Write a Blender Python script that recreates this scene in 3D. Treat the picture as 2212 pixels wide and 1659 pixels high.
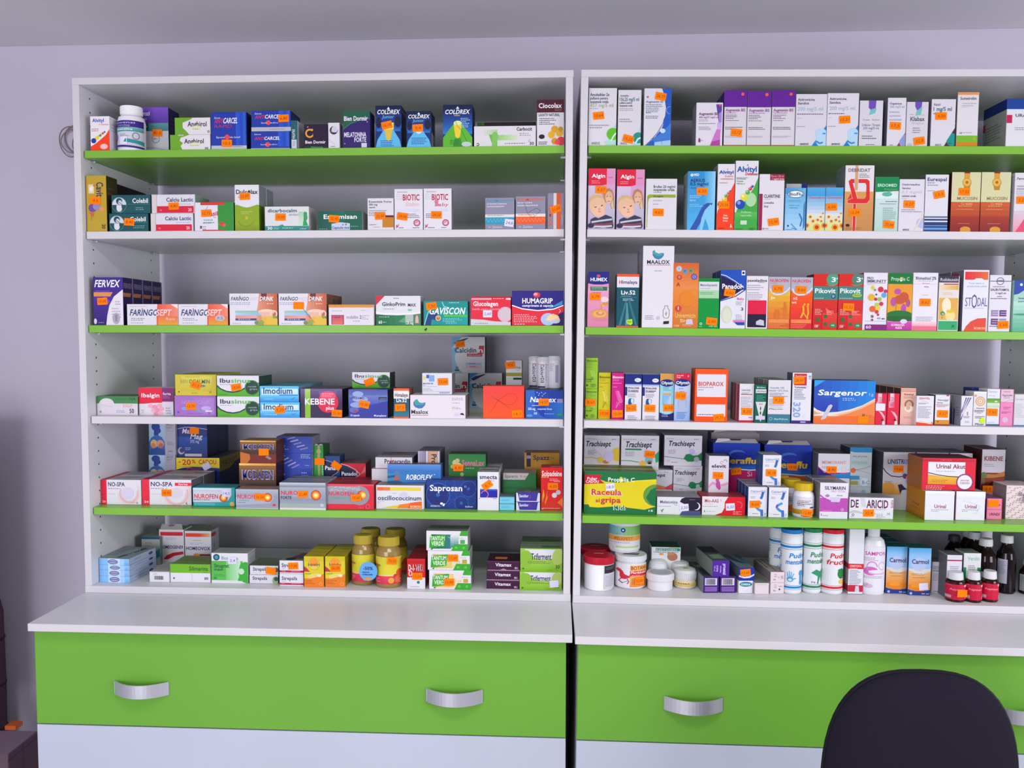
import bpy, bmesh, math, random
from mathutils import Matrix, Vector
random.seed(7)
C = bpy.context.scene.collection
for _o in list(bpy.data.objects): bpy.data.objects.remove(_o)

# ---------------- camera, world, lights, exposure ----------------
CAM_POS = Vector((1.1197, -1.919, 0.608)); F_PX = 1826.96
def cam_axes(yaw=.055, pitch=-.0555, roll=.0016):
    cy, sy, cp, sp, cr, sr = math.cos(yaw), math.sin(yaw), math.cos(pitch), math.sin(pitch), math.cos(roll), math.sin(roll)
    X = Vector((cy, sy, 0)); Yf = Vector((-sy, cy, 0)); Z = Vector((0, 0, 1))
    fwd = cp * Yf + sp * Z; up0 = -sp * Yf + cp * Z
    return cr * X + sr * up0, -sr * X + cr * up0, fwd
RT, UP, FW = cam_axes()
cd = bpy.data.cameras.new('camera'); cam = bpy.data.objects.new('camera', cd); C.objects.link(cam)
cd.sensor_width = 36; cd.lens = F_PX / 2212 * 36; cd.clip_start = .05
cam.matrix_world = Matrix(((RT.x, UP.x, -FW.x, CAM_POS.x), (RT.y, UP.y, -FW.y, CAM_POS.y), (RT.z, UP.z, -FW.z, CAM_POS.z), (0, 0, 0, 1)))
bpy.context.scene.camera = cam
vs = bpy.context.scene.view_settings
vs.view_transform = 'Standard'; vs.look = 'None'; vs.gamma = 1; vs.exposure = -0.28
w = bpy.data.worlds.new('world'); bpy.context.scene.world = w; w.use_nodes = True
w.node_tree.nodes['Background'].inputs[0].default_value = (.55, .6, .8, 1)
w.node_tree.nodes['Background'].inputs[1].default_value = 1.0
def area(name, loc, aim, sx, sy, power, col):
    l = bpy.data.lights.new(name, 'AREA'); l.shape = 'RECTANGLE'; l.size = sx; l.size_y = sy; l.energy = power; l.color = col
    o = bpy.data.objects.new(name, l); C.objects.link(o); o.location = loc
    o.rotation_euler = (Vector(aim) - Vector(loc)).to_track_quat('-Z', 'Y').to_euler(); return o
LEFT_WIN = area('left_window_light', (-.45, -3.72, .3), (.1, -.3, -.6), 1.8, 1.5, 80, (.97, .95, 1))
RIGHT_WIN = area('right_window_light', (3.82, -1.8, .5), (1.7, -.1, -.9), 1.7, 1.1, 68, (.97, .96, 1))

FILL_LAMP = area('ceiling_fill_light', (1.2, -1.35, 1.385), (1.2, -1.35, 0), 1.5, .3, 15, (1, .98, .97))  # fill light added overhead to brighten counters and lower fronts

# ---------------- helpers ----------------
FLOOR = -.88; CEIL = 1.4204; WALLY = .42
def lin(c): return c / 12.92 if c <= .04045 else ((c + .055) / 1.055) ** 2.4
def rgb(h):
    if len(h) == 3: h = ''.join(a + a for a in h)
    return tuple(lin(int(h[i:i + 2], 16) / 255) for i in (0, 2, 4))
_m = {}
def mat(h, rough=.42, metal=0., bump=0., name=None, spec=.22, trans=0., coat=0.):
    key = (h, rough, metal, bump, trans, coat, spec)
    if key in _m: return _m[key]
    m = bpy.data.materials.new(name or 'print_' + h); m.use_nodes = True; nt = m.node_tree; b = nt.nodes['Principled BSDF']
    c = rgb(h); b.inputs['Base Color'].default_value = (*c, 1); b.inputs['Roughness'].default_value = rough
    b.inputs['Metallic'].default_value = metal; b.inputs['Specular IOR Level'].default_value = spec
    b.inputs['Transmission Weight'].default_value = trans; b.inputs['Coat Weight'].default_value = coat
    if bump:
        tc = nt.nodes.new('ShaderNodeTexCoord'); n = nt.nodes.new('ShaderNodeTexNoise'); n.inputs['Scale'].default_value = 260 if bump < .5 else 420
        n.inputs['Detail'].default_value = 3
        bp = nt.nodes.new('ShaderNodeBump'); bp.inputs['Strength'].default_value = bump; bp.inputs['Distance'].default_value = .001
        nt.links.new(tc.outputs['Object'], n.inputs['Vector']); nt.links.new(n.outputs['Fac'], bp.inputs['Height']); nt.links.new(bp.outputs[0], b.inputs['Normal'])
        mx = nt.nodes.new('ShaderNodeMix'); mx.data_type = 'RGBA'; mx.inputs[6].default_value = (*[v * .93 for v in c], 1); mx.inputs[7].default_value = (*[min(1, v * 1.05) for v in c], 1)
        n2 = nt.nodes.new('ShaderNodeTexNoise'); n2.inputs['Scale'].default_value = 3; nt.links.new(tc.outputs['Object'], n2.inputs['Vector'])
        nt.links.new(n2.outputs['Fac'], mx.inputs[0]); nt.links.new(mx.outputs[2], b.inputs['Base Color'])
    _m[key] = m; return m
class MB:                                            # collects polygons with materials into ONE mesh
    def __init__(s): s.v = []; s.f = []; s.m = []; s.mats = []; s.sm = []
    def mi(s, m):
        if m not in s.mats: s.mats.append(m)
        return s.mats.index(m)
    def face(s, pts, m, smooth=False):
        n = len(s.v); s.v += [tuple(p) for p in pts]; s.f.append(tuple(range(n, n + len(pts)))); s.m.append(s.mi(m)); s.sm.append(smooth)
    def add(s, vs, fs, m, smooth=False):
        n = len(s.v); s.v += [tuple(p) for p in vs]; k = s.mi(m)
        for f in fs: s.f.append(tuple(i + n for i in f)); s.m.append(k); s.sm.append(smooth)
    def box(s, x0, y0, z0, x1, y1, z1, m, b=.0006):
        mm = m if isinstance(m, dict) else {}; d = mm.get('d', m) if mm else m
        X, Y, Z = (x0, x1), (y0, y1), (z0, z1); V = {}; vs = []
        for i in (0, 1):
            for j in (0, 1):
                for k in (0, 1):
                    p = (X[i], Y[j], Z[k]); sgn = (1 - 2 * i, 1 - 2 * j, 1 - 2 * k)
                    for a in range(3):
                        q = [p[c] + (sgn[c] * b if c != a else 0) for c in range(3)]; V[i, j, k, a] = len(vs); vs.append(q)
        def F(idx, m_): s.add([vs[i] for i in idx], [tuple(range(len(idx)))], m_)
        for a in range(3):
            o1, o2 = (a + 1) % 3, (a + 2) % 3
            for e in (0, 1):
                ring = []
                for (p, q) in ((0, 0), (1, 0), (1, 1), (0, 1)):
                    c = [0, 0, 0]; c[a] = e; c[o1] = p; c[o2] = q; ring.append(V[(*c, a)])
                if e == 0: ring.reverse()
                key = 'xyz'[a] + '-+'[e]; F(ring, mm.get(key, d))
                for (p, q) in ((0, 0), (1, 0), (1, 1), (0, 1)): pass
            for p in (0, 1):
                for q in (0, 1):                     # edges along axis a
                    c0 = [0, 0, 0]; c0[o1] = p; c0[o2] = q; c1 = list(c0); c1[a] = 1
                    r = [V[(*c0, o1)], V[(*c1, o1)], V[(*c1, o2)], V[(*c0, o2)]]
                    if (p + q) % 2 == 0: r.reverse()
                    F(r, mm.get('y-', d) if 'y-' in mm else d)
        for i in (0, 1):
            for j in (0, 1):
                for k in (0, 1):
                    r = [V[i, j, k, 0], V[i, j, k, 1], V[i, j, k, 2]]
                    if (i + j + k) % 2 == 0: r.reverse()
                    F(r, d)
    def lathe(s, prof, m, n=32, cx=0, cy=0, cap0=False, cap1=False, arc=None):
        ms = m if isinstance(m, list) else [m] * len(prof); a0, a1 = arc or (0, 2 * math.pi); full = arc is None; k = n if full else n + 1
        vs = [(cx + r * math.cos(a0 + (a1 - a0) * i / n), cy + r * math.sin(a0 + (a1 - a0) * i / n), z) for r, z in prof for i in range(k)]
        for j in range(len(prof) - 1):
            fs = []
            for i in range(n):
                i2 = (i + 1) % k; fs.append((j * k + i, j * k + i2, (j + 1) * k + i2, (j + 1) * k + i))
            base = len(s.v); used = sorted(set(a for f in fs for a in f)); mp = {u: q for q, u in enumerate(used)}
            s.add([vs[u] for u in used], [tuple(mp[a] for a in f) for f in fs], ms[j], True)
        if cap0: s.add(vs[:k], [tuple(range(k - 1, -1, -1))], ms[0])
        if cap1: s.add(vs[-k:], [tuple(range(k))], ms[-1])
    def build(s, name, parent=None, loc=None, label=None):
        me = bpy.data.meshes.new(name); me.from_pydata(s.v, [], s.f)
        for m in s.mats: me.materials.append(m)
        me.polygons.foreach_set('material_index', s.m); me.polygons.foreach_set('use_smooth', s.sm); me.update()
        o = bpy.data.objects.new(name, me); C.objects.link(o)
        if parent: o.parent = parent
        if loc is not None: o.location = loc
        if label: o['label'] = label
        return o
def empty(name, loc=(0, 0, 0), rot=None):
    o = bpy.data.objects.new(name, None); C.objects.link(o); o.empty_display_size = .02; o.location = loc
    if rot: o.rotation_euler = rot
    return o
def tag(o, label, cat, group=None):
    o['label'] = label; o['category'] = cat
    if group: o['group'] = group
    return o
def structure(o): o['kind'] = 'structure'; return o

# text glyphs of Blender's built-in font, cached per character and weight
_g = {}
def _glyph_mesh(body, off):
    cu = bpy.data.curves.new('t', 'FONT'); cu.body = body; cu.offset = off; cu.resolution_u = 2; cu.fill_mode = 'BOTH'
    o = bpy.data.objects.new('t', cu); me = o.to_mesh()
    vs = [(v.co.x, v.co.y) for v in me.vertices]; fs = [tuple(p.vertices) for p in me.polygons]
    o.to_mesh_clear(); bpy.data.objects.remove(o); bpy.data.curves.remove(cu); return vs, fs
def glyph(ch, bold):
    k = (ch, bold)
    if k not in _g:
        off = .022 if bold else 0
        if ch == ' ': _g[k] = ([], [], .3); return _g[k]
        vs, fs = _glyph_mesh(ch, off); w2, _ = _glyph_mesh('I' + ch + 'I', off); w0, _ = _glyph_mesh('II', off)
        mxx = lambda q: max(p[0] for p in q)
        _g[k] = (vs, fs, mxx(w2) - mxx(w0) + (.012 if bold else 0))
    return _g[k]
_cap = max(p[1] for p in _glyph_mesh('H', 0)[0])
def text_polys(txt, x0, x1, y0, y1, bold=False, slant=0.):
    out = []; x = 0; lo = None; hi = 0
    for ch in txt:
        vs, fs, adv = glyph(ch, bold)
        if vs:
            a = min(p[0] for p in vs); b = max(p[0] for p in vs)
            if lo is None: lo = x + a
            hi = x + b
            for f in fs: out.append([(x + vs[i][0], vs[i][1]) for i in f])
        x += adv
    sx = (x1 - x0) / max(1e-6, hi - lo); sy = (y1 - y0) / _cap
    return [[(x0 + (px - lo) * sx + slant * py * sy, y0 + py * sy) for px, py in f] for f in out]
def clip(poly, ax, v, keep_ge):
    out = []
    for i in range(len(poly)):
        a, b = poly[i - 1], poly[i]; ia = (a[ax] >= v) if keep_ge else (a[ax] <= v); ib = (b[ax] >= v) if keep_ge else (b[ax] <= v)
        if ia != ib:
            t = (v - a[ax]) / (b[ax] - a[ax]); out.append((a[0] + t * (b[0] - a[0]), a[1] + t * (b[1] - a[1])))
        if ib: out.append(b)
    return out
def ell(x, y, rx, ry, n=20, a0=0, a1=360):
    m_ = n if a1 - a0 >= 360 else n + 1
    return [(x + rx * math.cos(math.radians(a0 + (a1 - a0) * i / n)), y + ry * math.sin(math.radians(a0 + (a1 - a0) * i / n))) for i in range(m_)]
def mixh(a, b, t):
    f = lambda h: [int((h if len(h) == 6 else ''.join(c + c for c in h))[i:i + 2], 16) for i in (0, 2, 4)]
    return ''.join('%02x' % round(p + (q - p) * t) for p, q in zip(f(a), f(b)))
# art description -> list of (polygon in metres on the W x H face, colour)
def art_polys(art, W, H, rnd):
    out = []; stk = []; sx, sy = W / 100, H / 100
    for e in [q.strip() for q in art.replace('\n', ' ').split(';') if q.strip()]:
        t = e.split(); k = t[0]; n = lambda i: float(t[i])
        if k == 'r':
            x0, y0, x1, y1 = n(1) * sx, n(2) * sy, n(3) * sx, n(4) * sy; out.append(([[(x0, y0), (x1, y0), (x1, y1), (x0, y1)]], t[5]))
        elif k in 'gh':                              # printed gradient: g bottom->top, h left->right
            x0, y0, x1, y1 = n(1), n(2), n(3), n(4); N = 7
            for i in range(N):
                a, b = i / N, (i + 1) / N
                q = (x0, y0 + (y1 - y0) * a, x1, y0 + (y1 - y0) * b) if k == 'g' else (x0 + (x1 - x0) * a, y0, x0 + (x1 - x0) * b, y1)
                out.append(([[(q[0] * sx, q[1] * sy), (q[2] * sx, q[1] * sy), (q[2] * sx, q[3] * sy), (q[0] * sx, q[3] * sy)]], mixh(t[5], t[6], (i + .5) / N), i > 0))
        elif k == 'c': out.append(([ell(n(1) * sx, n(2) * sy, n(3) * sx, n(3) * sx)], t[4]))
        elif k == 'e': out.append(([ell(n(1) * sx, n(2) * sy, n(3) * sx, n(4) * sy)], t[5]))
        elif k == 'a':                               # ring / arc stroke: x y r width a0 a1 col  (circle of % width)
            x, y, r, w_, a0, a1 = n(1) * sx, n(2) * sy, n(3) * sx, n(4) * sx, n(5), n(6)
            N = 16; A = ell(x, y, r, r, N, a0, a1); B = ell(x, y, r - w_, r - w_, N, a0, a1)
            if a1 - a0 >= 360: A.append(A[0]); B.append(B[0])
            out.append(([[A[i], A[i + 1], B[i + 1], B[i]] for i in range(len(A) - 1)], t[7]))
        elif k == 'p': q = [float(z) for z in t[2:]]; out.append(([[(q[i] * sx, q[i + 1] * sy) for i in range(0, len(q), 2)]], t[1]))
        elif k == 's':                               # stroke along points: s col width(% W) x y x y ...
            q = [float(z) for z in t[3:]]; P = [(q[i] * sx, q[i + 1] * sy) for i in range(0, len(q), 2)]; w_ = n(2) * sx / 2; fs = []
            for a, b in zip(P, P[1:]):
                d = math.hypot(b[0] - a[0], b[1] - a[1]) or 1; nx, ny = -(b[1] - a[1]) / d * w_, (b[0] - a[0]) / d * w_
                fs.append([(a[0] + nx, a[1] + ny), (a[0] - nx, a[1] - ny), (b[0] - nx, b[1] - ny), (b[0] + nx, b[1] + ny)])
            out.append((fs, t[1]))
        elif k in 'tTiI': out.append((text_polys(t[6].replace('_', ' '), n(1) * sx, n(2) * sx, n(3) * sy, n(4) * sy, k in 'TI', .2 if k in 'iI' else 0), t[5]))
        elif k in 'vV':                              # text reading downwards: x0 x1 (cap band) ytop ybottom
            x0, x1, ya, yb = n(1) * sx, n(2) * sx, n(3) * sy, n(4) * sy
            fs = text_polys(t[6].replace('_', ' '), 0, abs(ya - yb), 0, x1 - x0, k == 'V')
            out.append(([[(x0 + b, ya - a) if ya > yb else (x1 - b, ya + a) for a, b in f] for f in fs], t[5]))
        elif k == 'l':                               # small print: x0 x1 ytop pitch lines col
            x0, x1, y, p_ = n(1), n(2), n(3), n(4); fs = []
            for i in range(int(n(5))):
                x = x0; end = x0 + (x1 - x0) * rnd.uniform(.6, 1); yy = (y - i * p_) * sy; h_ = p_ * .42 * sy
                while x < end - 1.5:
                    w_ = min(end - x, rnd.uniform(5, 14) * .035 / max(W, .03)); fs.append([(x * sx, yy - h_), ((x + w_) * sx, yy - h_), ((x + w_) * sx, yy), (x * sx, yy)]); x += w_ + 1.6
            out.append((fs, t[6]))
        elif k == 'k': stk.append(t[1:])
    return out, stk
def put_art(mb, art, W, H, fmap, rnd, strips=1, rough=.42, step=.00004, base=.0001):
    polys, stk = art_polys(art, W, H, rnd); off = base
    for e in polys:
        fs, col = e[0], e[1]
        if len(e) < 3 or not e[2]: off += step
        m = mat(col, rough)
        for f in fs:
            for ax, lo, hi in ((0, 0, W), (1, 0, H)):
                if f and min(p[ax] for p in f) < lo: f = clip(f, ax, lo, True)
                if f and max(p[ax] for p in f) > hi: f = clip(f, ax, hi, False)
            if len(f) < 3: continue
            if strips == 1: mb.face([fmap(x, y, off) for x, y in f], m)
            else:
                a = int(min(p[0] for p in f) / W * strips); b = int(max(p[0] for p in f) / W * strips) + 1
                for i in range(a, b):
                    g_ = clip(clip(f, 0, i * W / strips, True), 0, (i + 1) * W / strips, False) if b - a > 1 else f
                    if len(g_) >= 3: mb.face([fmap(x, y, off) for x, y in g_], m)
    return stk, off
STK = {'o': 'ff7e00', 'w': 'd9d6ee', 'g': 'b9e61c'}
def sticker(parent, x, y, z, spec, yaw=0, W=.0255, H=.0165):   # spec: colour, rotation, text ; lies on the plane y (facing -y)
    c, rot, txt = spec[0], float(spec[1]), (spec[2] if len(spec) > 2 else '')
    if c == 'w': W, H = .022, .0165
    if c == 'g': W = H = .012
    mb = MB(); m = mat(STK[c], .6, name='sticker_' + c, spec=.1)
    P = []
    for i in range(7): P.append((-W / 2 + .0012 * (i % 2), -H / 2 + H * (i + .5) / 7))
    P = [(-W / 2 + .0018, -H / 2)] + P + [(-W / 2 + .0018, H / 2)]
    if c == 'g': P = ell(0, 0, W / 2, W / 2)
    else: P = P + [(-a, b) for a, b in reversed(P)]
    cr, sr = math.cos(math.radians(rot)), math.sin(math.radians(rot))
    R = lambda a, b, o: (a * cr - b * sr, -o, a * sr + b * cr)
    P = P[::-1]
    F = [R(a, b, .0004) for a, b in P]; Bk = [R(a, b, 0) for a, b in P]; n = len(P)
    if c == 'g': F.reverse(); Bk.reverse()
    mb.face(F[::-1], m)
    for i in range(n): mb.face([F[i - 1], F[i], Bk[i], Bk[i - 1]], m)
    if txt:
        ink = mat('8a3a10' if c == 'o' else '55558a', .6)
        w_ = min(W * .72, len(txt) * .0042)
        for f in text_polys(txt, -w_ / 2, w_ / 2, -.0032, .0032, False, .15): mb.face([R(a, b, .0006) for a, b in f], ink)
    o = mb.build('price_sticker', parent, (x, y, z)); o.rotation_euler = (0, 0, yaw)
    return o

# ---------------- the two bookcase frames ----------------
S = [1.0381, .852, .634, .4196, .2024, .0171]; TH = .0171; REC = .012; DEP = .3791
W_L, W_R = 1.15, 1.148
ML = Matrix.Identity(4)
MR = Matrix.Translation((1.1546, -.0049, -.001)) @ Matrix.Rotation(.012, 4, 'Z') @ Matrix.Rotation(.0103, 4, 'Y')
FR = {'L': ML, 'R': MR}; INV = {k: m.inverted() for k, m in FR.items()}
ADJ = {'L': [0, 0, 0, 0, 0, 0], 'R': [0, 0, -.002, 0, -.002, 0]}
def ray(px, py, side):
    d = (FW + RT * ((px - 1106) / F_PX) - UP * ((py - 829.5) / F_PX)); I = INV[side]
    o = I @ CAM_POS; return o, (I.to_3x3() @ d)
def at_y(px, py, y, side): o, d = ray(px, py, side); t = (y - o.y) / d.y; return o + d * t
def at_z(px, py, z, side): o, d = ray(px, py, side); t = (z - o.z) / d.z; return o + d * t
NAMES = {'1': 'top shelf', '2': 'second shelf', '3': 'third shelf', '4': 'fourth shelf', '5': 'fifth shelf', '6': 'bottom board'}
def where(sh): return '- %s bookcase %s' % ('left' if sh[0] == 'L' else 'right', NAMES[sh[1]])
def place(o, side, x, y, z, rz=0):
    o.matrix_world = FR[side] @ Matrix.Translation((x, y, z)) @ Matrix.Rotation(math.radians(rz), 4, 'Z'); return o
SIZES = []
def geo(sh, box, on, st, yb_needed=True):
    side = sh[0]; i = int(sh[1]) - 1; q = [float(v) for v in box.split()]; x0, x1, yt = q[:3]; yb = q[3] if len(q) > 3 else None
    z0 = S[i] + ADJ[side][i] + .0003 if on is None else on['z1'] + .0004
    xm = (x0 + x1) / 2
    if st is not None: Y = st
    elif yb is not None: Y = max(.0125, at_z(xm, yb, z0, side).y)
    elif on is not None: Y = on['y']
    else: Y = REC + .004
    ym = (yt + (yb if yb else yt + 60)) / 2
    a = at_y(x0, ym, Y, side); b = at_y(x1, ym, Y, side); z1 = at_y(xm, yt, Y, side).z
    return side, a.x, b.x, Y, z0, z1
def x0p(box): q = box.split(); return (float(q[0]) + float(q[1])) / 2
def B(sh, box, dep, col, art, label, on=None, st=None, side_art='', top=None, n=0, behind=None, gap=.001, rz=0, name='medicine_box', cat='box', side=None, group=None, topart='', vb=None, hmm=None, lid=None):
    sd, x0, x1, Y, z0, z1 = geo(sh, box, on, st)
    if hmm: z1 = z0 + hmm
    lo_x, hi_x = .0183, (W_L if sd == 'L' else 1.148) - .0186
    if x0 < lo_x: x1 += lo_x - x0 if x1 - x0 < .03 else 0; x0 = lo_x
    if x1 > hi_x and sd == 'L': x1 = hi_x
    W, H = x1 - x0 - .0007, z1 - z0; rnd = random.Random(hash(box) % 1000 if False else int(float(box.split()[0])) + len(art))
    mb = MB(); cm = {'d': mat(col), 'y-': mat(col)}
    sc = side or col; tp = top or col
    cm['x+'] = cm['x-'] = mat(sc); cm['z+'] = mat(tp)
    mb.box(0, 0, 0, W, dep, H, cm, .0005)
    H0 = 0                                           # the art fills the part above vb, where nearer boxes end
    if vb: H0 = max(0, at_y((x0p(box)), vb, Y, sd).z - z0)
    stk, top_off = put_art(mb, art, W, H - H0, lambda x, y, o: (x, -o, H0 + y), rnd)
    rs = sd == 'L'                                   # the side that faces the room's middle
    sa = side_art or 'l 15 85 80 9 3 %s;r 0 93 100 94 %s' % (mixh(sc, '777777', .35), mixh(sc, '333333', .3))
    put_art(mb, sa, dep, H, (lambda x, y, o: (W + o, x, y)) if rs else (lambda x, y, o: (-o, dep - x, y)), rnd)
    if topart or int(sh[1]) >= 5 or on is not None:
        put_art(mb, topart or 'l 8 90 80 14 4 %s' % mixh(tp, '777777', .35), W, dep, lambda x, y, o: (x, y, H + o), rnd)
    if lid:                                          # torn open tuck flap standing at the top edge
        mb.add([(W * .04, .001, H), (W * .96, .001, H), (W * .9, .004, H + lid), (W * .62, .004, H + lid), (W * .58, .004, H + lid * .6), (W * .38, .004, H + lid * .6), (W * .34, .004, H + lid), (W * .1, .004, H + lid)],
               [(0, 1, 2, 3, 4, 5, 6, 7), (7, 6, 5, 4, 3, 2, 1, 0)], mat('c9c6c8'))
        for zz in (0,): pass
    o = place(mb.build(name), sd, x0, Y, z0, rz)
    tag(o, label + ' ' + where(sh), cat, group)
    for s_ in stk: sticker(o, float(s_[0]) / 100 * W, -top_off - .0001, max(.0098, H0 + float(s_[1]) / 100 * (H - H0)), s_[2:])
    M0 = o.matrix_world.copy()
    for i in range(n):
        c = o.copy(); C.objects.link(c)
        c.matrix_world = M0 @ Matrix.Translation((0, (i + 1) * (dep + gap), 0))
        c['label'] = (behind or (label + ', behind the front one')) + ' ' + where(sh); c['group'] = group or (behind or label); o['group'] = c['group']
    return dict(x0=x0, x1=x1, y=Y, z0=z0, z1=z1, o=o, dep=dep, sd=sd)
def wrap(mb, R, z0, z1, art, arc, rnd, col=None, rot=0):     # a label wrapped on a cylinder of radius R (axis z), centred on -y turned by rot
    W = R * math.radians(arc); H = z1 - z0
    def fm(x, y, o):
        a = math.radians(rot) + (x - W / 2) / R; return ((R + .0003 + o) * math.sin(a), -(R + .0003 + o) * math.cos(a), z0 + y)
    a_ = ('r 0 0 100 100 %s;' % col if col else '') + art
    return put_art(mb, a_, W, H, fm, rnd, strips=18, step=.00005)[0], fm, W, H
def cyl(sh, box, label, prof, cap, lab=None, on=None, st=None, col='e8e8ec', capcol='f0f0f2', name='pill_bottle', cat='bottle', rough=.3, trans=0, group=None, n=0, dy=0, dx=0, behind=None, rot=0, captop=None, squash=1.):
    """prof/cap: 'r z r z ...' in % of radius / height; lab: (z0, z1, arc, colour, art)"""
    sd, x0, x1, Y, z0, z1 = geo(sh, box, on, st)
    R = (x1 - x0) / 2; H = z1 - z0; rnd = random.Random(int(x0 * 1000)); Yc = Y + R * squash
    k = 1 + R / (2.0 + Y); R *= 1.0
    P = lambda s_: [(float(a) / 100 * R, float(b) / 100 * H) for a, b in zip(s_.split()[::2], s_.split()[1::2])]
    root = empty(name)
    mb = MB(); mb.lathe(P(prof), mat(col, rough, trans=trans, coat=.2), cap0=True)
    ob = mb.build('body', root)
    if cap:
        mc = MB(); pc = P(cap); mc.lathe(pc, mat(capcol, .4), cap1=True, cap0=True)
        if captop: put_art(mc, captop, 2 * R, 2 * R, lambda x, y, o: (x - R, y - R, pc[-1][1] + o), rnd)
        if pc[-1][1] - pc[0][1] > .008:              # knurls of a screw cap
            rr = max(p[0] for p in pc); za, zb = pc[0][1] + .001, max(p[1] for p in pc if p[0] > rr * .97) - .001
            if zb > za:
                for i in range(40):
                    a = i / 40 * 2 * math.pi; ca, sa = math.cos(a), math.sin(a); t = .0004; w_ = .0005
                    mc.add([(rr * ca - w_ * sa, rr * sa + w_ * ca, za), (rr * ca + w_ * sa, rr * sa - w_ * ca, za), ((rr + t) * ca, (rr + t) * sa, za), (rr * ca - w_ * sa, rr * sa + w_ * ca, zb), (rr * ca + w_ * sa, rr * sa - w_ * ca, zb), ((rr + t) * ca, (rr + t) * sa, zb)],
                           [(1, 2, 5, 4), (2, 0, 3, 5), (3, 4, 5)], mat(capcol, .4))
        mc.build('cap', root)
    stk = []
    if lab:
        ml = MB(); stk, fm, W, Hh = wrap(ml, R * lab[5] / 100 if len(lab) > 5 else R, lab[0] / 100 * H, lab[1] / 100 * H, lab[4], lab[2], rnd, lab[3], rot)
        ol = ml.build('label', root)
        for s_ in stk:
            x, y = float(s_[0]) / 100 * W, float(s_[1]) / 100 * Hh; p = fm(x, y, .0016); a = math.atan2(p[0], -p[1])
            sticker(root, p[0] * 1.02, p[1] * 1.02 - .001, p[2], s_[2:], yaw=a)
    place(root, sd, (x0 + x1) / 2, Yc, z0); tag(root, label + ' ' + where(sh), cat, group)
    if squash != 1.:
        root.scale = (1, squash, 1)
    M0 = root.matrix_world.copy()
    for i in range(n):
        c = root.copy(); C.objects.link(c); c.matrix_world = M0 @ Matrix.Translation((dx * (i + 1), (2 * R * squash + .003) * (i + 1) + dy * (i + 1), 0))
        for ch in root.children:
            d = ch.copy(); C.objects.link(d); d.parent = c
        c['label'] = (behind or (label + ', behind the front one')) + ' ' + where(sh); c['group'] = group or (behind or label); root['group'] = c['group']
    return dict(x0=x0, x1=x1, y=Y, z0=z0, z1=z1, o=root, sd=sd)

# ---------------- the room ----------------
LAV = mat('c8c4d4', .75, bump=.25, name='lavender_plaster'); CEILM = mat('dcdade', .8, bump=.25, name='ceiling_paint')
def slab(name, a, b, m):
    mb = MB(); mb.box(*a, *b, m, .001); return structure(mb.build(name))
slab('floor', (-1.6, -3.9, FLOOR - .05), (3.9, WALLY, FLOOR), mat('b8b2ac', .4, bump=.2, name='floor_tile'))
slab('ceiling', (-1.6, -3.9, CEIL), (3.9, WALLY + .1, CEIL + .06), CEILM)
slab('wall_back', (-1.6, WALLY, FLOOR), (3.9, WALLY + .1, CEIL), LAV)
slab('wall_left', (-1.7, -3.9, FLOOR), (-1.6, WALLY + .1, CEIL), LAV)
def right_wall():                                    # with the shop window opening
    mb = MB()
    for y0, y1, z0, z1 in ((-3.9, -2.9, FLOOR, CEIL), (-1.1, WALLY + .1, FLOOR, CEIL), (-2.9, -1.1, FLOOR, -.05), (-2.9, -1.1, 1.15, CEIL)): mb.box(3.9, y0, z0, 4.0, y1, z1, LAV)
    structure(mb.build('wall_right'))
right_wall()
def front_wall():                                    # behind the camera, with the two window openings
    mb = MB(); y0, y1 = -3.9, -3.8
    pass
    for a, b, o in ((-1.6, -1.4, None), (-1.4, .5, (-.5, 1.15)), (.5, 1.6, None), (1.6, 3.9, None)):
        if o: mb.box(a, y0, FLOOR, b, y1, o[0], LAV); mb.box(a, y0, o[1], b, y1, CEIL, LAV)
        else: mb.box(a, y0, FLOOR, b, y1, CEIL, LAV)
    structure(mb.build('wall_front'))
front_wall()
def fill_panel_lamp():                                  # unseen glowing panel added out of frame as body of the fill light
    t = empty('added_fill_panel', (1.2, -1.35, CEIL - .001)); tag(t, 'unseen white fill panel added on the ceiling to brighten the counters', 'ceiling light')
    mb = MB(); mb.box(-.78, -.18, -.022, .78, -.155, 0, mat('d8d8dc', .4)); mb.box(-.78, .155, -.022, .78, .18, 0, mat('d8d8dc', .4)); mb.box(-.78, -.155, -.022, -.755, .155, 0, mat('d8d8dc', .4)); mb.box(.755, -.155, -.022, .78, .155, 0, mat('d8d8dc', .4)); mb.build('frame', t)
    m = bpy.data.materials.new('fill_panel_glow'); m.use_nodes = True; b = m.node_tree.nodes['Principled BSDF']; b.inputs['Emission Color'].default_value = (1, .98, .97, 1); b.inputs['Emission Strength'].default_value = 2
    mb = MB(); mb.box(-.754, -.154, -.016, .754, .154, -.004, m); mb.build('diffuser', t)
fill_panel_lamp()

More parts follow.
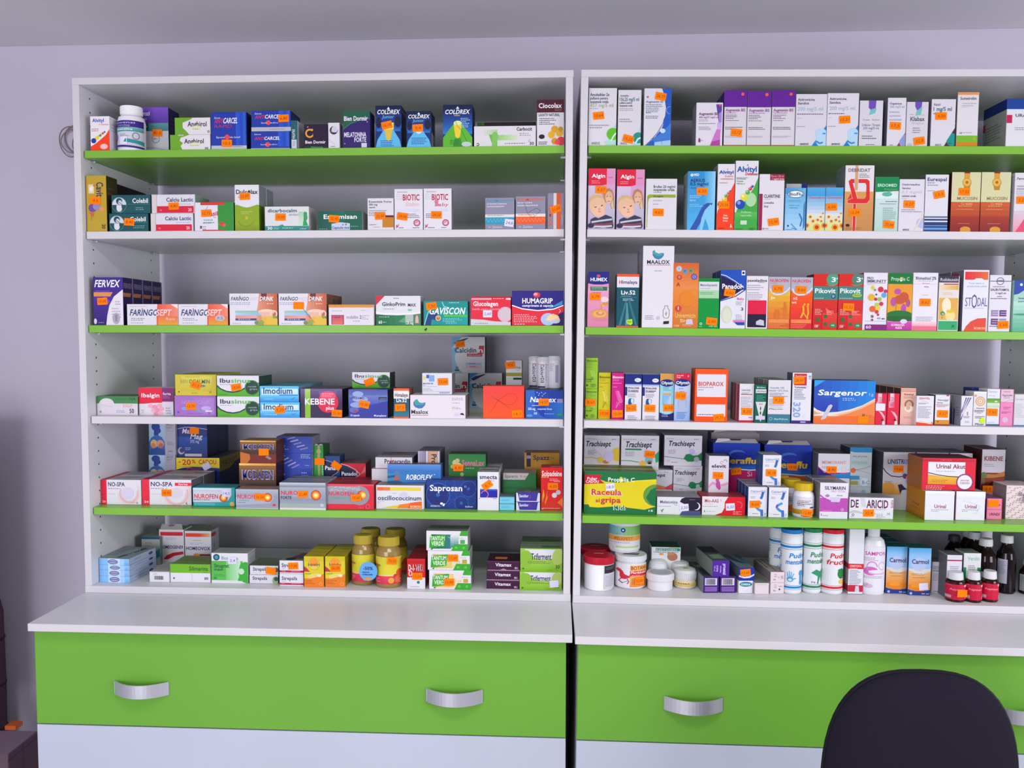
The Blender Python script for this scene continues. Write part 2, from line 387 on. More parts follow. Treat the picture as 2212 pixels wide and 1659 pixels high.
# ---------------- bookcases with counters and drawers ----------------
WHITE = mat('dcdce2', .33, name='white_laminate', bump=.04); GREEN = mat('79b43e', .3, name='green_laminate', bump=.04); EDGEW = mat('cdcbcf', .4, name='white_edge')
SILVER = mat('c4c6d2', .38, .7, name='brushed_aluminium'); DARK = mat('15131c', .6); HOLE = mat('2a2a33', .7)
GREENF = mat('6aa63c', .22, name='green_drawer_gloss', bump=.03); WHITEF = mat('b9c0d0', .22, name='white_drawer_gloss', bump=.03)
def handle_mesh(mb, cx, cz, y):
    L, h, bow, t = .12, .0285, .026, .0028; N = 16; P = []
    for i in range(N + 1):
        a = -1 + 2 * i / N; P.append((cx + a * L / 2, y - bow * (1 - a * a) - .003))
    for i in range(N):
        (xa, ya), (xb, yb) = P[i], P[i + 1]
        v = [(xa, ya, cz - h / 2), (xb, yb, cz - h / 2), (xb, yb, cz + h / 2), (xa, ya, cz + h / 2), (xa, ya + t, cz - h / 2), (xb, yb + t, cz - h / 2), (xb, yb + t, cz + h / 2), (xa, ya + t, cz + h / 2)]
        mb.add(v, [(0, 1, 2, 3), (7, 6, 5, 4), (3, 2, 6, 7), (0, 4, 5, 1)], SILVER, False)
    for s_ in (-1, 1): mb.box(cx + s_ * (L / 2 - .004) - .0035, y - .0045, cz - h / 2 + .001, cx + s_ * (L / 2 - .004) + .0035, y, cz + h / 2 - .001, SILVER, .0006)
def bookcase(side, W, name, lab, hx):
    M = FR[side]; t = .0171; H = 1.2008; x1i = W - t - .001
    root = empty(name); root.matrix_world = M; tag(root, lab, 'bookcase')
    for s_, xa, xb in ((0, 0, t - .001), (1, W - t, W - .001)):
        mb = MB(); mb.box(xa, .0008, 0.0171, xb, DEP, H - .0157, {'d': WHITE, 'y-': EDGEW}, .0006)
        xin = xb if s_ == 0 else xa; sg = 1 if s_ == 0 else -1                                   # peg holes, 32 mm apart
        for yy in (.045, .33):
            for k in range(36):
                z = .045 + k * .032
                if z > H - .03: break
                c = ell(0, 0, .0024, .0024, 8); P = [(xin + sg * .00015, yy + a, z + b) for a, b in c]
                if sg < 0: P.reverse()
                mb.face(P, HOLE)
        mb.build('side_panel', root)
    mb = MB(); mb.box(0, 0, H - .0157, W, DEP, H, {'d': WHITE, 'y-': EDGEW}, .0006); mb.build('top_panel', root)
    mb = MB(); mb.box(0, 0, 0.0003, W, DEP, t, {'d': WHITE, 'y-': EDGEW}, .0006); mb.build('bottom_panel', root)
    for i in range(5):
        m = GREEN if i % 2 == 0 else WHITE; z = S[i] + ADJ[side][i]
        mb = MB(); mb.box(t + .002, REC, z - TH, W - t - .0025, DEP - .006, z, {'d': m, 'y-': GREEN if i % 2 == 0 else EDGEW}, .0006)
        mb.build('green_shelf' if i % 2 == 0 else 'white_shelf', root)
        for xx, dx in ((t - .001, 1), (W - t, -1)):
            for yy in (.045, .33):
                mb = MB(); a, b = sorted((xx, xx + dx * .011)); mb.box(a, yy - .0025, z - TH - .0055, b, yy + .0025, z - TH - .0005, SILVER, .0005); mb.build('shelf_pin', root)
    return root
bookcase('L', W_L, 'bookcase', 'left white bookcase with green and white shelves, standing on the left counter', 0)
bookcase('R', W_R, 'bookcase', 'right white bookcase with green and white shelves, cut off by the frame', 0)
def counter(side, W, lab, tl, hs, cut):
    M = FR[side]; CY = -.2177; D1 = -.2275
    u = empty('drawer_cabinet'); u.matrix_world = M; tag(u, lab, 'cabinet')
    fx0, fx1 = .0, W - .012
    mb = MB(); mb.box(fx0 + .006, CY + .044, FLOOR + .06 + cut, fx0 + .022, DEP, -.0175, WHITE); mb.box(fx1 - .022, CY + .044, FLOOR + .06 + cut, fx1 - .006, DEP, -.0175, WHITE)
    mb.box(fx0 + .022, DEP - .006, FLOOR + .06 + cut, fx1 - .022, DEP, -.0175, WHITE); mb.box(fx0 + .022, CY + .05, FLOOR + .06 + cut, fx1 - .022, DEP - .006, FLOOR + .076 + cut, WHITE); mb.box(fx0 + .022, CY + .05, -.034, fx1 - .022, CY + .12, -.0175, WHITE)
    mb.build('carcass', u)
    mb = MB(); mb.box(fx0 + .03, CY + .08, FLOOR + .012, fx1 - .03, DEP - .03, FLOOR + .062 + cut, DARK); mb.build('plinth', u)
    zs = [(-.0215, D1, GREENF), (D1 - .0025, D1 - .2075, WHITEF), (D1 - .21, FLOOR + .07, GREENF)]
    for j, (za, zb, m) in enumerate(zs):
        mb = MB(); mb.box(fx0 - .003 if side == 'L' else fx0 + .006, CY + .025, zb, fx1 - .0, CY + .042, za, m, .0008)
        d = mb.build('drawer_front' if True else '', u)
        for hx in hs:
            hm = MB(); handle_mesh(hm, hx, za - .1205, CY + .025); hm.build('drawer_handle', d)
    t = MB(); t.box(-.0012, CY, -.0165, W + .0005, DEP, 0, {'d': WHITE, 'y-': EDGEW}, .0008)
    o = t.build('countertop'); o.matrix_world = M; tag(o, tl, 'countertop')
hL = [at_y(303, 1478, -.2, 'L').x, at_y(981, 1496, -.2, 'L').x]
hR = [at_y(1499, 1513, -.2, 'R').x, at_y(2212, 1530, -.2, 'R').x]
counter('L', W_L, 'green and white drawer cabinet under the left bookcase', 'white laminate countertop under the left bookcase', hL, 0)
counter('R', W_R, 'green and white drawer cabinet behind the black chair', 'white laminate countertop under the right bookcase', hR, 0)
# ---------------- left bookcase, top shelf ----------------
def tile(*a): return ''.join(a)
B('L1', '195 237 251', .05, 'e6e2e6', 'p f2401c 0 0 100 0 100 62 80 45 30 22 0 12;T 12 72 83 93 1c3aa8 Alvityl;i 45 95 74 79 d04a60 5_vitamine;l 8 60 64 5 2 c77;s e8b83a 9 22 34 70 52;c 17 29 13 1c3a9c;c 35 37 9 e8d030;c 52 44 6 3c9c40;c 66 50 5 d03030;c 75 54 4 1c3a9c;e 70 12 20 8 f4b8b0;l 58 84 15 4 2 e8e0e0', 'white and orange vitamin syrup carton with coloured balls', side='e0dce2')
cyl('L1', '241.5 298 225', 'white pill bottle with violet and teal label', '92 0 100 3 100 66 92 76 72 80 70 82', '78 82 78 100 70 100', (7, 66, 165, 'c9ccd6', 'r 0 76 100 100 3a2480;T 16 74 89 96 b9a9e0 proenzi;T 26 62 80 85 b9a9e0 artrostop;g 0 60 100 76 3f8f93 7fb3b6;T 20 68 65 72 e8f0f0 intensive;e 16 40 10 16 8a6fb8;e 13 32 7 10 5a3f98;l 34 62 50 5 5 889;a 76 44 9 1.5 0 360 556;r 34 12 54 40 e6e2f2;p 2f8f93 45 22 100 12 100 26 50 34;s 3a2480 5 0 10 50 6 100 2'), st=.02)
B('L1', '284 364 232', .06, 'c7c8cf', 'g 0 68 100 100 5a3aa0 7a52c0;T 8 50 84 92 e8e2f4 roenzi;t 24 42 75 80 c8c0e4 artrostop;g 0 52 100 68 3c7f86 5f9a9c;r 0 52 46 68 26484e;T 14 42 57 64 dfe6e6 rapid+;l 6 38 46 6 5 88808c;a 65 36 11 1.5 0 360 77808a;t 58 72 34 38 66707a 90+;g 0 0 100 10 4a8a8c c7c8cf;s 77a 1 0 16 60 18 100 12;k 70 48 o -3 81,0', 'violet and grey joint supplement box behind the white bottle', st=.085, side='2a1d55')
a_ = B('L1', '368 455 291', .075, 'dcd9dc', 'p 6aa52c 0 0 30 0 26 25 32 45 24 60 26 80 48 100 0 100;g 20 90 34 100 6aa52c dcd9dc;T 35 84 42 72 2a2a44 Anghirol;e 62 36 14 12 d7dcb0;l 50 80 30 8 1 889;T 86 95 2 16 445 30', 'lower of two white and green tablet boxes stacked', group='stacked white and green tablet boxes')
B('L1', '378 455 254', .075, 'dcd9dc', 'p 6aa52c 0 0 40 0 32 20 22 40 22 70 46 90 50 100 0 100;T 36 90 48 76 2a2a44 Anghirol;e 62 40 14 12 d7dcb0;l 50 80 34 8 1 889;T 92 98 10 24 445 0', 'upper of two white and green tablet boxes stacked', on=a_, group='stacked white and green tablet boxes')
CARC = 'h 70 12 84 100 2a58c8 1c4ac0;h 84 12 97 100 1c3fa8 2a66d0;t 9 26 {0} {1} dde Zdrovit;I 9 34 {2} {3} c83050 ANTI;I 34 74 {2} {4} e8e8f2 CARCEL;'
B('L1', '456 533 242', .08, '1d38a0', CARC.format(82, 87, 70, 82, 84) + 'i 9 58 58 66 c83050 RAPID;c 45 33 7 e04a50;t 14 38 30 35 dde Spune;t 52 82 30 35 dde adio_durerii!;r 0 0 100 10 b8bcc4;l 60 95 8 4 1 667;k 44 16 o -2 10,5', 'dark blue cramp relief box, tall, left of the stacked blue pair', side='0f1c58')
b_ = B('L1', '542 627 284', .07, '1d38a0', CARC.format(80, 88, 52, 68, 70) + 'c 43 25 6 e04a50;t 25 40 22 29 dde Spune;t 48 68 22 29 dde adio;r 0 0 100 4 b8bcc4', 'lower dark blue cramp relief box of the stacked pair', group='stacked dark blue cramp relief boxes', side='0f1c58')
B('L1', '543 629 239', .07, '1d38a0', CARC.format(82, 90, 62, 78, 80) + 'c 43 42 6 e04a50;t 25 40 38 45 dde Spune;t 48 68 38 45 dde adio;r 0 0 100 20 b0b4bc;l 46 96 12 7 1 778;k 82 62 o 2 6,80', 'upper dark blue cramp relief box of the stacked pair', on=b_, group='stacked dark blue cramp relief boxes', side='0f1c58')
B('L1', '628 643 260', .08, '1f5a66', 'V 26 62 68 34 c8dcdc DILATRA;r 12 0 88 32 c9c8da;l 26 76 26 5 4 99a;s 889 3 20 4 60 28', 'narrow dark teal carton standing edgewise', side='c4c2c8')
B('L1', '657 708 268', .03, '241433', 'a 24 62 19 7 60 330 e09a28;c 24 62 .1 241433;c 34 76 5 e09a28;c 16 88 3 c88040;c 38 58 2 e06060;T 5 92 20 32 e6e2ea Bien_Dormir;g 0 0 100 10 1e5a34 241433;t 30 80 1 8 4fc070 Melatonina', 'small dark carton with orange crescent moon')
B('L1', '709 734 265', .03, 'd8d6dd', 'c 50 70 36 252a50;c 58 74 27 d8d6dd;a 38 68 13 7 90 330 e09a28;r 42 62 78 84 c6c4dc;s 889 2 4 34 60 14;l 22 78 8 5 1 556', 'small white carton with dark round moon logo', side='bcbac2')
B('L1', '741 800 240', .045, '2e1a66', 'p 1c5a44 0 52 30 68 70 78 100 80 100 100 0 100;s 3c8a60 2 0 51 30 67 70 77 100 79;T 4 92 74 86 e6e4ee Bien_Dormir;T 4 86 30 42 e0dcf0 MELATONINA;T 42 86 16 28 e0dcf0 FORTE;c 90 70 1.6 dde;c 6 12 1.6 dde;r 68 1 88 13 c9c8da', 'green and indigo melatonin box between white carton and blue sachets', rz=-1)
COLD = 'p 5ab4e0 0 0 100 0 94 16 66 46 34 46 6 16;g 0 46 100 80 1a50a8 0c2a70;g 0 80 100 100 081c50 061440;g 4 40 96 48 2b7cc8 1a50a8;p 5ab4e0 0 0 100 0 92 20 64 48 36 48 8 20;e 12 60 10 13 0a1838;e 86 62 13 13 0a1838;I 6 92 80 90 e8ecf4 COLDREX;i 25 70 70 78 7cc0ea Junior;p dff0fa 44 91 56 91 50 97;'
B('L1', '811 868 228', .08, '0a2a70', COLD + 'p d9b83c 34 44 66 44 58 20 50 16 42 20;r 30 44 70 60 dd6;l 20 84 18 4 4 35a;k 44 54 o 12 16,10', 'taller blue sachet box with child silhouettes, yellow measuring cup', side='0a1436', side_art='T 10 70 84 92 889 COLD', st=.022)
B('L1', '878 932 240', .06, '0a2a70', COLD + 'c 50 46 13 c8dce8;l 20 84 26 5 4 35a;k 46 53 o 3 9,4', 'shorter blue sachet box with child silhouettes', side='161c3c', side_art='r 12 4 84 42 c8c8cc;l 16 80 40 6 5 556')
B('L1', '957 1021 226', .06, '0a2a70', 'g 0 30 100 80 2a78c8 0c2a70;g 0 80 100 100 081c50 061440;p 58b02c 0 22 20 40 38 56 62 56 80 40 100 22 100 0 0 0;p 2f8a30 40 20 60 20 66 0 34 0;e 50 56 14 6 d8e8a0;p e8c830 36 52 64 52 58 24 50 20 42 24;I 6 90 78 88 e8ecf4 COLDREX;T 38 58 73 76 dcb878 RACEALA;p dff0fa 44 90 56 90 50 96;l 60 94 68 4 6 9fc4e4;s 1a2a50 .8 40 70 48 50 62 40 88 4;e 80 6 17 6 b8c8cc;l 24 62 16 4 3 2a6a30', 'blue sachet box with yellow cup over green hill', side='06102c')
B('L1', '1031 1158 264', .03, '17131f', 'r 0 90 12 100 4a7a3a', 'long dark box lying behind the white carbocisteine box', st=.095)
B('L1', '1024 1158 272', .06, 'd6d4d8', 'h 14 56 38 82 d6d4d8 9fca88;h 36 30 70 56 8cc46c c8dcc0;a 24 58 14 14 290 360 6cb048;e 34 50 5 22 7cbc5c;r 29 2 38 40 7cbc5c;T 69 94 76 92 2e2e48 Carbocit;l 74 95 64 9 2 889;l 50 85 16 8 1 556;T 90 97 6 20 445 30;a 6 10 2.4 1 200 500 223;s aab 1 88 20 91 34', 'long white tablet box with green letter bar design', side='b0aeb8')
B('L1', '1160 1219 215', .04, 'd6d4d8', 'r 0 72 100 100 4a1228;T 6 92 82 92 eae6ea Ciocolax;t 66 92 75 80 9a8060 SOLACIUM;T 6 84 64 70 26264a LAXATIV_NATURAL;l 8 76 60 4 4 556;e 18 20 11 5 1c1420;c 66 36 13 d89a20;c 84 28 14 d8a828;c 54 24 13 dca824;c 66 10 12 d08c20;c 90 10 16 c83040;c 76 8 10 e04a4a;c 88 36 9 b8902c;l 6 46 9 4 2 445', 'white and maroon laxative box with fruit picture')
# ---------------- left bookcase, second shelf ----------------
B('L2', '184 230 379', .05, 'b89a2c', 'V 52 84 88 62 3a2a50 Cavit;r 12 68 40 84 d8cfa8;e 26 76 9 5 e8e2d0;c 40 82 4 c85030;c 30 42 20 6a4a98;c 50 45 18 8a88b8;c 76 40 13 d8905c;p c06840 10 34 40 36 34 26;s 8a6a3a 2 24 30 26 20;V 76 92 13 5 3a2a50 20;k 46 55 o -3 9,5', 'golden box with purple fruit picture, lettering turned sideways', side='3a3414')
B('L2', '184 230 392', .045, '2a1420', '', 'dark maroon carton in the row behind the golden box', st=.12, n=3, side='230d1c', behind='dark maroon carton in the row behind the golden box', group='dark maroon cartons in a row behind the golden box', side_art='c 40 60 18 4a1c28;l 20 60 40 8 3 4a2a30;r 90 0 96 100 15080f')
COL = 'r 22 0 23 1 fff;c 20 46 19 c8d0d4;p 124f56 1 46 39 46 39 20 30 8 20 6 10 8 1 20;a 20 46 19 1 0 360 5a8a8e;c 20 66 8 1b4a58;c 22 60 5 c8d0d4;r 13 22 26 44 d4d8dc;c 20 24 7 d4d8dc;s 223 1.2 14 70 30 44;T 54 94 56 80 e2e8e8 Colebil;r 42 48 98 50 3f8a86;l 62 92 32 10 2 6fa8a0'
c_ = B('L2', '236 321 461', .08, '124f56', COL + ';k 52 52 o -4 8,40', 'lower dark teal box with white capsule roundel, stacked', group='stacked dark teal boxes with capsule roundel', side='0c2c34')
B('L2', '241 326 421', .08, '124f56', COL, 'upper dark teal box with white capsule roundel, stacked', on=c_, group='stacked dark teal boxes with capsule roundel', side='0c2c34')
CAL = 'r 0 0 11 100 cfc8c4;r 11 0 12 100 a9a4a8;r 12 2 97 38 cf1c3c;T 34 96 62 82 34406a Calciu_Lactic;l 60 96 50 7 1 99a;T 18 24 12 26 e06878 a;T 84 92 10 26 e8c8cc 20'
d_ = B('L2', '326 418 461', .08, 'd4d2da', CAL, 'lower white and red calcium box, stacked beside teal boxes', group='stacked white and red calcium boxes')
B('L2', '328 422 420', .08, 'd4d2da', CAL + ';k 51 38 o 2 4,80', 'upper white and red calcium box, stacked beside teal boxes', on=d_, group='stacked white and red calcium boxes', side='8aa890')
B('L2', '420 505 437', .05, 'd8d6de', 'r 60 0 100 100 2f8c34;r 16 90 78 100 c83a30;r 20 0 78 4 b83a40;T 40 60 54 68 b02c44 asil;s 556 .8 35 86 28 70 55 45;l 24 58 40 9 2 6aa090;l 22 58 30 9 1 6a8090;e 70 24 9 7 c84030;c 76 20 4 d85a48;p 3c9c40 60 30 62 16 66 22;r 14 8 19 18 556;l 21 34 16 8 2 99a;k 31 62 o 2 12,72', 'white and green pastille box with red fruit corner', side='1d6a2a')
B('L2', '507 560 399', .05, 'd9d8de', 'r 0 0 100 56 86a41c;p d9d8de 0 66 0 60 15 55 35 51.5 50 50 65 51.5 85 55 100 60 100 66;s 5c8a10 .8 0 60 15 55 50 50 85 55 100 60;g 0 0 100 14 7a8c1c 86a41c;T 6 96 80 89 26304c Dulcolax;e 60 84 5 4 1c3c28;l 14 88 74 5 1 778;l 26 78 42 4 2 b4c868;a 45 28 36 3 200 340 6f8c14;e 48 28 6 4 c4ac30;k 42 75 o 2 15,97', 'tall white and lime green laxative box', n=1, side='7f8890', side_art='r 0 0 100 56 4f7a10;r 96 0 100 100 d8d8de', group=None, behind='lime and white box standing behind the tall laxative box')
B('L2', '572 668 446', .06, 'd3d4d6', 'g 0 0 100 19 2a7a74 3a8f88;p 2f8c80 30 19 40 26 44 19;T 7 73 76 90 2a5a66 dicarbocalm;t 55 82 62 72 55707a antiacid;g 77 20 90 78 c8dcc8 a0c8a8;c 92 70 4 2f9c58;p 2f9c58 88 66 96 66 97 50 94 40 98 20 86 20 88 44;T 6 17 4 15 e8ecec 30;r 19 4 32 14 5fa098;l 40 72 12 8 1 9fc8c4;l 80 95 8 6 1 c8d8d8;k 36 56 o -1 15,00', 'white antacid box with teal band and green figure', side='b4b2b6')
B('L2', '688 783 456', .055, '0f5c48', 'h 0 0 60 100 0c4f42 136a50;T 12 88 60 82 e6ecea Espumisan;r 30 2 72 42 b9c8e0;p 0f5c48 30 34 50 42 72 36 72 44 30 44;T 31 71 8 20 2a3a4c Capsule_moi;c 56 28 2.2 b08898;c 63 30 2.2 b06868;l 74 92 22 8 1 7fb0a4;l 2 26 8 6 1 7fb0a4;k 36 60 o -4 20,90', 'dark green bloating relief box with pale blue panel', side='a9a7ab')
B('L2', '794 851 428', .04, 'd4d2d8', 'T 5 92 86 92 3a3c5c Essentiale_Forte;T 5 38 77 83 3a3c5c 300_mg;T 5 30 69 74 3a3c5c capsule;l 5 80 62 5 4 778;r 57 8 100 44 c0791a;r 57 40 100 46 5a1420;l 6 48 18 5 1 667;l 20 50 10 4 1 99a;k 48 44 o 2 22,50', 'white capsule box with brown gold square')
BIO = 't 10 46 91 94 667 Supliment_alimentar;t 8 28 74 88 c8c4cc EU;T 30 88 72 86 b01840 BIOTIC;{};h 6 44 88 51 d4d6e4 c8cce0;l 8 90 39 4 3 667;c 79 17 12 a83a60;c 79 17 9 c88aa0;c 79 17 6 e8c8d0;a 79 17 4.5 2 30 200 8a2040;l 64 92 6 4 1 667;s c03050 2 6 4 8 12 11 6 15 14;l 16 40 6 4 1 556;'
B('L2', '852 914 408', .035, 'd7d5dc', BIO.format('i 38 86 58 68 d8a8b8 Stabio') + 'k 28 33 o -8 24,00', 'white and pink probiotic box, left one of the pair', group=None, side='a9a7ae')
B('L2', '915 976 407', .035, 'd7d5dc', BIO.format('c 46 68 7 c87890;i 40 88 57 65 c04a70 Baby;e 50 60 9 3 c87890') + 'k 46 36 o -1 24,50', 'white and pink baby probiotic box, right one of the pair', side='8c8a92')
FLU = 'r 0 46 100 46.5 99a;T 6 78 87 94 {0} FLUIMUCIL;T 78 94 88 93 {0} 100;l 6 84 82 8 2 c4c2cc;l 6 66 72 6 1 b0aebc;r 0 38 100 47 d6d2cc;l 8 68 45 5 1 {0};r 0 16 100 38 {0};s {1} 1.2 0 28 6 34 12 22 18 34 24 22 30 34 36 22 42 34 48 22 54 34 60 22 66 34 72 22 78 34 84 22 90 34 100 26;t 24 58 4 11 d6d4dc Zambon;e 15 7 4 2 b0aebc;'
B('L2', '1048 1112 427', .04, '86869c', FLU.format('2a94b4', '6ab8d0') + 'k 82 20 w -8 24,8', 'grey sachet box with turquoise band', rz=-1)
B('L2', '1114 1179 424', .04, '86869c', FLU.format('e0582c', 'f08c60') + 's 445 .9 28 82 40 48 56 34 84 56 70 64 42 50', 'grey sachet box with orange red band')
B('L2', '1183 1219 417', .06, '86869c', 'V 8 28 66 8 c85a44 FLUIMUCIL;r 36 0 54 100 d6d2cc;r 56 0 80 100 e0582c;V 84 96 40 12 b0aebc Zambon;v 42 49 60 10 99a Acetilcisteina;k 50 56 o 18 21,50', 'grey sachet box turned edgewise, vertical orange stripe', st=.02)
# ---------------- left bookcase, third shelf ----------------
B('L3', '201 266 599', .048, '3c1f86', 'g 0 0 100 60 2a1268 4a2a98;p dcdae2 42 0 46 20 54 42 70 60 98 74 100 74 100 0;I 5 88 80 94 ecebf2 FERVEX;l 8 84 72 3 1 7a60c0;p d88a4c 2 60 58 60 66 69 2 69;l 74 96 50 5 2 99a;l 62 95 36 6 4 aab;e 76 14 13 12 a8a4b4;r 72 8 80 22 8a8698;l 16 40 6 3 1 99a;e 6 8 5 6 c8c8d4;p 6a48b8 30 56 50 44 58 50 40 60;k 31 50 o 3 10,00', 'front violet cold remedy box of the row of four', n=3, side='26104e', side_art='T 8 88 78 88 7a7494 FERVEX;p a86a3c 0 60 70 60 80 68 0 68;r 90 0 97 100 8a8698;r 97 0 100 100 15082c', behind='violet cold remedy box in the row behind the front one')
FS = 'h 58 0 100 100 d8523c e88870;g 61 0 100 42 d8a02c e0704c;p d6d4dc 0 0 56 0 60 100 0 100;p f0d8d0 86 100 100 100 100 78;I 5 60 46 74 26386c FARINGO;I 57 86 46 74 f0c8c4 SEPT;l 8 40 34 8 1 778;l 8 42 26 8 1 778;l 8 34 12 7 1 889;l 6 40 90 6 1 aab;'
B('L3', '275 385 657', .06, 'd6d4dc', FS + 'I 76 94 24 36 f0b0a0 Rem;c 30 77 1.2 d8523c', 'white and orange throat lozenge box, left of the low pair', st=.014, group=None)
B('L3', '386 493 657', .06, 'd6d4dc', FS + 'e 84 34 10 14 b8b4b8;T 78 90 28 40 77778a 9,5;c 30 77 1.2 d8523c', 'white and orange throat lozenge box with round grey sticker', side='8a2c2c')
FD = 'h 56 0 100 100 d8967a b85a38;r 66 76 78 100 6a2c2c;g 64 0 100 20 d8b45c d8a080;p d6d4dc 0 0 52 0 56 40 60 70 62 100 0 100;I 3 40 78 89 26386c FARINGO;t 44 60 78 88 c8b8c4 HOT;I 63 91 77 90 f4e8e4 DRINK;l 2 58 72 5 2 8890b0;l 78 96 69 5 1 f0d0c0;h 12 40 64 46 98c0a8 8cb8a0;h 12 31 64 40 a0c8e0 8cb4dc;h 12 23 58 31 e08880 e8a090;r 12 15 56 22 3a4478;l 18 50 20 5 1 c8c8e0;e 77 42 17 9 e8c4b4;p e0b09c 62 42 92 42 88 22 68 22;a 92 36 8 3 0 360 e8c4b4;c 74 14 9 d8b03c;c 88 12 12 dcb440;c 66 8 6 8aa050;e 94 26 4 5 7a9c50;c 56 8 4 6c8c54;l 6 28 7 5 1 aab;c 22 91 1.2 d8523c;'
B('L3', '496 600 634', .045, 'd6d4dc', FD, 'white and brown hot drink sachet box, left one', side='7a3c24')
B('L3', '602 706 634', .045, 'd6d4dc', FD + 's 445 .7 34 70 50 54 74 10;k 42 62 o -1', 'white and brown hot drink box with orange sticker', n=2, behind='hot drink box standing in the row behind the stickered one', side='7a4a30', side_art='l 20 80 84 8 6 4a2c24;r 92 0 100 100 3a2018')
B('L3', '710 808 658', .05, 'd4d2da', 'r 0 86 100 100 d08a34;r 6 4 34 50 8a3c58;g 8 6 32 48 e06a50 b04868;l 12 28 40 8 1 6a2040;t 40 65 32 48 66688a nobilin;T 69 73 32 48 66688a 2;l 74 90 48 8 3 99a;l 54 74 22 8 1 99a;l 8 36 72 8 1 aab;l 72 88 74 8 1 aab', 'long white box with small pink square and orange top band', st=.012)
B('L3', '812 909 639', .07, 'd4d4da', 'h 0 0 100 44 0c6038 3c8a5c;p d4d4da 0 44 0 38 20 35 50 34 80 36 100 40 100 50 0 50;s e8ecee 2 0 44 20 40 50 38.5 80 40 100 44;p c8243c 0 100 20 100 0 68;T 14 66 66 78 2a3248 GinkoPrim;T 72 90 64 74 2a3248 MAX;l 16 52 57 6 1 889;e 76 52 5 3.5 6ac08c;l 40 60 93 6 1 556;r 66 12 84 36 a9b4ac;p d8a8a0 88 8 96 8 95 28 92 36 89 28;T 67 84 4 13 dfe8e4 120_mg;T 6 14 6 16 dfe8e4 60;l 16 24 12 6 1 9fc8b0;l 8 40 30 6 1 9fc8b0;p 4c9c74 50 12 66 8 66 30', 'white and green ginkgo box with red corner', side='a8a6aa', st=.018)
B('L3', '915 1011 650', .05, '0c8a88', 'h 40 0 100 60 0c8c8c 149c98;p 143a78 2 0 16 0 18 20 24 42 16 60 6 30;p 143a78 10 42 22 60 36 40 34 20 22 24;s a8e0e0 1.4 2 2 8 40 12 60;s a8e0e0 1.4 42 96 46 78 58 72;I 12 92 46 72 f2f6f8 GAVISCON;c 33 30 6 c8dca0;c 33 30 4.4 c84a28;c 33 33 2.4 e88c40;r 46 35 98 43 4ab84c;l 44 88 30 6 3 7cd0cc;l 50 84 14 5 2 7cd0cc;l 58 94 94 6 1 b8e8e4;k 18 79 o 8 7,50', 'turquoise heartburn box with dark blue figure', rz=1.5, side='5a1c20')
B('L3', '1017 1104 640', .05, 'd8243c', 'r 0 94 100 100 b01c34;r 2 88 52 94 d8a0ac;r 88 88 100 94 e8c8d0;l 56 86 93 5 1 f0c0c8;T 6 68 67 82 f0e8ec Glucolagen;t 4 72 53 60 f0b0b8 benefic_pentru_articulatii;c 86 38 19 d4a8c0;c 86 38 15 c8b8c0;p c4c4c8 0 0 100 0 100 12 60 14 30 20 0 22;l 10 50 8 5 1 667;k 42 40 w 0 2,60', 'red joint tablet box with pale round picture', top='8a1424')
B('L3', '1106 1218 628', .06, 'd8283c', 'r 0 60 100 100 28207c;p 28207c 0 62 0 58 20 48 50 43 80 47 100 56 100 62;p 3c90d0 60 44 98 60 98 72 80 56;s f0f0f8 2 0 58 20 48 50 43 80 47 100 58;p 2a1c58 76 0 100 0 100 40 88 30;e 70 18 14 18 9fb8dc;p e8c890 66 14 94 14 90 28 80 34 70 28;e 84 12 9 6 b8bcd8;e 48 88 7 8 c83848;e 46 90 4 4 f0a0a0;T 20 79 64 78 f4f4fa HUMAGRIP;T 20 80 54 61 dcdcf0 comprimate_si_capsule;l 4 54 32 5 5 f4b8bc;l 5 35 5 5 1 f0c0c8;a 90 42 4 1 -70 70 dde', 'blue and red cold and flu box by the side panel', top='2a1830')
# ---------------- left bookcase, fourth shelf ----------------
B('L4', '207 298 856 897', .075, 'd4cdd6', 'r 0 62 100 100 3f8048;p 3f8048 0 62 3 66 6 62;e 24 56 19 34 d4cdd6;p d4cdd6 5 0 5 50 43 50 48 60 100 60 100 0;r 0 0 100 4 d4cdd6;p 3f8048 0 60 0 100 100 100 100 66 46 66 40 76 34 86 24 90 12 86 4 74;T 80 96 80 94 1c5a34 NA;t 44 78 80 92 2c7040 VALERIANA;l 64 94 56 9 2 c88;T 80 91 12 34 34405c 50;l 48 72 26 8 2 99c;a 9 18 2.6 1.2 0 360 667;s bba8b4 .6 10 56 26 48 40 44', 'low white sedative tablet box with green top band', side='1f4a2a', top='47704a')
B('L4', '300 375 838 897', .06, 'd8d2dc', 'r 0 42 68 100 d81c3c;r 68 50 100 100 7a2470;p d8d2dc 0 0 100 0 100 50 68 46 40 45 0 40;T 8 60 66 80 f0e0e4 Ibalgin;T 70 93 74 84 e0c8e0 forte;l 70 92 70 5 2 b070a8;e 34 34 8 8 e8a8bc;e 46 30 8 8 e08ca8;e 60 36 8 6 e8a0b4;e 42 18 7 8 e8a8bc;e 54 20 8 8 e090a8;e 66 24 7 7 e8a0b8;e 50 6 8 7 e08ca8;e 62 8 8 7 e8a8bc;l 78 97 28 9 3 99a;t 8 14 14 20 667aa0 12;l 8 20 10 5 1 889', 'red, purple and white ibuprofen box with pink tablets')
e_ = B('L4', '377 467.5 855 899.5', .07, '9c68b8', 'h 30 10 96 90 9468b4 a880c8;t 18 84 60 78 b090cc NERVOCALM;e 26 38 10 8 8098d0;e 56 42 10 12 a078c0;s 50a8b0 2 52 30 64 24 72 34;e 76 40 12 10 b8a0dc;r 74 22 90 30 d8c8e8;c 9 20 2 503878;t 80 86 12 22 503878 20;l 30 70 16 7 1 7a58a0;k 40 50 o 1 12,70', 'purple calming tablet box beneath the yellow box', group=None, side='4a2a6c')
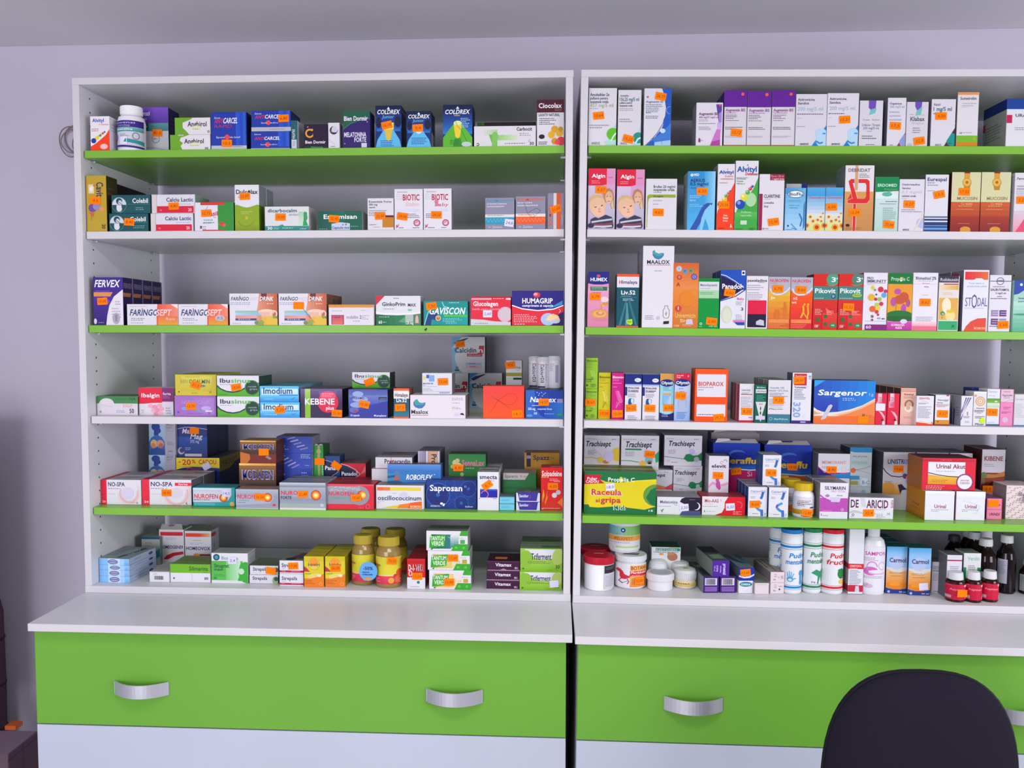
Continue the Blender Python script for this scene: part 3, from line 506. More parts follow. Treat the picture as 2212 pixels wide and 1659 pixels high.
B('L4', '378.5 468 809', .075, 'c8b834', 'g 16 20 90 92 c0b030 d0c850;l 24 70 90 7 1 9a9a50;t 13 32 58 76 8f8a3a NERV;T 34 84 58 76 5a6a4c OCALMIN;e 64 46 10 5 5a6a8a;p 8890a8 56 36 70 52 62 36;c 9 18 2 6a6a28;t 82 88 12 22 6a6a28 20;l 40 64 14 7 1 8a8a40;k 50 50 o -16 21,5', 'yellow calming tablet box stacked on the purple one', behind='yellow calming tablet box behind the stacked yellow one', on=e_, n=1, top='a8a02c')
IBU = 'r 0 0 100 52 52a81c;g 0 0 100 34 489c18 56ac20;p d6d4de 0 100 0 54 8 38 22 26 38 22 54 28 70 46 84 62 100 66 100 100;s 1c3440 3 0 52 8 36 22 24 38 20 54 26 70 44 84 60 100 64;c 84 42 18 3f8c30;c 84 42 16 123c30;t 74 94 44 52 a0b8b0 raceala;t 78 96 32 40 a0b8b0 gripa;T 7 31 66 86 203040 Ibu;T 33 80 66 86 5cb050 sinus;l 7 40 58 6 1 889;l 8 36 10 6 1 3a7c10;'
f_ = B('L4', '469.5 560.6 856.5 902', .07, 'd6d4de', IBU, 'lower white and green sinus tablet box of the pair beside purple', side='3a6c3a', group=None)
B('L4', '469 560 811.5', .09, 'd6d4de', IBU + ';k 46 44 o 8 14,60', 'upper white and green sinus tablet box with sticker, on its twin', on=f_, side='24483a', top='98a0a0')
IMO = 'g 0 0 100 100 2a90d0 58b8ec;r 0 0 100 4 1c7cc0;g 4 40 98 84 a8d8f0 d0e4f2;g 0 20 100 44 3ca0dc 70c0ea;r 50 40 98 48 3a80c8;T 9 84 52 90 234c78 Imodium;l 10 50 20 8 1 a8d8f0;s 2a6090 1.2 80 24 83 18 90 30;'
g_ = B('L4', '562 648 869 903', .09, '3ca0dc', IMO + 'k 50 50 o 4 9,20', 'lower light blue tablet box of the stacked pair, with sticker', side='1f5c88')
B('L4', '561.5 646 834', .1, '3ca0dc', IMO, 'upper light blue tablet box of the stacked pair', on=g_, side='7aa0b8', top='4a98b8', n=1, behind='light blue box behind the stacked light blue pair')
B('L4', '649 740 840 903', .12, '2c1a44', 'g 0 50 100 100 2c1a44 6a5a88;r 11 0 24 100 7cb82c;g 11 60 24 100 7cb82c a8c870;c 66 54 25 d01840;g 45 80 86 92 6c5a88 6c5a88;c 66 54 25 d01840;e 66 76 19 16 dc4c6c;l 52 82 84 7 2 e8a0b0;T 11 82 46 66 e4e2ea KEBENE;T 61 80 28 40 f0e4ea plus;s 889 .8 72 6 90 6;k 87 16 o -3 21,50', 'dark violet painkiller box with red disc and green stripe', top='544664', side='140c20')
lo_ = B('L4', '753 838 841.5 904', .11, '2a3494', 'g 0 30 100 80 2c3ca0 6878b8;g 0 80 100 100 5060a8 4450a0;e 24 84 14 10 90a0d0;e 30 66 20 10 98a8d4;e 22 46 18 10 8c9ccc;e 44 54 12 8 8494c8;e 14 28 12 10 5468b0;p 2a3494 40 40 100 60 100 0 30 0;T 3 41 66 74 3a4470 LOPERAMID;t 44 76 66 73 7080b8 LAROPHARM;r 77 64 98 74 2a3050;t 80 96 66 71 8894c0 capsule;T 5 28 6 13 c8d0e8 10_capsule;T 70 96 6 12 e0e4f4 Laropharm;c 67 9 2 e0e4f4;e 18 24 6 4 a03858;k 40 48 o -12 10,00', 'dark blue cloudy capsule box beneath the tilted sinus box', side='0c0f2c', top='3c4470')
B('L4', '761 843 804', .06, 'c4c4cc', IBU + 'k 46 38 o 22', 'white and green sinus box lying on the dark blue box', on=lo_, st=.07, side='243830', rz=-1)
B('L4', '850.5 884.5 839 905', .055, '0e4f60', 'r 0 92 100 100 e05a28;r 0 66 100 92 dcdade;r 0 0 100 5 e05a28;g 0 6 100 36 2a7888 0e4f60;T 8 92 72 84 3a3030 Himalaya;T 18 84 54 66 e8eef0 Liv.52;k 42 36 o 2 27,5', 'small teal liver tablet box beneath the upright purple shadow', side='a04028', top='8a4030')
ma_ = B('L4', '886 1006 853.5 905', .09, 'd8d2da', 'p 3c6cb0 6 70 10 80 13 82 16 70 21 66 28 69 27 56 22 44 16 42 9 48 6 58;p 3a9c90 7 70 10 79 13 81 16 69 21 65 27 67 24 58 10 56;T 2 33 20 36 26243c Maalox;r 3 13 33 15 b02048;l 76 98 88 6 2 889;l 76 96 68 6 1 889;l 76 96 50 6 2 889;p 23232f 90 18 98 14 96 24 92 24;e 84 17 5 7 c8c4e0', 'long white antacid box with blue green crescent bowl', side='8c7a78', n=0)
B('L4', '912 977 806', .06, 'd2d2dc', 'r 3 68 13 86 d8c88c;r 14 76 24 92 3858a8;r 23 60 41 90 7aa0d8;T 3 37 48 54 3a3c60 MAGNE_B6;l 3 16 44 5 1 778;l 3 60 38 5 1 99a;l 3 40 28 6 2 99a;r 0 14 98 15 99a;T 58 92 6 11 445a90 SANOFI;k 70 60 o 2 15,60', 'small white magnesium box resting on the long white box', on=ma_, st=.03, side='77757c')
CC = 'p 6aa8d4 0 100 0 70 30 100;g 0 0 22 70 a8c8e0 7ab0d8;p d2d2da 4 0 100 0 100 100 40 100 10 50;p 8ab4d4 0 0 32 0 18 16 6 44 0 60;p 2c2c5c 6 84 18 90 44 97 52 97 26 84 14 78;T 9 74 57 70 {0} Calcidin;p b8203c 78 54 96 54 98 76 83 76;T 80 94 57 70 e8dce4 n;r 46 46 92 54 b8304c;t 49 88 48 52 e8c8d0 efervescent;r 42 22 90 29 a8b8dc;r 42 14 90 21 e0b4c4;l 52 78 27 5 1 4a5a9c;l 54 78 19 5 1 a04060;T 11 20 10 18 445 20;r 9 6 22 9 223;'
h_ = B('L4', '940 1012 806 881', .05, 'ccccd6', CC.format('2a2a50'), 'left one of two upright calcium boxes at the back', group=None, side='1c1c28')
B('L4', '1013 1085 806 881', .05, 'ccccd6', CC.format('14182c') + 'p 3a7ab8 0 100 0 84 26 100', 'right one of two upright calcium boxes at the back', side='24242e')
B('L4', '976 1048 728', .045, 'ccccd6', CC.format('2a2a50') + 'k 25 80 o 7 15,00', 'blue and white calcium box balanced on two like it', on=h_, side='34343e', top='1c2430')
B('L4', '1093 1128 778', .04, 'c8c6cc', 'r 0 36 100 50 8a8c24;T 26 92 66 74 55555c RUBONE;r 0 26 100 27 99a;r 46 22 98 30 20242a;l 60 96 60 4 1 889;k 27 80 o 10 9,6', 'small white box with olive stripe behind the red box', vb=832, st=.16, side='45454e')
na_ = B('L4', '1136 1218 843 904', .11, '1c3c9c', 'h 50 0 100 60 1c4cac 2a78c8;p 2a60b8 24 100 24 40 40 10 60 0 0 0 0 100;c 30 92 1.5 90b8e8;c 36 88 1.5 90b8e8;c 42 92 1.5 90b8e8;c 48 86 1.5 90b8e8;c 34 82 1.5 90b8e8;c 44 80 1.5 90b8e8;c 52 90 1.5 90b8e8;I 11 80 58 76 e4ecf6 Naturex;r 84 56 99 70 8a90b0;s e4ecf6 1 16 46 60 46;T 6 25 30 38 dce4f4 550_mg;T 31 70 31 37 c8d4ec comprimate_filmate;T 22 30 14 22 dce4f4 10;e 10 10 8 5 5a90c8;e 91 14 8 4 2c9c50;l 50 80 18 6 1 8ab0e0;k 48 58 o 1 14,57', 'blue painkiller box under the row of tubes', top='262c50')
B('L4', '1044 1133 834 903.5', .05, 'f04a1c', 'g 0 0 100 100 f8541a e83c3c;T 5 40 78 84 c84840 magnerot;t 5 28 88 92 d04840 Wörwag;l 5 60 70 5 3 d04840;s 9c2a20 .7 20 68 66 30;s 9c2a20 .7 17 16 36 56 60 76 78 76 84 60 70 42 52 44 30 62;k 83 14 o 5 14,3', 'plain orange red magnesium box with pen scribble', side='a02c18')
for i_, (q_, w_) in enumerate((('1142 1171 769', .12), ('1160 1188 771', .085), ('1184 1211 769', .085))):
    cyl('L4', q_, ('leftmost', 'middle', 'rightmost')[i_] + ' of three white effervescent tablet tubes', '92 0 100 2 100 84', '103 84 103 97 95 100', (3, 80, 150, 'cfcfd8', ('V 34 52 96 20 2a3058 Calciu+D3;v 62 72 96 30 778 Laboratoire;s c06080 2 0 96 100 92;r 8 0 60 6 24285c' if i_ < 2 else 'l 20 50 96 4 8 889;r 56 20 76 90 9a98b4')), on=na_, st=w_, col='d4d4dc', capcol='c8c8ce', name='tablet_tube', cat='tube')
# ---------------- left bookcase, fifth shelf ----------------
NS = 'r 0 0 {0} 100 e0203c;T {1} {2} 74 90 30365c NO-SPA;l {1} {2} 66 6 1 778;l {1} 50 44 5 1 aab;a {3} 46 24 2.5 150 380 e0a8b4;a {3} 44 20 2 170 370 e8b8c0;a {3} 48 28 2 180 400 ecc8b0;e {3} 48 13 20 d0c8dc;T {4} {5} 8 16 f4d0d8 24;a 91 8 2.4 1.2 90 300 445;l 74 88 10 5 1 99a;'
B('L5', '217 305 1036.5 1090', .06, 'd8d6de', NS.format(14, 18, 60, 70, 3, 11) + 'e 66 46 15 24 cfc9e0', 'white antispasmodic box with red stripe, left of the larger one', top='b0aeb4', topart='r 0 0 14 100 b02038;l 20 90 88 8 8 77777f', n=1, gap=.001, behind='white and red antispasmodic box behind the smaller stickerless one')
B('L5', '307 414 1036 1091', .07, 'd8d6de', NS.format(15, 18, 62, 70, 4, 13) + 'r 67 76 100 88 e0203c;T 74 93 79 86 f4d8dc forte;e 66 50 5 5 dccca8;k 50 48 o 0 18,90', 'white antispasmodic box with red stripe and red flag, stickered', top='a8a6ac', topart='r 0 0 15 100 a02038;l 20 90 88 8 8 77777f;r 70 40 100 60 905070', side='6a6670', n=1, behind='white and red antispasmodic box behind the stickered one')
B('L5', '417 508 1053 1094', .05, '1a9aa0', 'p c0c4d0 0 96 92 96 92 60 84 34 70 24 40 22 0 22;g 0 80 90 96 b0b8c8 d8dce8;T 3 60 42 64 d0203c NUROFEN;T 3 40 32 38 445a6a MIGRENA_SI_CEFALEE;c 73 46 10 b0381c;c 73 46 8 e8701c;c 73 46 5 f4c040;c 73 46 2.4 fff0a0;c 93 14 5.5 d8a840;l 4 56 16 6 2 90d0d0;k 80 70 w -2 14,5', 'turquoise and silver painkiller box with white sticker', top='3a8890')
for i_, (q_, on_) in enumerate((('322 380 983', None), ('322 380 915', 1))):
    acc_ = B('L5', q_, .05, 'b0b0c0', 'g 0 0 60 100 7aa4c8 a8c4d8;e 26 86 16 13 1c3c8c;e 34 74 11 9 1c3c8c;p 1c3c8c 20 80 34 80 36 60 18 60;p 2a60a8 0 0 60 0 58 40 48 54 34 60 22 60 8 52 0 40;e 18 34 13 13 c8b070;e 42 34 14 12 c89080;e 16 28 9 8 d87850;e 44 28 9 8 b8605c;p 1c4a90 0 0 60 0 56 16 30 22 4 16;r 60 0 100 100 a8a6b4;T 66 92 90 96 445070 ACC;l 66 96 86 4 2 667;l 66 96 74 4 1 889;l 68 96 40 4 3 667a;'.replace('667a', '667aa0') + 'l 72 98 12 4 1 334', ('lower', 'upper')[i_] + ' cough sachet box with blue torso picture, stacked at back', on=acc_ if on_ else None, st=.2, vb=None if on_ else 1040, hmm=.085 if on_ else None)
cad_ = B('L5', '381 475 989', .15, '16307c', 'r 0 56 100 100 e8cc20;p e8cc20 0 60 0 46 14 54 40 62 70 60 100 54 100 60;p 16307c 0 0 100 0 100 52 70 58 40 60 14 52 0 44;T 4 12 76 84 c8283c +;T 14 34 68 92 c8283c 20;T 36 45 76 92 c8283c %;T 52 93 72 92 b83830 CADOU;I 24 56 42 54 a02858 Maxi;g 40 0 100 30 102460 16307c;k 70 62 w 30', 'dark blue magnesium box with yellow gift banner', vb=1037, st=.2, side='101c50', side_art='r 0 62 100 100 a88c1c;p 101c50 0 50 0 58 40 60 70 76 100 80 100 50;t 10 80 74 90 6a2c1c MAI_MULT;l 10 60 36 5 4 2a3c78', top='5a5a64')
B('L5', '380 448 915', .07, '1c3078', 'g 0 0 100 60 1c3078 1c50a8;s c8ccd8 1.4 0 82 30 88 60 88 100 82;I 20 56 70 84 d8c0d0 Maxi;I 46 84 54 68 d0d0e4 Mag;r 28 50 80 51 b83868;T 46 74 42 50 b0b8dc 375_mg;c 16 18 11 b8b8cc;c 19 20 8 3a3878;l 30 52 28 5 2 a8b4d8;r 28 2 82 10 c4b8cc;k 60 78 o 0', 'blue magnesium box standing on the gift banner box', on=cad_, st=.21, side='182858', n=1, behind='blue magnesium box behind the one on the banner box', hmm=.088, side_art='l 14 84 84 6 9 2c447c')
MOD = 'g 0 50 100 96 3c2414 8c6028;g 0 0 100 42 6c1410 6c2010;r 0 40 100 52 3c2010;h 0 95 100 100 f0c060 c89040;T 7 93 62 84 a8a4c4 MODAFEN;T 9 91.5 64 82 26286c MODAFEN;e 76 28 5 5 8a7c80;e 82 22 5 5 8a7c80;T 12 26 22 36 c8b0a0 24;'
mo_ = B('L5', '517 597 1001', .06, '5a3018', MOD, 'lower brown and gold cold remedy box of the stacked pair', st=.06, side='30180c')
B('L5', '519 597 952', .06, '5a3018', MOD + 'p b8641c 0 0 20 0 28 20 26 40 0 50;k 66 50 o 1', 'upper brown and gold cold remedy box with sticker', on=mo_, top='c09040')
B('L5', '509.5 602 1057 1100', .05, '8c94a4', 'g 0 60 100 100 8890a0 a8b0bc;r 0 0 100 7 a8b0a8;p a0a8b8 0 60 80 88 90 60 80 30 0 20;T 4 56 52 72 d0203c NUROFEN;T 8 32 40 46 4aa088 EXPRESS;l 4 26 34 6 1 556;c 75 60 10.5 b0381c;c 75 60 8.5 e8701c;c 75 60 5.5 f4c040;c 75 60 2.5 fff0a0;e 90 22 4 6 c82c40;k 57 62 o -2 16,50', 'silver painkiller box with red text and orange target, small', top='9c8078')
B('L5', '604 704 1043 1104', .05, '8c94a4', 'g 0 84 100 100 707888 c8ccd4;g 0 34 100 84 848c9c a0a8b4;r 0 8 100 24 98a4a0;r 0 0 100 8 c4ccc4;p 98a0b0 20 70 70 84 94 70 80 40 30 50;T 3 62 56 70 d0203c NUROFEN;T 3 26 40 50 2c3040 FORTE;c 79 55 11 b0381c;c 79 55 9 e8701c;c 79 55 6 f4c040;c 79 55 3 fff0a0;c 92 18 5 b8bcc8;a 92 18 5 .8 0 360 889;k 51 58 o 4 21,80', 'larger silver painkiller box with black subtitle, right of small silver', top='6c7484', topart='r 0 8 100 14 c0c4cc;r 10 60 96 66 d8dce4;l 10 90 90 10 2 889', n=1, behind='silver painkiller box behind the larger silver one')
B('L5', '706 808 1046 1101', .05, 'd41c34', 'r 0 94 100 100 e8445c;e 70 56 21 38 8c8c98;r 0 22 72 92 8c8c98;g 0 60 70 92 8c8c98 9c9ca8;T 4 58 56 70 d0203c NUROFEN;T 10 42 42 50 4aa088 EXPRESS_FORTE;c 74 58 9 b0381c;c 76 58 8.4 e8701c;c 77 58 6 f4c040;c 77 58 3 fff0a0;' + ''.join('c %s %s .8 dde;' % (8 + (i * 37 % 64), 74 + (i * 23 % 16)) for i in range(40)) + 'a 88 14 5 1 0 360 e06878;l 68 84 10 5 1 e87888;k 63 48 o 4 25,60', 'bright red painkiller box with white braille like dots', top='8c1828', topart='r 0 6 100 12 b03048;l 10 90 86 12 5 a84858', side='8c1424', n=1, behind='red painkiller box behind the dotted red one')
BST = 'g 0 0 100 100 2a46b0 2440a0;{}e 90 14 2.4 6 a8b4dc;'
CAPS = ''.join('s {0} 3.2 {1} {2} {3} {4};'.format(('8a86c0', 'b0a0c8')[i % 2], 30 + 9 * i, 84 - 16 * i, 52 + 9 * i, 96 - 16 * i) for i in range(5))
CAP2 = ''.join('s {0} 3.2 {1} {2} {3} {4};'.format(('8a86c0', 'b0a0c8')[i % 2], 2 + 10 * i, 60 - 14 * i, 24 + 10 * i, 84 - 14 * i) for i in range(5))
p_ = None
for i_, (yt, art) in enumerate(((1013, CAP2 + 'l 70 96 90 9 3 8a98d0;l 70 96 40 9 1 8a98d0'), (978.5, CAP2 + 'l 68 96 92 10 3 a0acdc;l 80 96 24 9 1 c0a8d0'), (943, CAPS + 'l 3 12 88 16 1 b8c4e8;l 6 36 44 10 3 a8b4dc'))):
    p_ = B('L5', '597.5 675 %s' % yt, .07, '2a46b0', BST.format(art), ('bottom', 'middle', 'top')[i_] + ' one of three stacked royal blue ampoule boxes', on=p_, st=.12 if p_ is None else None, side='8c8c98', top='7c7c94')
B('L5', '677 699 963', .06, '1c8c34', 'r 44 0 66 100 a8945c;c 54 82 22 b0a068;c 54 68 16 a89458;a 50 20 36 4 0 360 2f9c3c;V 86 99 50 6 c0dcc0 SINULEX;k 62 50 o 0', 'narrow bright green box with wooden figure', vb=1031, st=.13, side='145c24', lid=.004)
pb_ = B('L5', '700 735 985', .05, '16407c', 'p 101c44 0 0 60 0 88 26 100 40 88 56 60 70 0 80;s c8ccdc 2 0 82 40 74 78 60 98 40 80 22 40 4 0 0;T 6 90 36 54 e4e6f0 Panad;k 78 56 o -34', 'dark blue painkiller box beside the red one, orange sticker', vb=1032, st=.136, top='5a6c8c')
B('L5', '736 790 1001', .08, 'c81c34', 'p 101c44 0 0 50 0 72 26 50 60 20 84 0 94;s d0c8d8 2 0 96 30 84 60 58 78 28;s e8b0b8 2 48 0 64 12 78 28;T 4 66 20 44 e4e6f0 Panadol;p d86068 78 28 98 80 100 90 100 40', 'red painkiller box with dark blue oval, top showing', vb=1034, st=.136, rz=3, top='905058', topart='r 50 10 90 100 84787c;l 10 90 80 10 5 b08890', side='901428')
pr_ = B('L5', '803 888 1013', .06, 'ccc8d0', 'T 20 60 30 66 30283c Prote', 'lower white heart supplement box of the stacked pair', st=.085)
B('L5', '811 891 988', .1, 'ccc8d0', 'r 0 0 60 5 b03060;T 25 95 46 84 34283c Protecardin;e 43 62 3 14 b83058;s b83058 1 43 60 43 100', 'upper white heart supplement box with red stroke', on=pr_, top='98969a', topart='s 9c3858 1.2 43 0 55 100;l 6 92 90 10 6 77777c', side='55525c')
B('L5', '903 951 974.5', .09, '8c8a98', 'h 0 0 38 100 b0acc0 7c7890;r 38 0 43 100 e0e0ea;r 44 0 88 100 c89878;V 62 84 86 40 1c1820 Pro;s 445 1 10 94 10 30;s 667 1 20 94 20 30;r 90 0 97 100 c8c4d0', 'silver and copper box standing edgewise', vb=1022, st=.1, side='50505a', top='84808a')
os_ = B('L5', '812 916 1048.5 1100', .05, 'd6d6dc', 'h 3 78 94 92 e06038 dcc040;r 30 78 92 92 dcc83c;T 4 95 38 56 34406c oscillococcinum;t 34 44 64 72 b0b8d8 sugar;T 4 8 24 34 b0b4d0 6;l 9 22 34 7 1 b0b4d0;p e0c01c 10 4 30 12 50 18 70 22 96 30 96 4;p e8801c 44 4 50 20 70 26 96 33 96 4;p e85a14 66 4 72 28 96 34 96 4;T 72 94 7 16 f0d0a0 BOIRON;e 58 60 9 12 c8c4dc', 'white flu granule box with orange and yellow wave', top='8c8c90', topart='l 10 92 90 11 7 55555c')
sp_ = B('L5', '920 1030 1037 1099', .05, '143484', 'c 24 48 23 0e2470;a 24 48 24 1.2 0 360 2a6cb8;c 24 48 4 2a5cb0;c 84 70 16 0e2874;a 84 70 16 1 0 360 2460b0;c 84 70 3 2a5cb0;c 70 20 14 102c78;a 70 20 14 1 0 360 2460b0;c 70 20 3 2a5cb0;a 48 88 10 1 0 360 2058a8;a 52 46 9 .8 0 360 2058a8;a 52 12 7 .8 0 360 2058a8;a 90 30 8 .8 0 360 2058a8;T 8 72 62 82 e8ecf6 Saprosan;a 78 78 2 .6 0 360 a8b4dc;t 9 28 6 12 e0e4f4 ANTIBIOTIC;e 31 18 3 4 e8ecf6;e 35 12 2 3 e8ecf6;e 36 16 2 2 e8ecf6;T 78 93 6 11 d8dcf0 8_plicuri', 'dark blue sachet box with glowing blue circles', top='3c4478', topart='l 4 98 90 12 5 5a6298')
B('L5', '837 953 1003', .03, '3070b8', 'g 0 70 100 100 3478c0 6088c8;h 0 0 40 50 2a90a8 3070b8;e 18 40 6 26 5078a0;e 17 20 5 16 b85850;s 1c4c80 4 0 30 14 36;p 1c5484 0 0 30 0 20 14 0 10;I 35 83 18 44 f0f4fa ROBOFLEX;a 88 46 1 .4 0 360 fff', 'long blue joint cream box lying on the granule box', on=os_, st=.068, top='50607c')
B('L5', '969 1050 981', .05, '1c6c28', 'g 0 60 100 100 2c7c38 207030;r 0 0 100 18 165a24;c 18 68 8 c0b080;c 24 76 6 b8a878;c 10 54 5 a0a070;c 28 58 7 c8b888;c 36 26 5 a0a068;T 36 96 58 78 c06888 SennaLax;l 46 74 50 7 1 8ab08c;k 26 50 o 0 8,30', 'dark green laxative tea box with yellow flowers', vb=1040, st=.1, side='14401c', top='2c5c38')
B('L5', '1031.5 1078 1019.5 1103', .05, 'd8d8de', 'T 10 92 82 92 28244c smecta;l 60 92 78 3 1 889;r 12 34 94 54 1c209c;g 12 50 94 56 1c209c 4a78c8;a 34 42 18 3 -80 170 e87880;r 10 32 94 33 bbb;c 9 31 2 445;l 74 94 32 4 1 778;k 46 66 o 36 5,1', 'tall white sachet box with dark blue square', n=2, top='8c8c90', topart='r 16 30 80 40 d0d0d6;l 10 90 90 9 6 68686e', gap=.001, behind='white sachet box in the row behind the dark blue squared one')
B('L5', '1087 1159 1022', .06, '1c6430', 'p a8a8a8 0 100 0 58 66 58 78 100;T 5 44 70 90 6c6468 Spaverin;T 50 70 72 88 b06868 40_mg;g 0 0 100 20 185428 1c6430;l 5 40 40 5 1 3c7c48', 'green and grey cramp tablet box behind the small boxes', vb=1056, st=.075, side='0c2c14', top='84807c')
q_ = B('L5', '1079 1112 1088 1102.5', .06, '70c0d8', 'g 0 80 100 100 70c0d8 4a98b0;l 14 80 60 16 2 4ca0bc', 'lower small pale turquoise box of the stacked pair')
B('L5', '1079 1112 1073', .06, '70c0d8', 'g 0 80 100 100 70c0d8 4a98b0;l 14 80 60 16 2 4ca0bc', 'upper small pale turquoise box of the stacked pair', on=q_, top='6c7484')
r_ = None
for i_, yt in enumerate((1084, 1064)):
    r_ = B('L5', '1115 1167 %s' % ('1084 1103' if r_ is None else '1064'), .07, '3a3494', 'p d0d0dc 0 0 0 96 6 96 14 8 86 8 92 96 100 96 100 0;T 13 52 48 78 dcdcec Sanidor;T 56 60 40 70 c03878 2', ('lower', 'upper')[i_] + ' small indigo box with white edges, stacked', on=r_, top='6c6a7c', topart='r 34 0 62 100 84808c;l 6 94 90 12 6 54546a')
B('L5', '1133 1209 978', .05, 'a87c1c', 'h 0 0 5 100 c89834 a87c1c;r 6 0 18 100 1c1c3c;r 6 66 18 84 8a8ca8;T 25 72 60 84 20204c Spazz;l 74 94 76 7 2 6c4c20;g 0 0 100 20 8c6414 a87c1c', 'golden box with dark blue stripe at the back right', vb=1016, st=.14, side='4c3010')
B('L5', '1168.5 1218 1010 1102', .05, 'd81c24', 'g 0 0 100 40 d83c1c d81c24;r 2 76 26 79 e8902c;T 4 96 80 92 f4e4e4 Solpadeine;l 40 94 74 3.4 2 f0b0b0;l 60 94 68 3.4 1 f0b0b0;p e8a020 2 20 12 50 16 34 20 40 6 16 8 34;p e88820 18 18 30 46 28 30 34 34 20 12;c 62 35 12 c8ccd4;c 80 42 11 b8bcc8;c 62 35 10 d0d4dc;p e87c20 76 18 100 30 100 8;T 4 12 2 5 f4e4e4 12;l 14 96 5 2.6 1 f4c8c8;k 55 56 o -1 4,35', 'tall red soluble painkiller box with yellow lightning', top='9c2c40', topart='r 44 14 100 36 b89aa4')
# ---------------- left bookcase, bottom board ----------------
s_ = None
PL = 'h 0 0 100 100 7cb4e8 a8d0f0;g 30 0 70 100 b8d8f0 c8e0f4;g 84 0 100 100 6ca8e0 90c4ec;e {0} 50 17 38 2a3c70;e {0} 50 15 26 b8b8d8;r {1} 42 {2} 58 5a5c90;'
for i_, (q_, x_) in enumerate((('214 284 1244 1257.5', 50), ('214 284 1231', 50), ('214 284 1220', 52), ('211 283 1206', 46))):
    s_ = B('L6', q_, .115, '9cc8ec', PL.format(x_, x_ - 13, x_ + 13), ('bottom', 'second lowest', 'second highest', 'topmost')[i_] + ' flat pale blue box with oval logo, stack of four', on=s_, rz=-5, side='a4b0cc', top='8c98a4', topart='p 2c3c4c 48 10 60 10 84 90 66 90;l 52 76 80 8 6 c8d0d8;l 10 40 80 12 5 70808c', side_art='l 20 60 70 16 2 6c78a0;e 80 50 8 24 3a4880')
_t = S  # orange sticker lying on the topmost flat box
B('L6', '323 366 1235 1257.5', .09, 'd8d8de', 'r 2 92 98 94 b8b8c0;l 20 46 84 8 2 99a;' + ''.join('r %s 24 %s 60 55555c;' % (24 + i * 3.4, 25.4 + i * 3.4 + (i % 3) * .5) for i in range(14)), 'small white box with bar code end facing front', top='a8a8a4')
B('L6', '368 455 1219 1258', .08, 'd8d8e0', 'r 0 52 100 100 6cb020;T 47 94 66 88 2c5c28 Silimarina;l 84 94 58 5 1 3c6c2c;c 9 22 2.4 667;T 85 95 16 30 556 80;r 54 0 54.6 50 bbc', 'low white box with bright green upper half', top='6c8c44', topart='l 10 90 80 10 5 587038')
hg_ = B('L6', '344 398 1144 1217', .05, 'd6d4dc', 'r 5 82 96 93 d01c34;l 26 70 76 4 2 a8b0d0;T 4 96 44 53 34346c HOMEOGENE9;p c81c30 8 12 16 12 30 24 56 32 96 36 98 28 60 22 36 12', 'white throat remedy box with open flap and red top band', top='b8b4b4', lid=.014)
B('L6', '399.5 457 1147 1218', .05, 'd6d4dc', 'r 3 82 60 93 e83c28;h 58 82 96 93 e85030 dcb080;l 30 64 72 4 1 8a90c0;l 20 74 64 4 2 a8b0d0;T 4 96 42 52 34346c HOMEOVOX;e 44 27 12 5 e88c28;r 56 23 96 30 8c1c34', 'white voice remedy box with orange red top band', side='a8a8b8', side_art='r 0 82 60 93 b83038;V 30 50 70 20 8890b8 HOMEOVOX', top='a8a6a8')
B('L6', '392 440 1141', .05, 'b8b4b0', 'r 60 30 98 96 a02c34', 'white box with red stripes behind the two throat boxes', st=.25, side='b0484c')
B('L6', '306 346 1160', .06, 'a8aca8', 'r 0 92 100 100 1c5078;p 28888c 60 40 100 60 100 30 70 20;l 20 60 80 10 2 84908c', 'grey and teal box behind the plaster stack', st=.19, side='788884')
B('L6', '457 536 1195 1260', .05, 'd8d8de', 'g 0 10 86 74 90d090 4cb048;g 0 10 40 74 58b850 50ac40;h 40 10 80 74 74c46c b8dcc8;c 14 86 9 1c4c6c;c 14 86 5 3c9c90;t 28 74 78 90 7c84ac Bionorica;T 7 48 52 64 1c5c40 Sinupret;T 7 32 42 50 1c5c30 drajeuri;p 34a834 72 10 100 0 100 70 92 72 80 66 76 50 78 40 74 34 76 24;e 82 40 8 10 c0d8c0;p d8d8de 0 0 90 0 84 8 0 10;l 7 40 30 5 2 2c9c38;T 6 14 14 20 1c5c30 50;k 58 76 w 0 2,4', 'white and green sinus tablet box with face profile', side='b0b0b4', top='a4a4a8')
t_ = None
for i_, q_ in enumerate(('539 601 1242 1261', '540 602 1222')):
    t_ = B('L6', q_, .07, 'd2d2d6', 'T 11 62 44 80 34406c Strepsils;l 12 26 30 12 1 9c9;e 92 40 12 46 8cac68;e 94 56 8 24 3c4458;r 0 0 100 6 aab' + (';k 74 46 o -7' if i_ else ''), ('lower', 'upper')[i_] + ' white lozenge box with green lime corner', on=t_, side='788878', top='5c6c58', topart='g 10 10 90 90 546450 687c5c')
t_ = None
for i_, q_ in enumerate(('604 656 1240 1266', '604 656 1211')):
    t_ = B('L6', q_, .08, 'd6d6dc', 'T 9 74 50 78 34406c Strepsils;r 0 10 100 26 b0204c;l 8 30 22 8 1 e0a0b0;l 50 92 22 8 1 e0a0b0;l 10 30 40 8 1 99b' + (';k 58 60 o 3 17,90' if i_ else ''), ('lower', 'upper')[i_] + ' white and crimson lozenge box of the stack', on=t_, side='58606c', top='7c7c80', topart='p 7c2c3c 30 20 80 20 90 90 60 90;e 40 20 22 14 20242c;e 78 50 14 30 3c4c40')
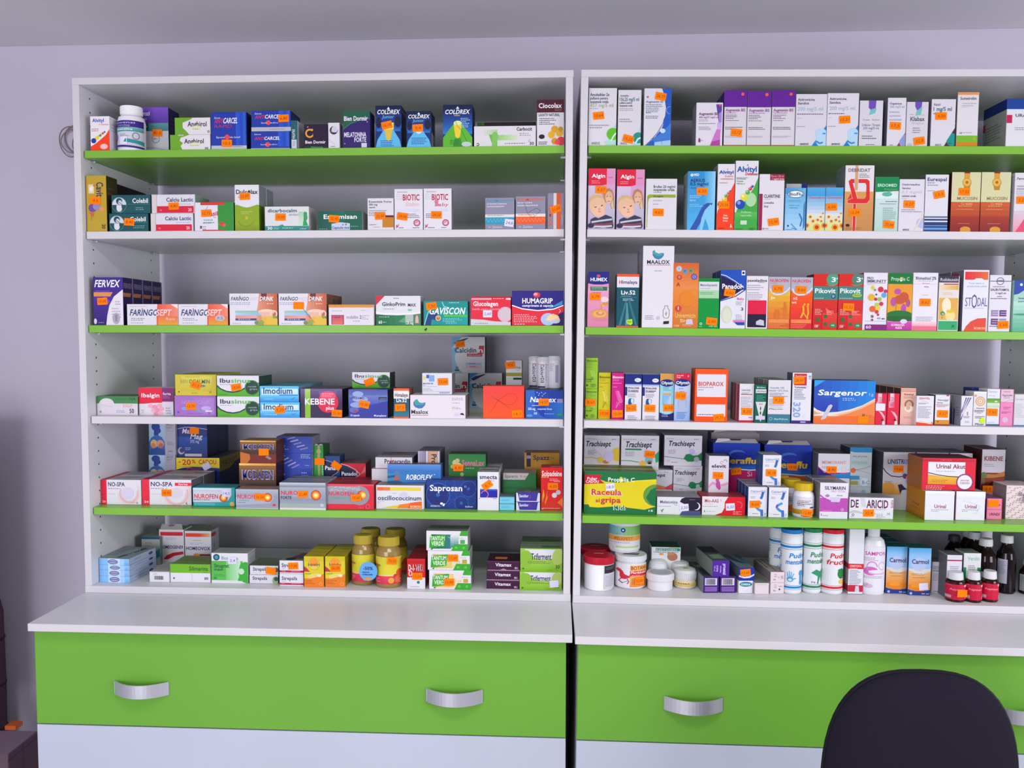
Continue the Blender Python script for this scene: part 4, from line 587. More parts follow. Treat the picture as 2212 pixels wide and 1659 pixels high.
SUP = 'g 0 0 100 28 e06820 e88428;g 0 28 100 100 d8c420 d0c024;e 66 34 50 10 d8cc70;p e07820 0 0 100 0 100 44 60 32 20 26 0 28;r 0 84 100 100 c8b81c;c 50 74 29 9c9448;c 50 74 27 dcc048;e 50 82 22 14 e89028;T 20 80 70 78 3a3450 Supradyn;p b8303c 0 50 30 50 16 60 0 68;l 6 50 44 5 1 6c8c1c;l 6 60 22 5 3 a86428;a 84 10 8 1.4 0 360 f0b890;e 76 38 12 5 e0d8b0;'
for i_, q_ in enumerate(('657 700 1202 1268', '702.5 746 1202 1268')):
    B('L6', q_, .06, 'd0c024', SUP + ('k 52 62 o 2 36,00' if i_ else ''), ('yellow and orange vitamin box, left of the front two', 'yellow and orange vitamin box, right of the front two, stickered')[i_], n=1, top='b8a81c', side='8c7c14', topart='r 40 16 84 24 9c8c14', group=None, behind=('yellow and orange vitamin box behind the left front one', 'yellow and orange vitamin box behind the right front one')[i_])
JP = '94 0 100 3 100 64 96 72 80 78 74 80 74 84'; JC = '80 82 83 83 83 98 76 100'
JART = 'g 0 0 100 30 d0304c e04060;g 0 30 100 100 d8cc30 d0c83c;p d8cc80 0 30 100 30 100 50 60 36 30 34 0 40;c 16 70 13 e0a840;T 6 34 66 74 3a3450 Supradyn;e 84 40 12 16 d85030;c 70 30 5 c83838;c 78 18 9 d86838;c 60 14 7 e0a040;l 6 34 22 6 3 f0a0a8;a 86 12 5 1 0 360 f0c0c8;'
for i_, (q_, lb, st_) in enumerate((('756 805 1159 1265', 'front left clear vitamin jar with gold lid, yellow label', None), ('808 863 1163 1271', 'front right clear vitamin jar with gold lid and orange sticker', None), ('771 821 1145', 'back left clear vitamin jar with gold lid', .135), ('824 876 1146', 'back right clear vitamin jar with gold lid', .125))):
    J_ = cyl('L6', q_, lb, JP, JC, (8, 62, 190, 'd0c838', JART + ('k 62 88 o -8 76,00' if i_ == 1 else '')), col='c8a85c', capcol='b09a34', name='vitamin_jar', cat='jar', rough=.12, trans=.55, st=st_, squash=.8)
    if i_ == 1:
        mt = MB(); fs = ell(0, 0, .0215, .0225, 28); F = [(a, -.0006, b) for a, b in fs]; mt.face(F, mat('5ca4dc', .5)); Bk = [(a, 0, b) for a, b in fs]; mt.face(Bk[::-1], mat('5ca4dc', .5))
        for i in range(28): mt.face([F[i - 1], Bk[i - 1], Bk[i], F[i]], mat('5ca4dc', .5))
        put_art(mt, 'T 22 76 58 74 2a2c6c -50%;T 18 56 42 50 2a2c6c reducere_la;T 18 74 30 38 2a2c6c al_doilea_produs;e 50 12 18 9 c8904c', .043, .045, lambda x, y, o: (x - .0215, -.0006 - o, y - .0225), random.Random(3), base=.0003)
        o_ = place(mt.build('discount_tag'), 'L', at_y(798, 1228, .03, 'L').x, J_['y'] - .003, at_y(798, 1231, .03, 'L').z); tag(o_, 'round blue discount tag stuck between the two front vitamin jars', 'tag')
B('L6', '879.5 919 1207 1272', .045, 'c81420', 'r 0 0 100 38 d4d4da;g 0 86 100 100 b01018 d01c24;T 7 94 60 80 e0dcd8 D-1-VITA;T 7 30 42 60 e0b8a8 0;t 40 94 60 80 1c1018 VITA;c 62 22 12 e0e8e8;c 62 22 9 2c7c6c;l 18 80 8 4 1 99a;k 56 42 o 0 15,00', 'red and white vitamin D box of the row of three', n=2, side='8c1c34', top='8c1018', group=None, behind='red vitamin D box in the row behind the stickered one')
u_ = None
TV = 'h 12 10 76 82 {0} {1};r 60 10 96 84 d8d8dc;g 58 16 78 80 {1} d8d8dc;p 34a02c 7 12 44 22 48 82 9 74;T 9 44 52 72 dce8d4 TANTUM;T 12 42 26 46 dce8d4 VERDE;p 34a02c 60 0 100 0 100 34 68 34;p 34a02c 80 76 84 100 100 100 100 76;c 72 16 3.4 5cb850;c 90 16 3.4 5cb850;r 82 36 93 56 {2};l 78 96 66 6 1 99a;l 68 80 46 6 1 99a;s c8ccd0 .9 52 70 58 64 62 54 66 40;p 1c3c34 10 8 14 4 16 12;'
for i_, (q_, c1, c2, c3, k_) in enumerate((('927 1018 1232 1273', 'e8a850', 'ecc890', 'c89838', 'k 48 38 o 2 15,80'), ('924 1015.5 1190', 'c8b040', 'd8cc88', 'b0a028', 'k 60 64 o 2 17,60'), ('921 1011 1147', '14545c', '3c8484', '4ca058', ''))):
    u_ = B('L6', q_, .06, 'd8d8dc', TV.format(c1, c2, c3) + k_, ('bottom orange', 'middle yellow', 'top dark teal')[i_] + ' and green lozenge box in stack of three', on=u_, side='98a49c', top='7c8880')
v_ = None
for i_, q_ in enumerate(('1051 1122 1254 1273.5', '1051 1122 1233', '1053 1123 1212')):
    v_ = B('L6', q_, .07, '3c1236', 'g 0 84 100 100 3c1236 602858;r 0 0 100 7 a894a4;T 25 75 44 78 e4dce4 Vitamax;T 84 95 16 38 a888a0 x30;e 88 32 3 7 c0a8bc' + (';p a894a4 40 10 50 22 60 10' if i_ == 2 else ''), ('bottom', 'middle', 'top')[i_] + ' dark purple vitamin box of the stack', on=v_, top='2c1824', side='240c20', topart='g 0 0 100 100 2c1220 3c2030' + (';r 22 26 60 52 e0782c' if i_ == 2 else ''))
w_ = None
TR = 'c 12 46 16 7cb02c;g 0 0 100 30 74ac20 8cbc40;p d4d4dc 16 84 40 54 60 50 84 58 90 96 10 96;e 14 56 15 36 84b438;e 92 60 16 40 a8c060;p 7cb02c 70 0 100 0 100 40;T 26 74 52 78 34384c Triferment;l 18 82 44 6 2 5c7c2c;c 7 12 2.2 3c6c14;T 84 94 14 30 3c5c1c 30;l 66 96 8 4 1 3c6c14;'
for i_, q_ in enumerate(('1122.5 1214 1235 1275', '1124 1215 1185')):
    w_ = B('L6', q_, .06, '90bc44', TR + ('' if i_ else 'k 82 36 w 4'), ('lower white and green digestive enzyme box, white sticker', 'upper white and green digestive enzyme box, no sticker')[i_], on=w_, n=i_, top='7c8c7c', topart='r 0 60 100 66 98a898;r 50 20 96 44 487438', behind='green enzyme box behind the upper one')
# ---------------- right bookcase, top shelf ----------------
SD_ = 't 12 42 2 6 14161c SANDOZ;'
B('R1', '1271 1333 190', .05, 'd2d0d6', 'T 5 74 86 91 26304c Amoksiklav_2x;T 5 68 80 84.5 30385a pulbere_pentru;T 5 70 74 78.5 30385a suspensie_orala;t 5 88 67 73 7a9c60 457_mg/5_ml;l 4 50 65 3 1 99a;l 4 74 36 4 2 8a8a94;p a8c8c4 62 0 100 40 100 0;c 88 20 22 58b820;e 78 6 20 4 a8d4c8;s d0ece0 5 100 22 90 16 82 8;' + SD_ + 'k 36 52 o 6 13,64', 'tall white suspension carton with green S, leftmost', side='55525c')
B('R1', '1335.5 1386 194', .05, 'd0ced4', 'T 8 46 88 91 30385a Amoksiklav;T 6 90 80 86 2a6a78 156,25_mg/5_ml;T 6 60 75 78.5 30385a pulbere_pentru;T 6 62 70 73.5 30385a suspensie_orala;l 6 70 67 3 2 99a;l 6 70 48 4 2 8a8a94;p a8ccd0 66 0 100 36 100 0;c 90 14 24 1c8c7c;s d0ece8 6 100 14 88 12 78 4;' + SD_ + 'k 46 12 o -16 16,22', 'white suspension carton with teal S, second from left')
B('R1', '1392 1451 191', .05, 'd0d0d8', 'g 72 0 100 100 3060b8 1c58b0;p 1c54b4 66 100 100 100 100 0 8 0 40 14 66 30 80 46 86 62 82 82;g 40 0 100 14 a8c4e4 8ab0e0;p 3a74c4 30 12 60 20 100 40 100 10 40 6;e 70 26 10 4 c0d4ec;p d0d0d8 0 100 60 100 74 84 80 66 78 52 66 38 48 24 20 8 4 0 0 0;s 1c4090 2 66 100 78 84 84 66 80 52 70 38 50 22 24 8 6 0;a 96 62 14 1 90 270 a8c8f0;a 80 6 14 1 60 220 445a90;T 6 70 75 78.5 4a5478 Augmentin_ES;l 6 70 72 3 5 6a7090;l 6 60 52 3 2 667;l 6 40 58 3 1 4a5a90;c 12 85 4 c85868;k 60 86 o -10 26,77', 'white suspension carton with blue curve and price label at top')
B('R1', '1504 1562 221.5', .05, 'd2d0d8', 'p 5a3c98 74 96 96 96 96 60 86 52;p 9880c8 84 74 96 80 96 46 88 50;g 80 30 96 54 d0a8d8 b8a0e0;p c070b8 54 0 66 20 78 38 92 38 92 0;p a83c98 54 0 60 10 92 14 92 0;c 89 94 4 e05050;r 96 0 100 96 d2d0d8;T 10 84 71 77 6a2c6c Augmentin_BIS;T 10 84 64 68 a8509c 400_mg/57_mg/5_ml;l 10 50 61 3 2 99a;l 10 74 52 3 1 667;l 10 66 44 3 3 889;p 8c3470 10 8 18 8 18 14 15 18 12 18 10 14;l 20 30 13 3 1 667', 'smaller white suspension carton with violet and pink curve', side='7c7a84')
AUG = 'r 0 70 100 100 5c1c8c;r 0 0 100 1.6 8c2438;c 80 93 7 e05848;T 6 92 62 67 7a3c84 Augmentin_BIS;l 6 80 60 3 1 a06898;l 6 62 56 3 3 7a5a88;l 6 72 46 2.5 1 667;l 6 84 34 3 2 556;l 6 92 18 2 2 99a;r 99 0 100 70 889;'
for i_, (q_, l_) in enumerate((('1565 1614.5 195', 'white carton with purple top, orange sticker, left of three alike'), ('1615 1667 196', 'white carton with purple top, middle of three alike'), ('1668 1719 195', 'white carton with purple top, right of three alike'))):
    B('R1', q_, .05, 'ccc9cf', AUG + ('k 56 24 o -6 12,12' if i_ == 0 else ''), l_, side='3c1070', top='c0a0b0', n=1 if i_ == 0 else 0, behind='purple topped carton behind the stickered one')
AZI = 'T 6 60 87 91.5 2a3458 Azitromicina;T 6 42 80 84.5 2a3458 Sandoz;t 6 88 68 75 8aa8c0 200_mg/5_ml;l 4 90 62 3.4 1 2a3458;l 4 22 54 2 1 99a;l 4 44 38 3 1 889;p 1c78c0 54 0 100 40 100 0;p a8cce0 64 10 72 20 100 28 100 0 76 0;e 84 24 18 10 a8cce4;s 2a80bc 5 66 10 80 5 90 7;s 2a80bc 4 88 24 98 24;' + 'T 16 44 2 5.5 1c2c4c SANDOZ;'
B('R1', '1719.5 1787 203', .05, 'cccad2', AZI, 'white antibiotic carton with blue corner, left one without sticker')
B('R1', '1787.5 1856 201', .05, 'd0ced6', AZI + 'k 56 50 o 3 15,21', 'white antibiotic carton with blue corner, right one with sticker')
CEF = 'p 6a48a8 38 100 70 100 68 84 50 78 38 84;p 6ab8b4 40 68 46 80 72 84 66 72;'
B('R1', '1857 1908 217', .05, 'cbc9d1', CEF + 'i 12 44 56 60 889 Terapia;i 54 86 56 60 c08878 Ranbaxy;i 10 88 44 49 445070 Cefaclor_Terapia;t 16 84 37 42 445070 250_mg/5_ml;l 34 68 33 3 1 889;l 12 86 23 5 2 667;l 30 70 4 3 1 556', 'white antibiotic carton with violet flag, shorter', side='6c6a74')
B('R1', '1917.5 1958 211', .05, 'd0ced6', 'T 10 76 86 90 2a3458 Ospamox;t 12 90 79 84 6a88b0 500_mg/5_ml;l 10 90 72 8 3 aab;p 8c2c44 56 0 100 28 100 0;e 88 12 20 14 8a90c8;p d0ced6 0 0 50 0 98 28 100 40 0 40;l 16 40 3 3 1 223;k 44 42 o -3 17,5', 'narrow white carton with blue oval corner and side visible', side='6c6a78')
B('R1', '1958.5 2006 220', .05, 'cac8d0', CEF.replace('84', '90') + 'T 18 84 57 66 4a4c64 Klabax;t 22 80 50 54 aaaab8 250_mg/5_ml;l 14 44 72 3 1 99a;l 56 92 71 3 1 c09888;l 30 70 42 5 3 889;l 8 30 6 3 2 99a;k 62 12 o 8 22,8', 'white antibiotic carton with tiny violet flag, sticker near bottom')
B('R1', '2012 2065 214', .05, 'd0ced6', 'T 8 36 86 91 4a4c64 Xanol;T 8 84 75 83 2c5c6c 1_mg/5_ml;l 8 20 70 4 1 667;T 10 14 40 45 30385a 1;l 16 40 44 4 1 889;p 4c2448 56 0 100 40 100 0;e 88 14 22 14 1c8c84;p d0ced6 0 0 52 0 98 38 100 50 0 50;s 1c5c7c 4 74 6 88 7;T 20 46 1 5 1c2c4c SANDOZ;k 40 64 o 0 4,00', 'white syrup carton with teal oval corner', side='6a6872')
B('R1', '2068.5 2115 199', .05, 'd2d0d4', 'r 0 95 100 100 d88c50;T 12 88 86 91 50405c Sumetrolim;l 20 90 80 4 2 a8a8b8;l 16 60 73 3 1 b8b8c4;T 14 26 23 26 667 100;l 30 84 26 3 1 99a;r 0 8 100 20 6cb028;r 0 0 100 8 c87c1c;c 84 14 7 9cb028', 'tall white carton with green and orange bottom bands', side='7c7a80', top='c87838')
B('R1', '2175 2262 213', .1, 'd2d4d8', 'r 0 78 100 100 143c8c;r 0 76 100 78 c0d8ec;r 0 49 14 66 b81c50;T 22 80 62 68 445 URASTYL;l 22 80 40 4 2 889', 'big white box with dark blue top band cut by frame', side='8c948c', side_art='r 0 78 100 100 0c2868;r 0 50 10 66 a01848;l 10 92 56 6 6 5c645c', rz=0)
# ---------------- right bookcase, second shelf ----------------
ALG = 'g 0 30 100 74 b8b0c8 c8b8d0;r 68 70 100 100 d08cb4;r 50 46 100 74 c898c0;p d01c3c 0 100 68 100 68 74 50 72 0 72;p d01c3c 0 73 40 73 64 75 0 75;T 12 62 85 91 f0e8ec Algin;l 12 50 80 3 2 e08898;l 74 92 86 3 1 a04080;p a87c54 56 56 62 65 76 68 90 64 96 54 98 40 98 34 88 32 80 44 60 44;e 77 53 14 10 d0a488;e 77 48 10 7 d8ac90;s 5a3830 2 68 54 73 54;s 5a3830 2 80 54 85 54;s a05048 2 72 46 82 46;p c8b89c 84 40 90 34 96 34 92 50;g 40 0 100 34 a8a0b8 b8b0c4;e 34 40 31 17 d8b090;p c8a878 4 44 8 52 20 57 38 57 54 54 60 48 56 50 36 53 18 50;e 40 30 24 10 e0b498;s 3c2c30 3 24 36 32 37;s 3c2c30 3 48 38 55 40;s b06858 2.4 38 29 48 29;e 42 33 4 2 c89878;p 34384c 10 16 26 20 40 18 66 24 90 20 96 6 92 2 60 3 30 2 10 6;p b8bac8 14 13 40 15 90 18 90 15 40 12 14 10;p a03c4c 12 9 60 9 92 11 92 9 60 7 12 7;p c0c0cc 16 6 60 6 90 7 90 4 60 3 16 3;e 12 6 12 4 2c3048;l 70 94 3 3 1 556;'
B('R2', '1271 1330 364', .055, 'b8a8c4', ALG + 'k 47 79 o -4 6,57'.replace('79', '65'), 'red and pink syrup carton, mother and baby picture, leftmost, stickered', group=None)
B('R2', '1333 1393 366', .055, 'b8a8c4', ALG, 'red and pink syrup carton, mother and baby picture, without sticker')
B('R2', '1395.5 1463 386', .05, 'd0ced4', 'p 8ca030 4 4 4 66 10 69 96 69 96 63 16 63 9 60 7 52 6 4;T 24 94 82 87 344 Brufen_20_mg/ml;T 24 92 76 81 344 suspensie_orala;l 24 54 74 4 1 889;T 24 55 64 67 333c1c 20_mg/ml;l 24 56 58 4 1 99a;l 24 40 51 4 1 99a;k 41 34 o -1 4,63', 'white suspension carton with olive green bracket line')
B('R2', '1486 1546 370', .06, '3c98cc', 'g 0 0 100 100 4ca8d8 2a84c0;h 60 30 100 100 3c98cc 8cc4e4;p 2c50a0 10 0 34 20 56 42 72 46 92 46 80 34 60 22 34 0;p 7cc0e4 46 0 52 20 64 34 84 44 100 36 100 0;p 3494cc 56 0 66 20 76 8 80 0;c 14 93.5 5 e0ecf4;c 14 93.5 2 3c98cc;T 21 40 92 96 e0ecf4 MSD;T 8 62 82 87 1c3068 AERIUS;T 8 74 76 81 1c3068 0,5_mg/ml;l 10 80 72 3 1 2a5a90;l 8 56 59 3 2 8cc8e4;t 8 28 49 52 c8e4f4 120_ml;l 8 60 44 3 2 7cc0e4;k 52 66 o -1 6,30', 'blue syrup carton with darker blue swoosh', side='90a0b0')
ALV = 'p {0} 0 30 6 36 30 48 60 62 84 78 100 {2} 100 0 0 0;g 0 6 100 20 {0} {0};p d2d0d6 0 34 0 100 2 60;'
def ball(x, y, r, c): return 'c %s %s %s %s;e %s %s %s %s %s;' % (x, y, r, c, x - r * .3, y + r * .12, r * .35, r * .13, mixh(c, 'ffffff', .45))
B('R2', '1550.5 1588 354', .055, 'd4d2d8', 'p e83c18 0 0 100 0 100 72 78 60 30 36 6 31 0 24;' + ball(18, 39, 15, '1c34a0') + ball(42, 46, 16, 'd0b830') + ball(52, 52, 10, '50983c') + ball(64, 56, 8, 'c84848') + ball(74, 59, 5, '2c3898') + 'T 8 92 85 90 1c3494 Alvityl;c 56 92 3 c84048;i 40 90 80 83 c84858 Solutie;i 16 92 76 79 c84858 multivitaminica;l 10 60 72 3 1 c08888;c 50 20 20 e8502c;T 40 60 21 23.5 f0d0c8 Forta;T 36 66 17 19.5 f0d0c8 fizica;T 36 64 13 15.5 f0d0c8 buna;p e8e0dc 78 4 84 10 90 4;l 8 50 3 2 1 802;k 40 38 o -1 25,50', 'white and orange red vitamin carton with coloured balls', side='8c8a94')
B('R2', '1589 1639 347', .055, 'd4d2d8', 'p 3ca040 0 0 100 0 100 76 80 60 36 38 10 30 2 20;g 0 14 100 26 3ca040 5cb054;e 70 44 24 10 a0cc98;' + ball(24, 37, 21, '1c44a8') + ball(40, 47.5, 16, 'd0cc40') + ball(55, 54.5, 10, '4ca048') + ball(66, 59.5, 8, 'c83848') + ball(75, 63, 6, '2c4498') + 'T 6 92 84 91.5 14489c Alvityl;c 52 93.5 3 3c9c40;I 42 96 79 83 c03050 Defenses;l 6 84 76 2.6 1 99a;T 6 46 73 75 6a8c74 Echinaceea;T 6 34 69.5 71.5 6a8c74 Propolis;T 6 42 66 68 6a8c74 Vitamina_C;T 28 72 25 27.5 a8d8a8 Defensa;T 26 74 20 22.5 a8d8a8 naturelle;r 26 8 54 14 b8d0b8;l 6 44 2 2 1 1c5c24;l 66 96 3 2 2 1c5c24', 'tallest white and green vitamin carton with coloured balls', side='8c8a94', n=1, behind='white and green vitamin carton behind the tallest one')
B('R2', '1640.5 1695 376', .055, 'd2d0d6', 'r 0 0 14 65 8c1c44;r 42 89 100 100 8c1c3c;T 46 96 94.5 98 c88898 Flacon_120_ml;T 50 98 90 93 e0c0c8 1_mg/ml_sirop;T 19 84 58 63.5 3c3c4c CLARITINE;l 19 54 56 2.4 1 99a;T 19 60 47.5 51 66667a Loratadina;T 20 38 41 44.5 66667a Sirop;c 20 3 3.4 445;c 20 3 1.6 d2d0d6;t 27 42 2 4 445 MSD;k 60 15 o 8 12,90', 'white antihistamine syrup carton with maroon band and corner')
B('R2', '1696.5 1741 406', .05, '5ca4d0', 'g 0 0 100 90 a0c8e0 60a4d0;h 0 86 100 100 3c8cc0 68acd4;e 50 85.5 40 9 2c5078;e 50 85.5 37 7.6 dce4ec;T 18 84 82 89 2c3c58 BioFlu;t 16 74 68 72 4a88b8 Respiratiol;t 18 70 58 61 3478a8 solutie_orala;t 22 62 52 55 3478a8 dispersabila;s 2c70b0 7 76 10 84 26 70 40;s 3880bc 4 60 2 30 16;s 3880bc 4 60 2 34 6;p 2c78b4 90 60 98 70 98 10 90 2;c 16 11 5 30506c;l 6 40 3 3 1 3c78a0', 'light blue flu syrup carton with white oval title')
B('R2', '1698 1744 397', .05, 'c8c6ce', 'r 72 60 100 100 1c2c7c', 'white and navy carton behind the light blue flu carton', st=.075)
CLO = 'g 0 40 100 100 c0ccd8 3c90c8;g 0 0 100 40 d0cc80 d0d4c8;g 0 80 100 100 3c94cc 4ca0d0;T 8 94 74 79 c03c50 Clorocalcin;l 30 70 68 3 3 8cb8d8;' + ''.join('c %s %s %s d8a020;c %s %s %s b8381c;' % (x, y, r, x, y, r * .55) for x, y, r in ((58, 8, 20), (98, 12, 16), (2, 12, 14), (20, 32, 9), (36, 22, 9), (62, 25, 8), (78, 32, 6), (82, 22, 6), (90, 40, 5)))
for i_, q_ in enumerate(('1743.5 1783 405', '1783.5 1822 405')):
    B('R2', q_, .05, '5ca4d0', CLO + ('' if i_ == 0 else 'k 34 55 o 1 6,00'), ('left blue and yellow syrup carton with sunflowers, no sticker', 'right blue and yellow syrup carton with sunflowers, stickered')[i_])
B('R2', '1826 1889 357', .06, 'd4d0d4', 'r 0 0 100 60 c89050;g 0 0 100 60 b8804c cc9454;r 34 62 44 100 c89868;T 10 86 90 95 6c6470 DEBRIDAT;l 48 86 87 2.4 3 667;p d0282c 12 76 20 79 32 79 32 73 26 73 44 48 30 48 12 74;p d0282c 46 79 76 79 84 76 86 60 86 46 78 42 12 42 8 46 24 60 30 54 24 49 68 49 74 52 74 70 70 73 46 73;s f0d8c8 .8 12 74 26 50 8 46 12 42 78 42 86 47;s f0d8c8 .8 32 73 44 50;p c89868 34 80 44 80 44 66 38 62 34 66;r 30 0 40 41 d0282c;r 28.6 0 30 41 f0d8c8;r 40 0 41.4 41 f0d8c8;e 13 8.5 7 2.2 2c2024;l 8 70 5 2 2 9c6838;k 36 28 o 3 15,04', 'tall white and tan carton with large red ribbon D', side='6c7478')
B('R2', '1891.5 1942 382', .05, 'cfe0dc', 'g 0 0 100 60 a8c8bc c0d4d0;r 0 72 100 100 0c8048;p cfd6d6 0 72 100 74 100 68 80 70 60 74 40 70 20 72;e 50 68 22 4 5aa898;T 8 92 82 87 c0e0d0 ERDOMED;t 38 94 76 79 6cb890 Erdosteina;l 44 96 55 2.6 1 334;l 20 96 51 3 1 889;l 34 96 43 3.6 9 7c9c94;k 62 12 o -6 20,44', 'green topped cough syrup carton with pale aqua body', side='7c9484')
B('R2', '1943 1998 387', .05, 'd0ced6', 'T 10 80 88 91.5 44465e Desloratadina;T 10 44 81 84.5 44465e Sandoz;t 10 88 73 78 b0acc4 0,5_mg/ml;T 10 66 66 69.5 44465e solutie_orala;l 10 40 63 2 1 99a;l 10 90 42 3.6 2 88889a;e 94 16 22 10 a8b4d4;p d8ccb0 60 0 66 0 100 32 100 38;T 18 44 1.5 4.5 1c2430 SANDOZ;k 40 52 o -2 6,27', 'white allergy solution carton with faint blue oval')
B('R2', '1999 2050 377', .05, 'd0d0d8', 'T 8 90 88.5 94.5 20246c Eurespal;l 8 50 86 3 1 667;l 8 80 82 3 1 778;l 8 60 72 3 1 99a;r 0 0 100 26 1c3c74;r 0 25 100 27 6c7c9c;r 0 22 100 24 d0d0d8;r 0 16.5 100 21 d0d0d8;r 0 19 100 21 14244c;r 0 9.5 100 10.5 8ca8d0;r 0 3 100 6.5 5c94d0;r 0 6.5 100 7.6 1c3c74;k 60 65 o 12 13,5', 'white syrup carton with navy and white stripes below', side='5c5a68')
MUC = 'g 0 0 100 50 8c2c1c c05828;g 0 0 100 26 7c1c20 9c3420;r 0 50 100 100 c8c89c;p c89430 42 98 62 98 60 72 44 72;p b07c20 40 82 66 82 62 70 44 70;a 52 83 16 2 0 360 b88828;c 52 83 13 d8a83c;c 52 83 5 a05c1c;r 42 98 62 100 8c1c1c;T 20 90 53.5 58.5 8a7c58 MUCOSIN;T 34 74 45 48.5 e0a060 CU_MIERE;l 26 80 43.5 2.4 1 e0a868;l 20 80 38 2 1 d89870;l 26 80 14 2 1 c88070;e 52 4 18 4.6 c8902c;p c8902c 34 0 70 0 70 5 34 5;'
for i_, q_ in enumerate(('2056 2119 372', '2120 2184 372')):
    B('R2', q_, .06, 'b04824', MUC + ('' if i_ else 'k 44 67 o -2 17,55'), ('honey cough syrup carton, cream and rust, with sticker', 'honey cough syrup carton, cream and rust, without sticker')[i_], side='3c1418', top='8c2420')
B('R2', '2192 2242 373', .05, 'd0ced4', 'g 0 0 100 36 e08ca0 c8c0cc;p d04868 10 0 60 30 60 0;I 8 60 88 92 44465e Fervisol;l 10 60 78 4 2 889;l 8 60 72 3 4 99a;k 34 54 o 2 2,20', 'white and pink syrup carton at the frame edge')
# ---------------- right bookcase, third shelf ----------------
B('R3', '1270 1316 587', .05, 'd08cac', 'g 0 0 100 70 cc7ca0 d898b8;r 0 80 100 100 20247c;p 20247c 0 82 0 79 30 77 70 77 100 79 100 82;T 12 92 83 89 f0f0f6 HUMEX;e 50 92.5 9 2.6 c84858;r 12 66 92 73 1c6c50;l 18 86 72 2.6 2 8cc0a0;l 20 84 63 2.4 1 a05c84;e 78 42 17 5 d8a878;e 84 43 14 4 c88858;e 80 50 20 5 dcc4d0;s c88c50 5 66 42 66 28;e 56 24 42 9 d09054;e 58 24 32 6.5 dca468;e 60 25 20 4 c88850;e 62 26 10 2 e0b480;e 58 14 40 3 c87c90;k 36 55 o 0 6,79', 'pink and navy cough syrup carton with honey picture, leftmost')
B('R3', '1332.5 1381 592', .05, '14505e', 'r 0 95 100 100 d8542c;r 0 75 100 95 d4d0d6;T 10 92 82 88 2c3458 Himalaya;T 10 22 82 88 c83c38 H;T 20 84 62 69 e8eef0 Liv.52;l 22 80 59.5 2.6 1 6a9ca8;r 12 56.4 90 57 4c8c98;l 28 78 54 2.6 2 b8d0d4;p 2c6c78 50 52 84 4 96 4 60 52;p 347480 40 50 10 4 22 4 46 50;p 4c8890 44 46 40 4 60 4 50 46;r 0 0 100 3 d8542c;p a8d82c 46 14 72 16 74 7 66 4 46 8;T 50 68 9 12 5c7c1c 200', 'teal and white liver syrup carton with orange edges', side='3c4c54')
B('R3', '1389 1457 531', .06, 'd4d2d8', 'p 3c78a8 30 93 36 95 40 92 50 90.5 60 91.4 67 91 66 88 60 85 50 83.4 38 84.6 31 88;p 3ca090 31 91 36 94.4 40 91.4 50 90 60 90.8 65 90.4 58 88 44 87.6;T 13 86 78 82.5 2a2838 MAALOX;r 13 76.4 88 77 b02c50;t 37 61 69 70.5 556 cutii_orala;s 3c3c44 1.2 72 12 68 15 68 22 73 24 73 27 83 27 83 24 88 22 88 15 84 12 72 12;s 3c3c44 1.4 78 15 78 20;s 3c3c44 1 74 17 82 18;p 24242a 70 8 88 8.6 87 5 69 4.4;l 10 48 15 2 3 889;e 52 12 6 2.4 b8b4d4', 'very tall plain white antacid carton, tallest on this shelf', side='8c8a92', n=1, behind='tall white antacid carton behind the tallest one')
B('R3', '1454.5 1510 568', .05, 'd87030', 'g 0 0 100 60 c86c34 d88434;g 0 60 100 100 d88848 c85c28;c 22 91 12 a0a8b8;c 22 91 9 b8c0cc;T 17 26 90 93 6c88b8 Zn;c 46 87 10 5c8cb0;T 42 50 86 89 1c5c9c P;c 70 88 9 5c9878;T 65 75 86.5 89.5 1c6c3c K;c 24 78 10 b83c3c;T 20 28 76.5 80 e8b0a0 O;c 82 79 12 4c4498;c 82 79 8 8c88c8;T 78 86 77.5 81 2c2880 C;T 12 28 64 70 b82c20 A;c 22 30 13 c0403c;T 20 24 28 33 f0c8b0 I;e 55 45 30 12 d87c28;T 10 90 16 23 e0b860 Univermicin;T 30 74 9 14 e8c880 Sirop;p c0b8d4 52 6 82 6 78 14 56 14;T 6 26 2 5 e8c080 150;l 40 86 6 2 2 e0b070', 'orange vitamin syrup carton with round vitamin letters', side='a84c20')
B('R3', '1508 1555 601', .05, '0c8c3c', 'r 0 94 100 100 0c7c34;r 4 76 97 93 ccccd4;r 4 60 97 76 9cc89c;T 10 88 84 89 6c6c88 Metoclopramid;l 10 56 80 2.4 1 889;l 10 80 72 3 2 5c9070;T 55 90 3 5.6 a0d8b0 100_ml;c 16 9 6 a8d8b0;c 16 9 3 0c8c3c;l 8 28 4 2 1 a8d8b0;k 66 14 o -6 2,00', 'green syrup carton with white and mint bands', side='0a5c28')
B('R3', '1557 1612 583', .05, 'd2d4dc', 'r 0 66 100 100 1c4cb0;g 0 86 100 100 1c50b0 1c48a8;p 201848 0 90 14 88 50 80 88 69 84 66 50 56 0 48;s d0d0dc 3 0 92 20 90 56 81 92 70;s 2440a0 5 100 66 60 54 0 45;p d2d4dc 0 0 100 0 100 66 60 55 0 47;s 2440a0 4 100 67 60 55 0 47;r 82 91 96 99 e0e0e8;c 89 95 5 2c2c5c;T 6 82 68 76 eef0f4 Panadol;c 86 72 4 d0d8e8;T 66 94 49 53 c03c80 Baby;l 62 94 46 2.4 3 889;T 82 92 31 36 30345c 3;l 62 94 24 2.6 4 99a;e 26 24 22 15 c0c8b0;e 27 22 17 12 ccd0bc;r 52 11 98 14.6 c878b0;p 2440a0 56 11 98 11 98 6 70 6;k 36 61 o -8 6,60', 'white and blue baby painkiller syrup carton', side='28386c', n=1, behind='blue carton behind the baby painkiller syrup')
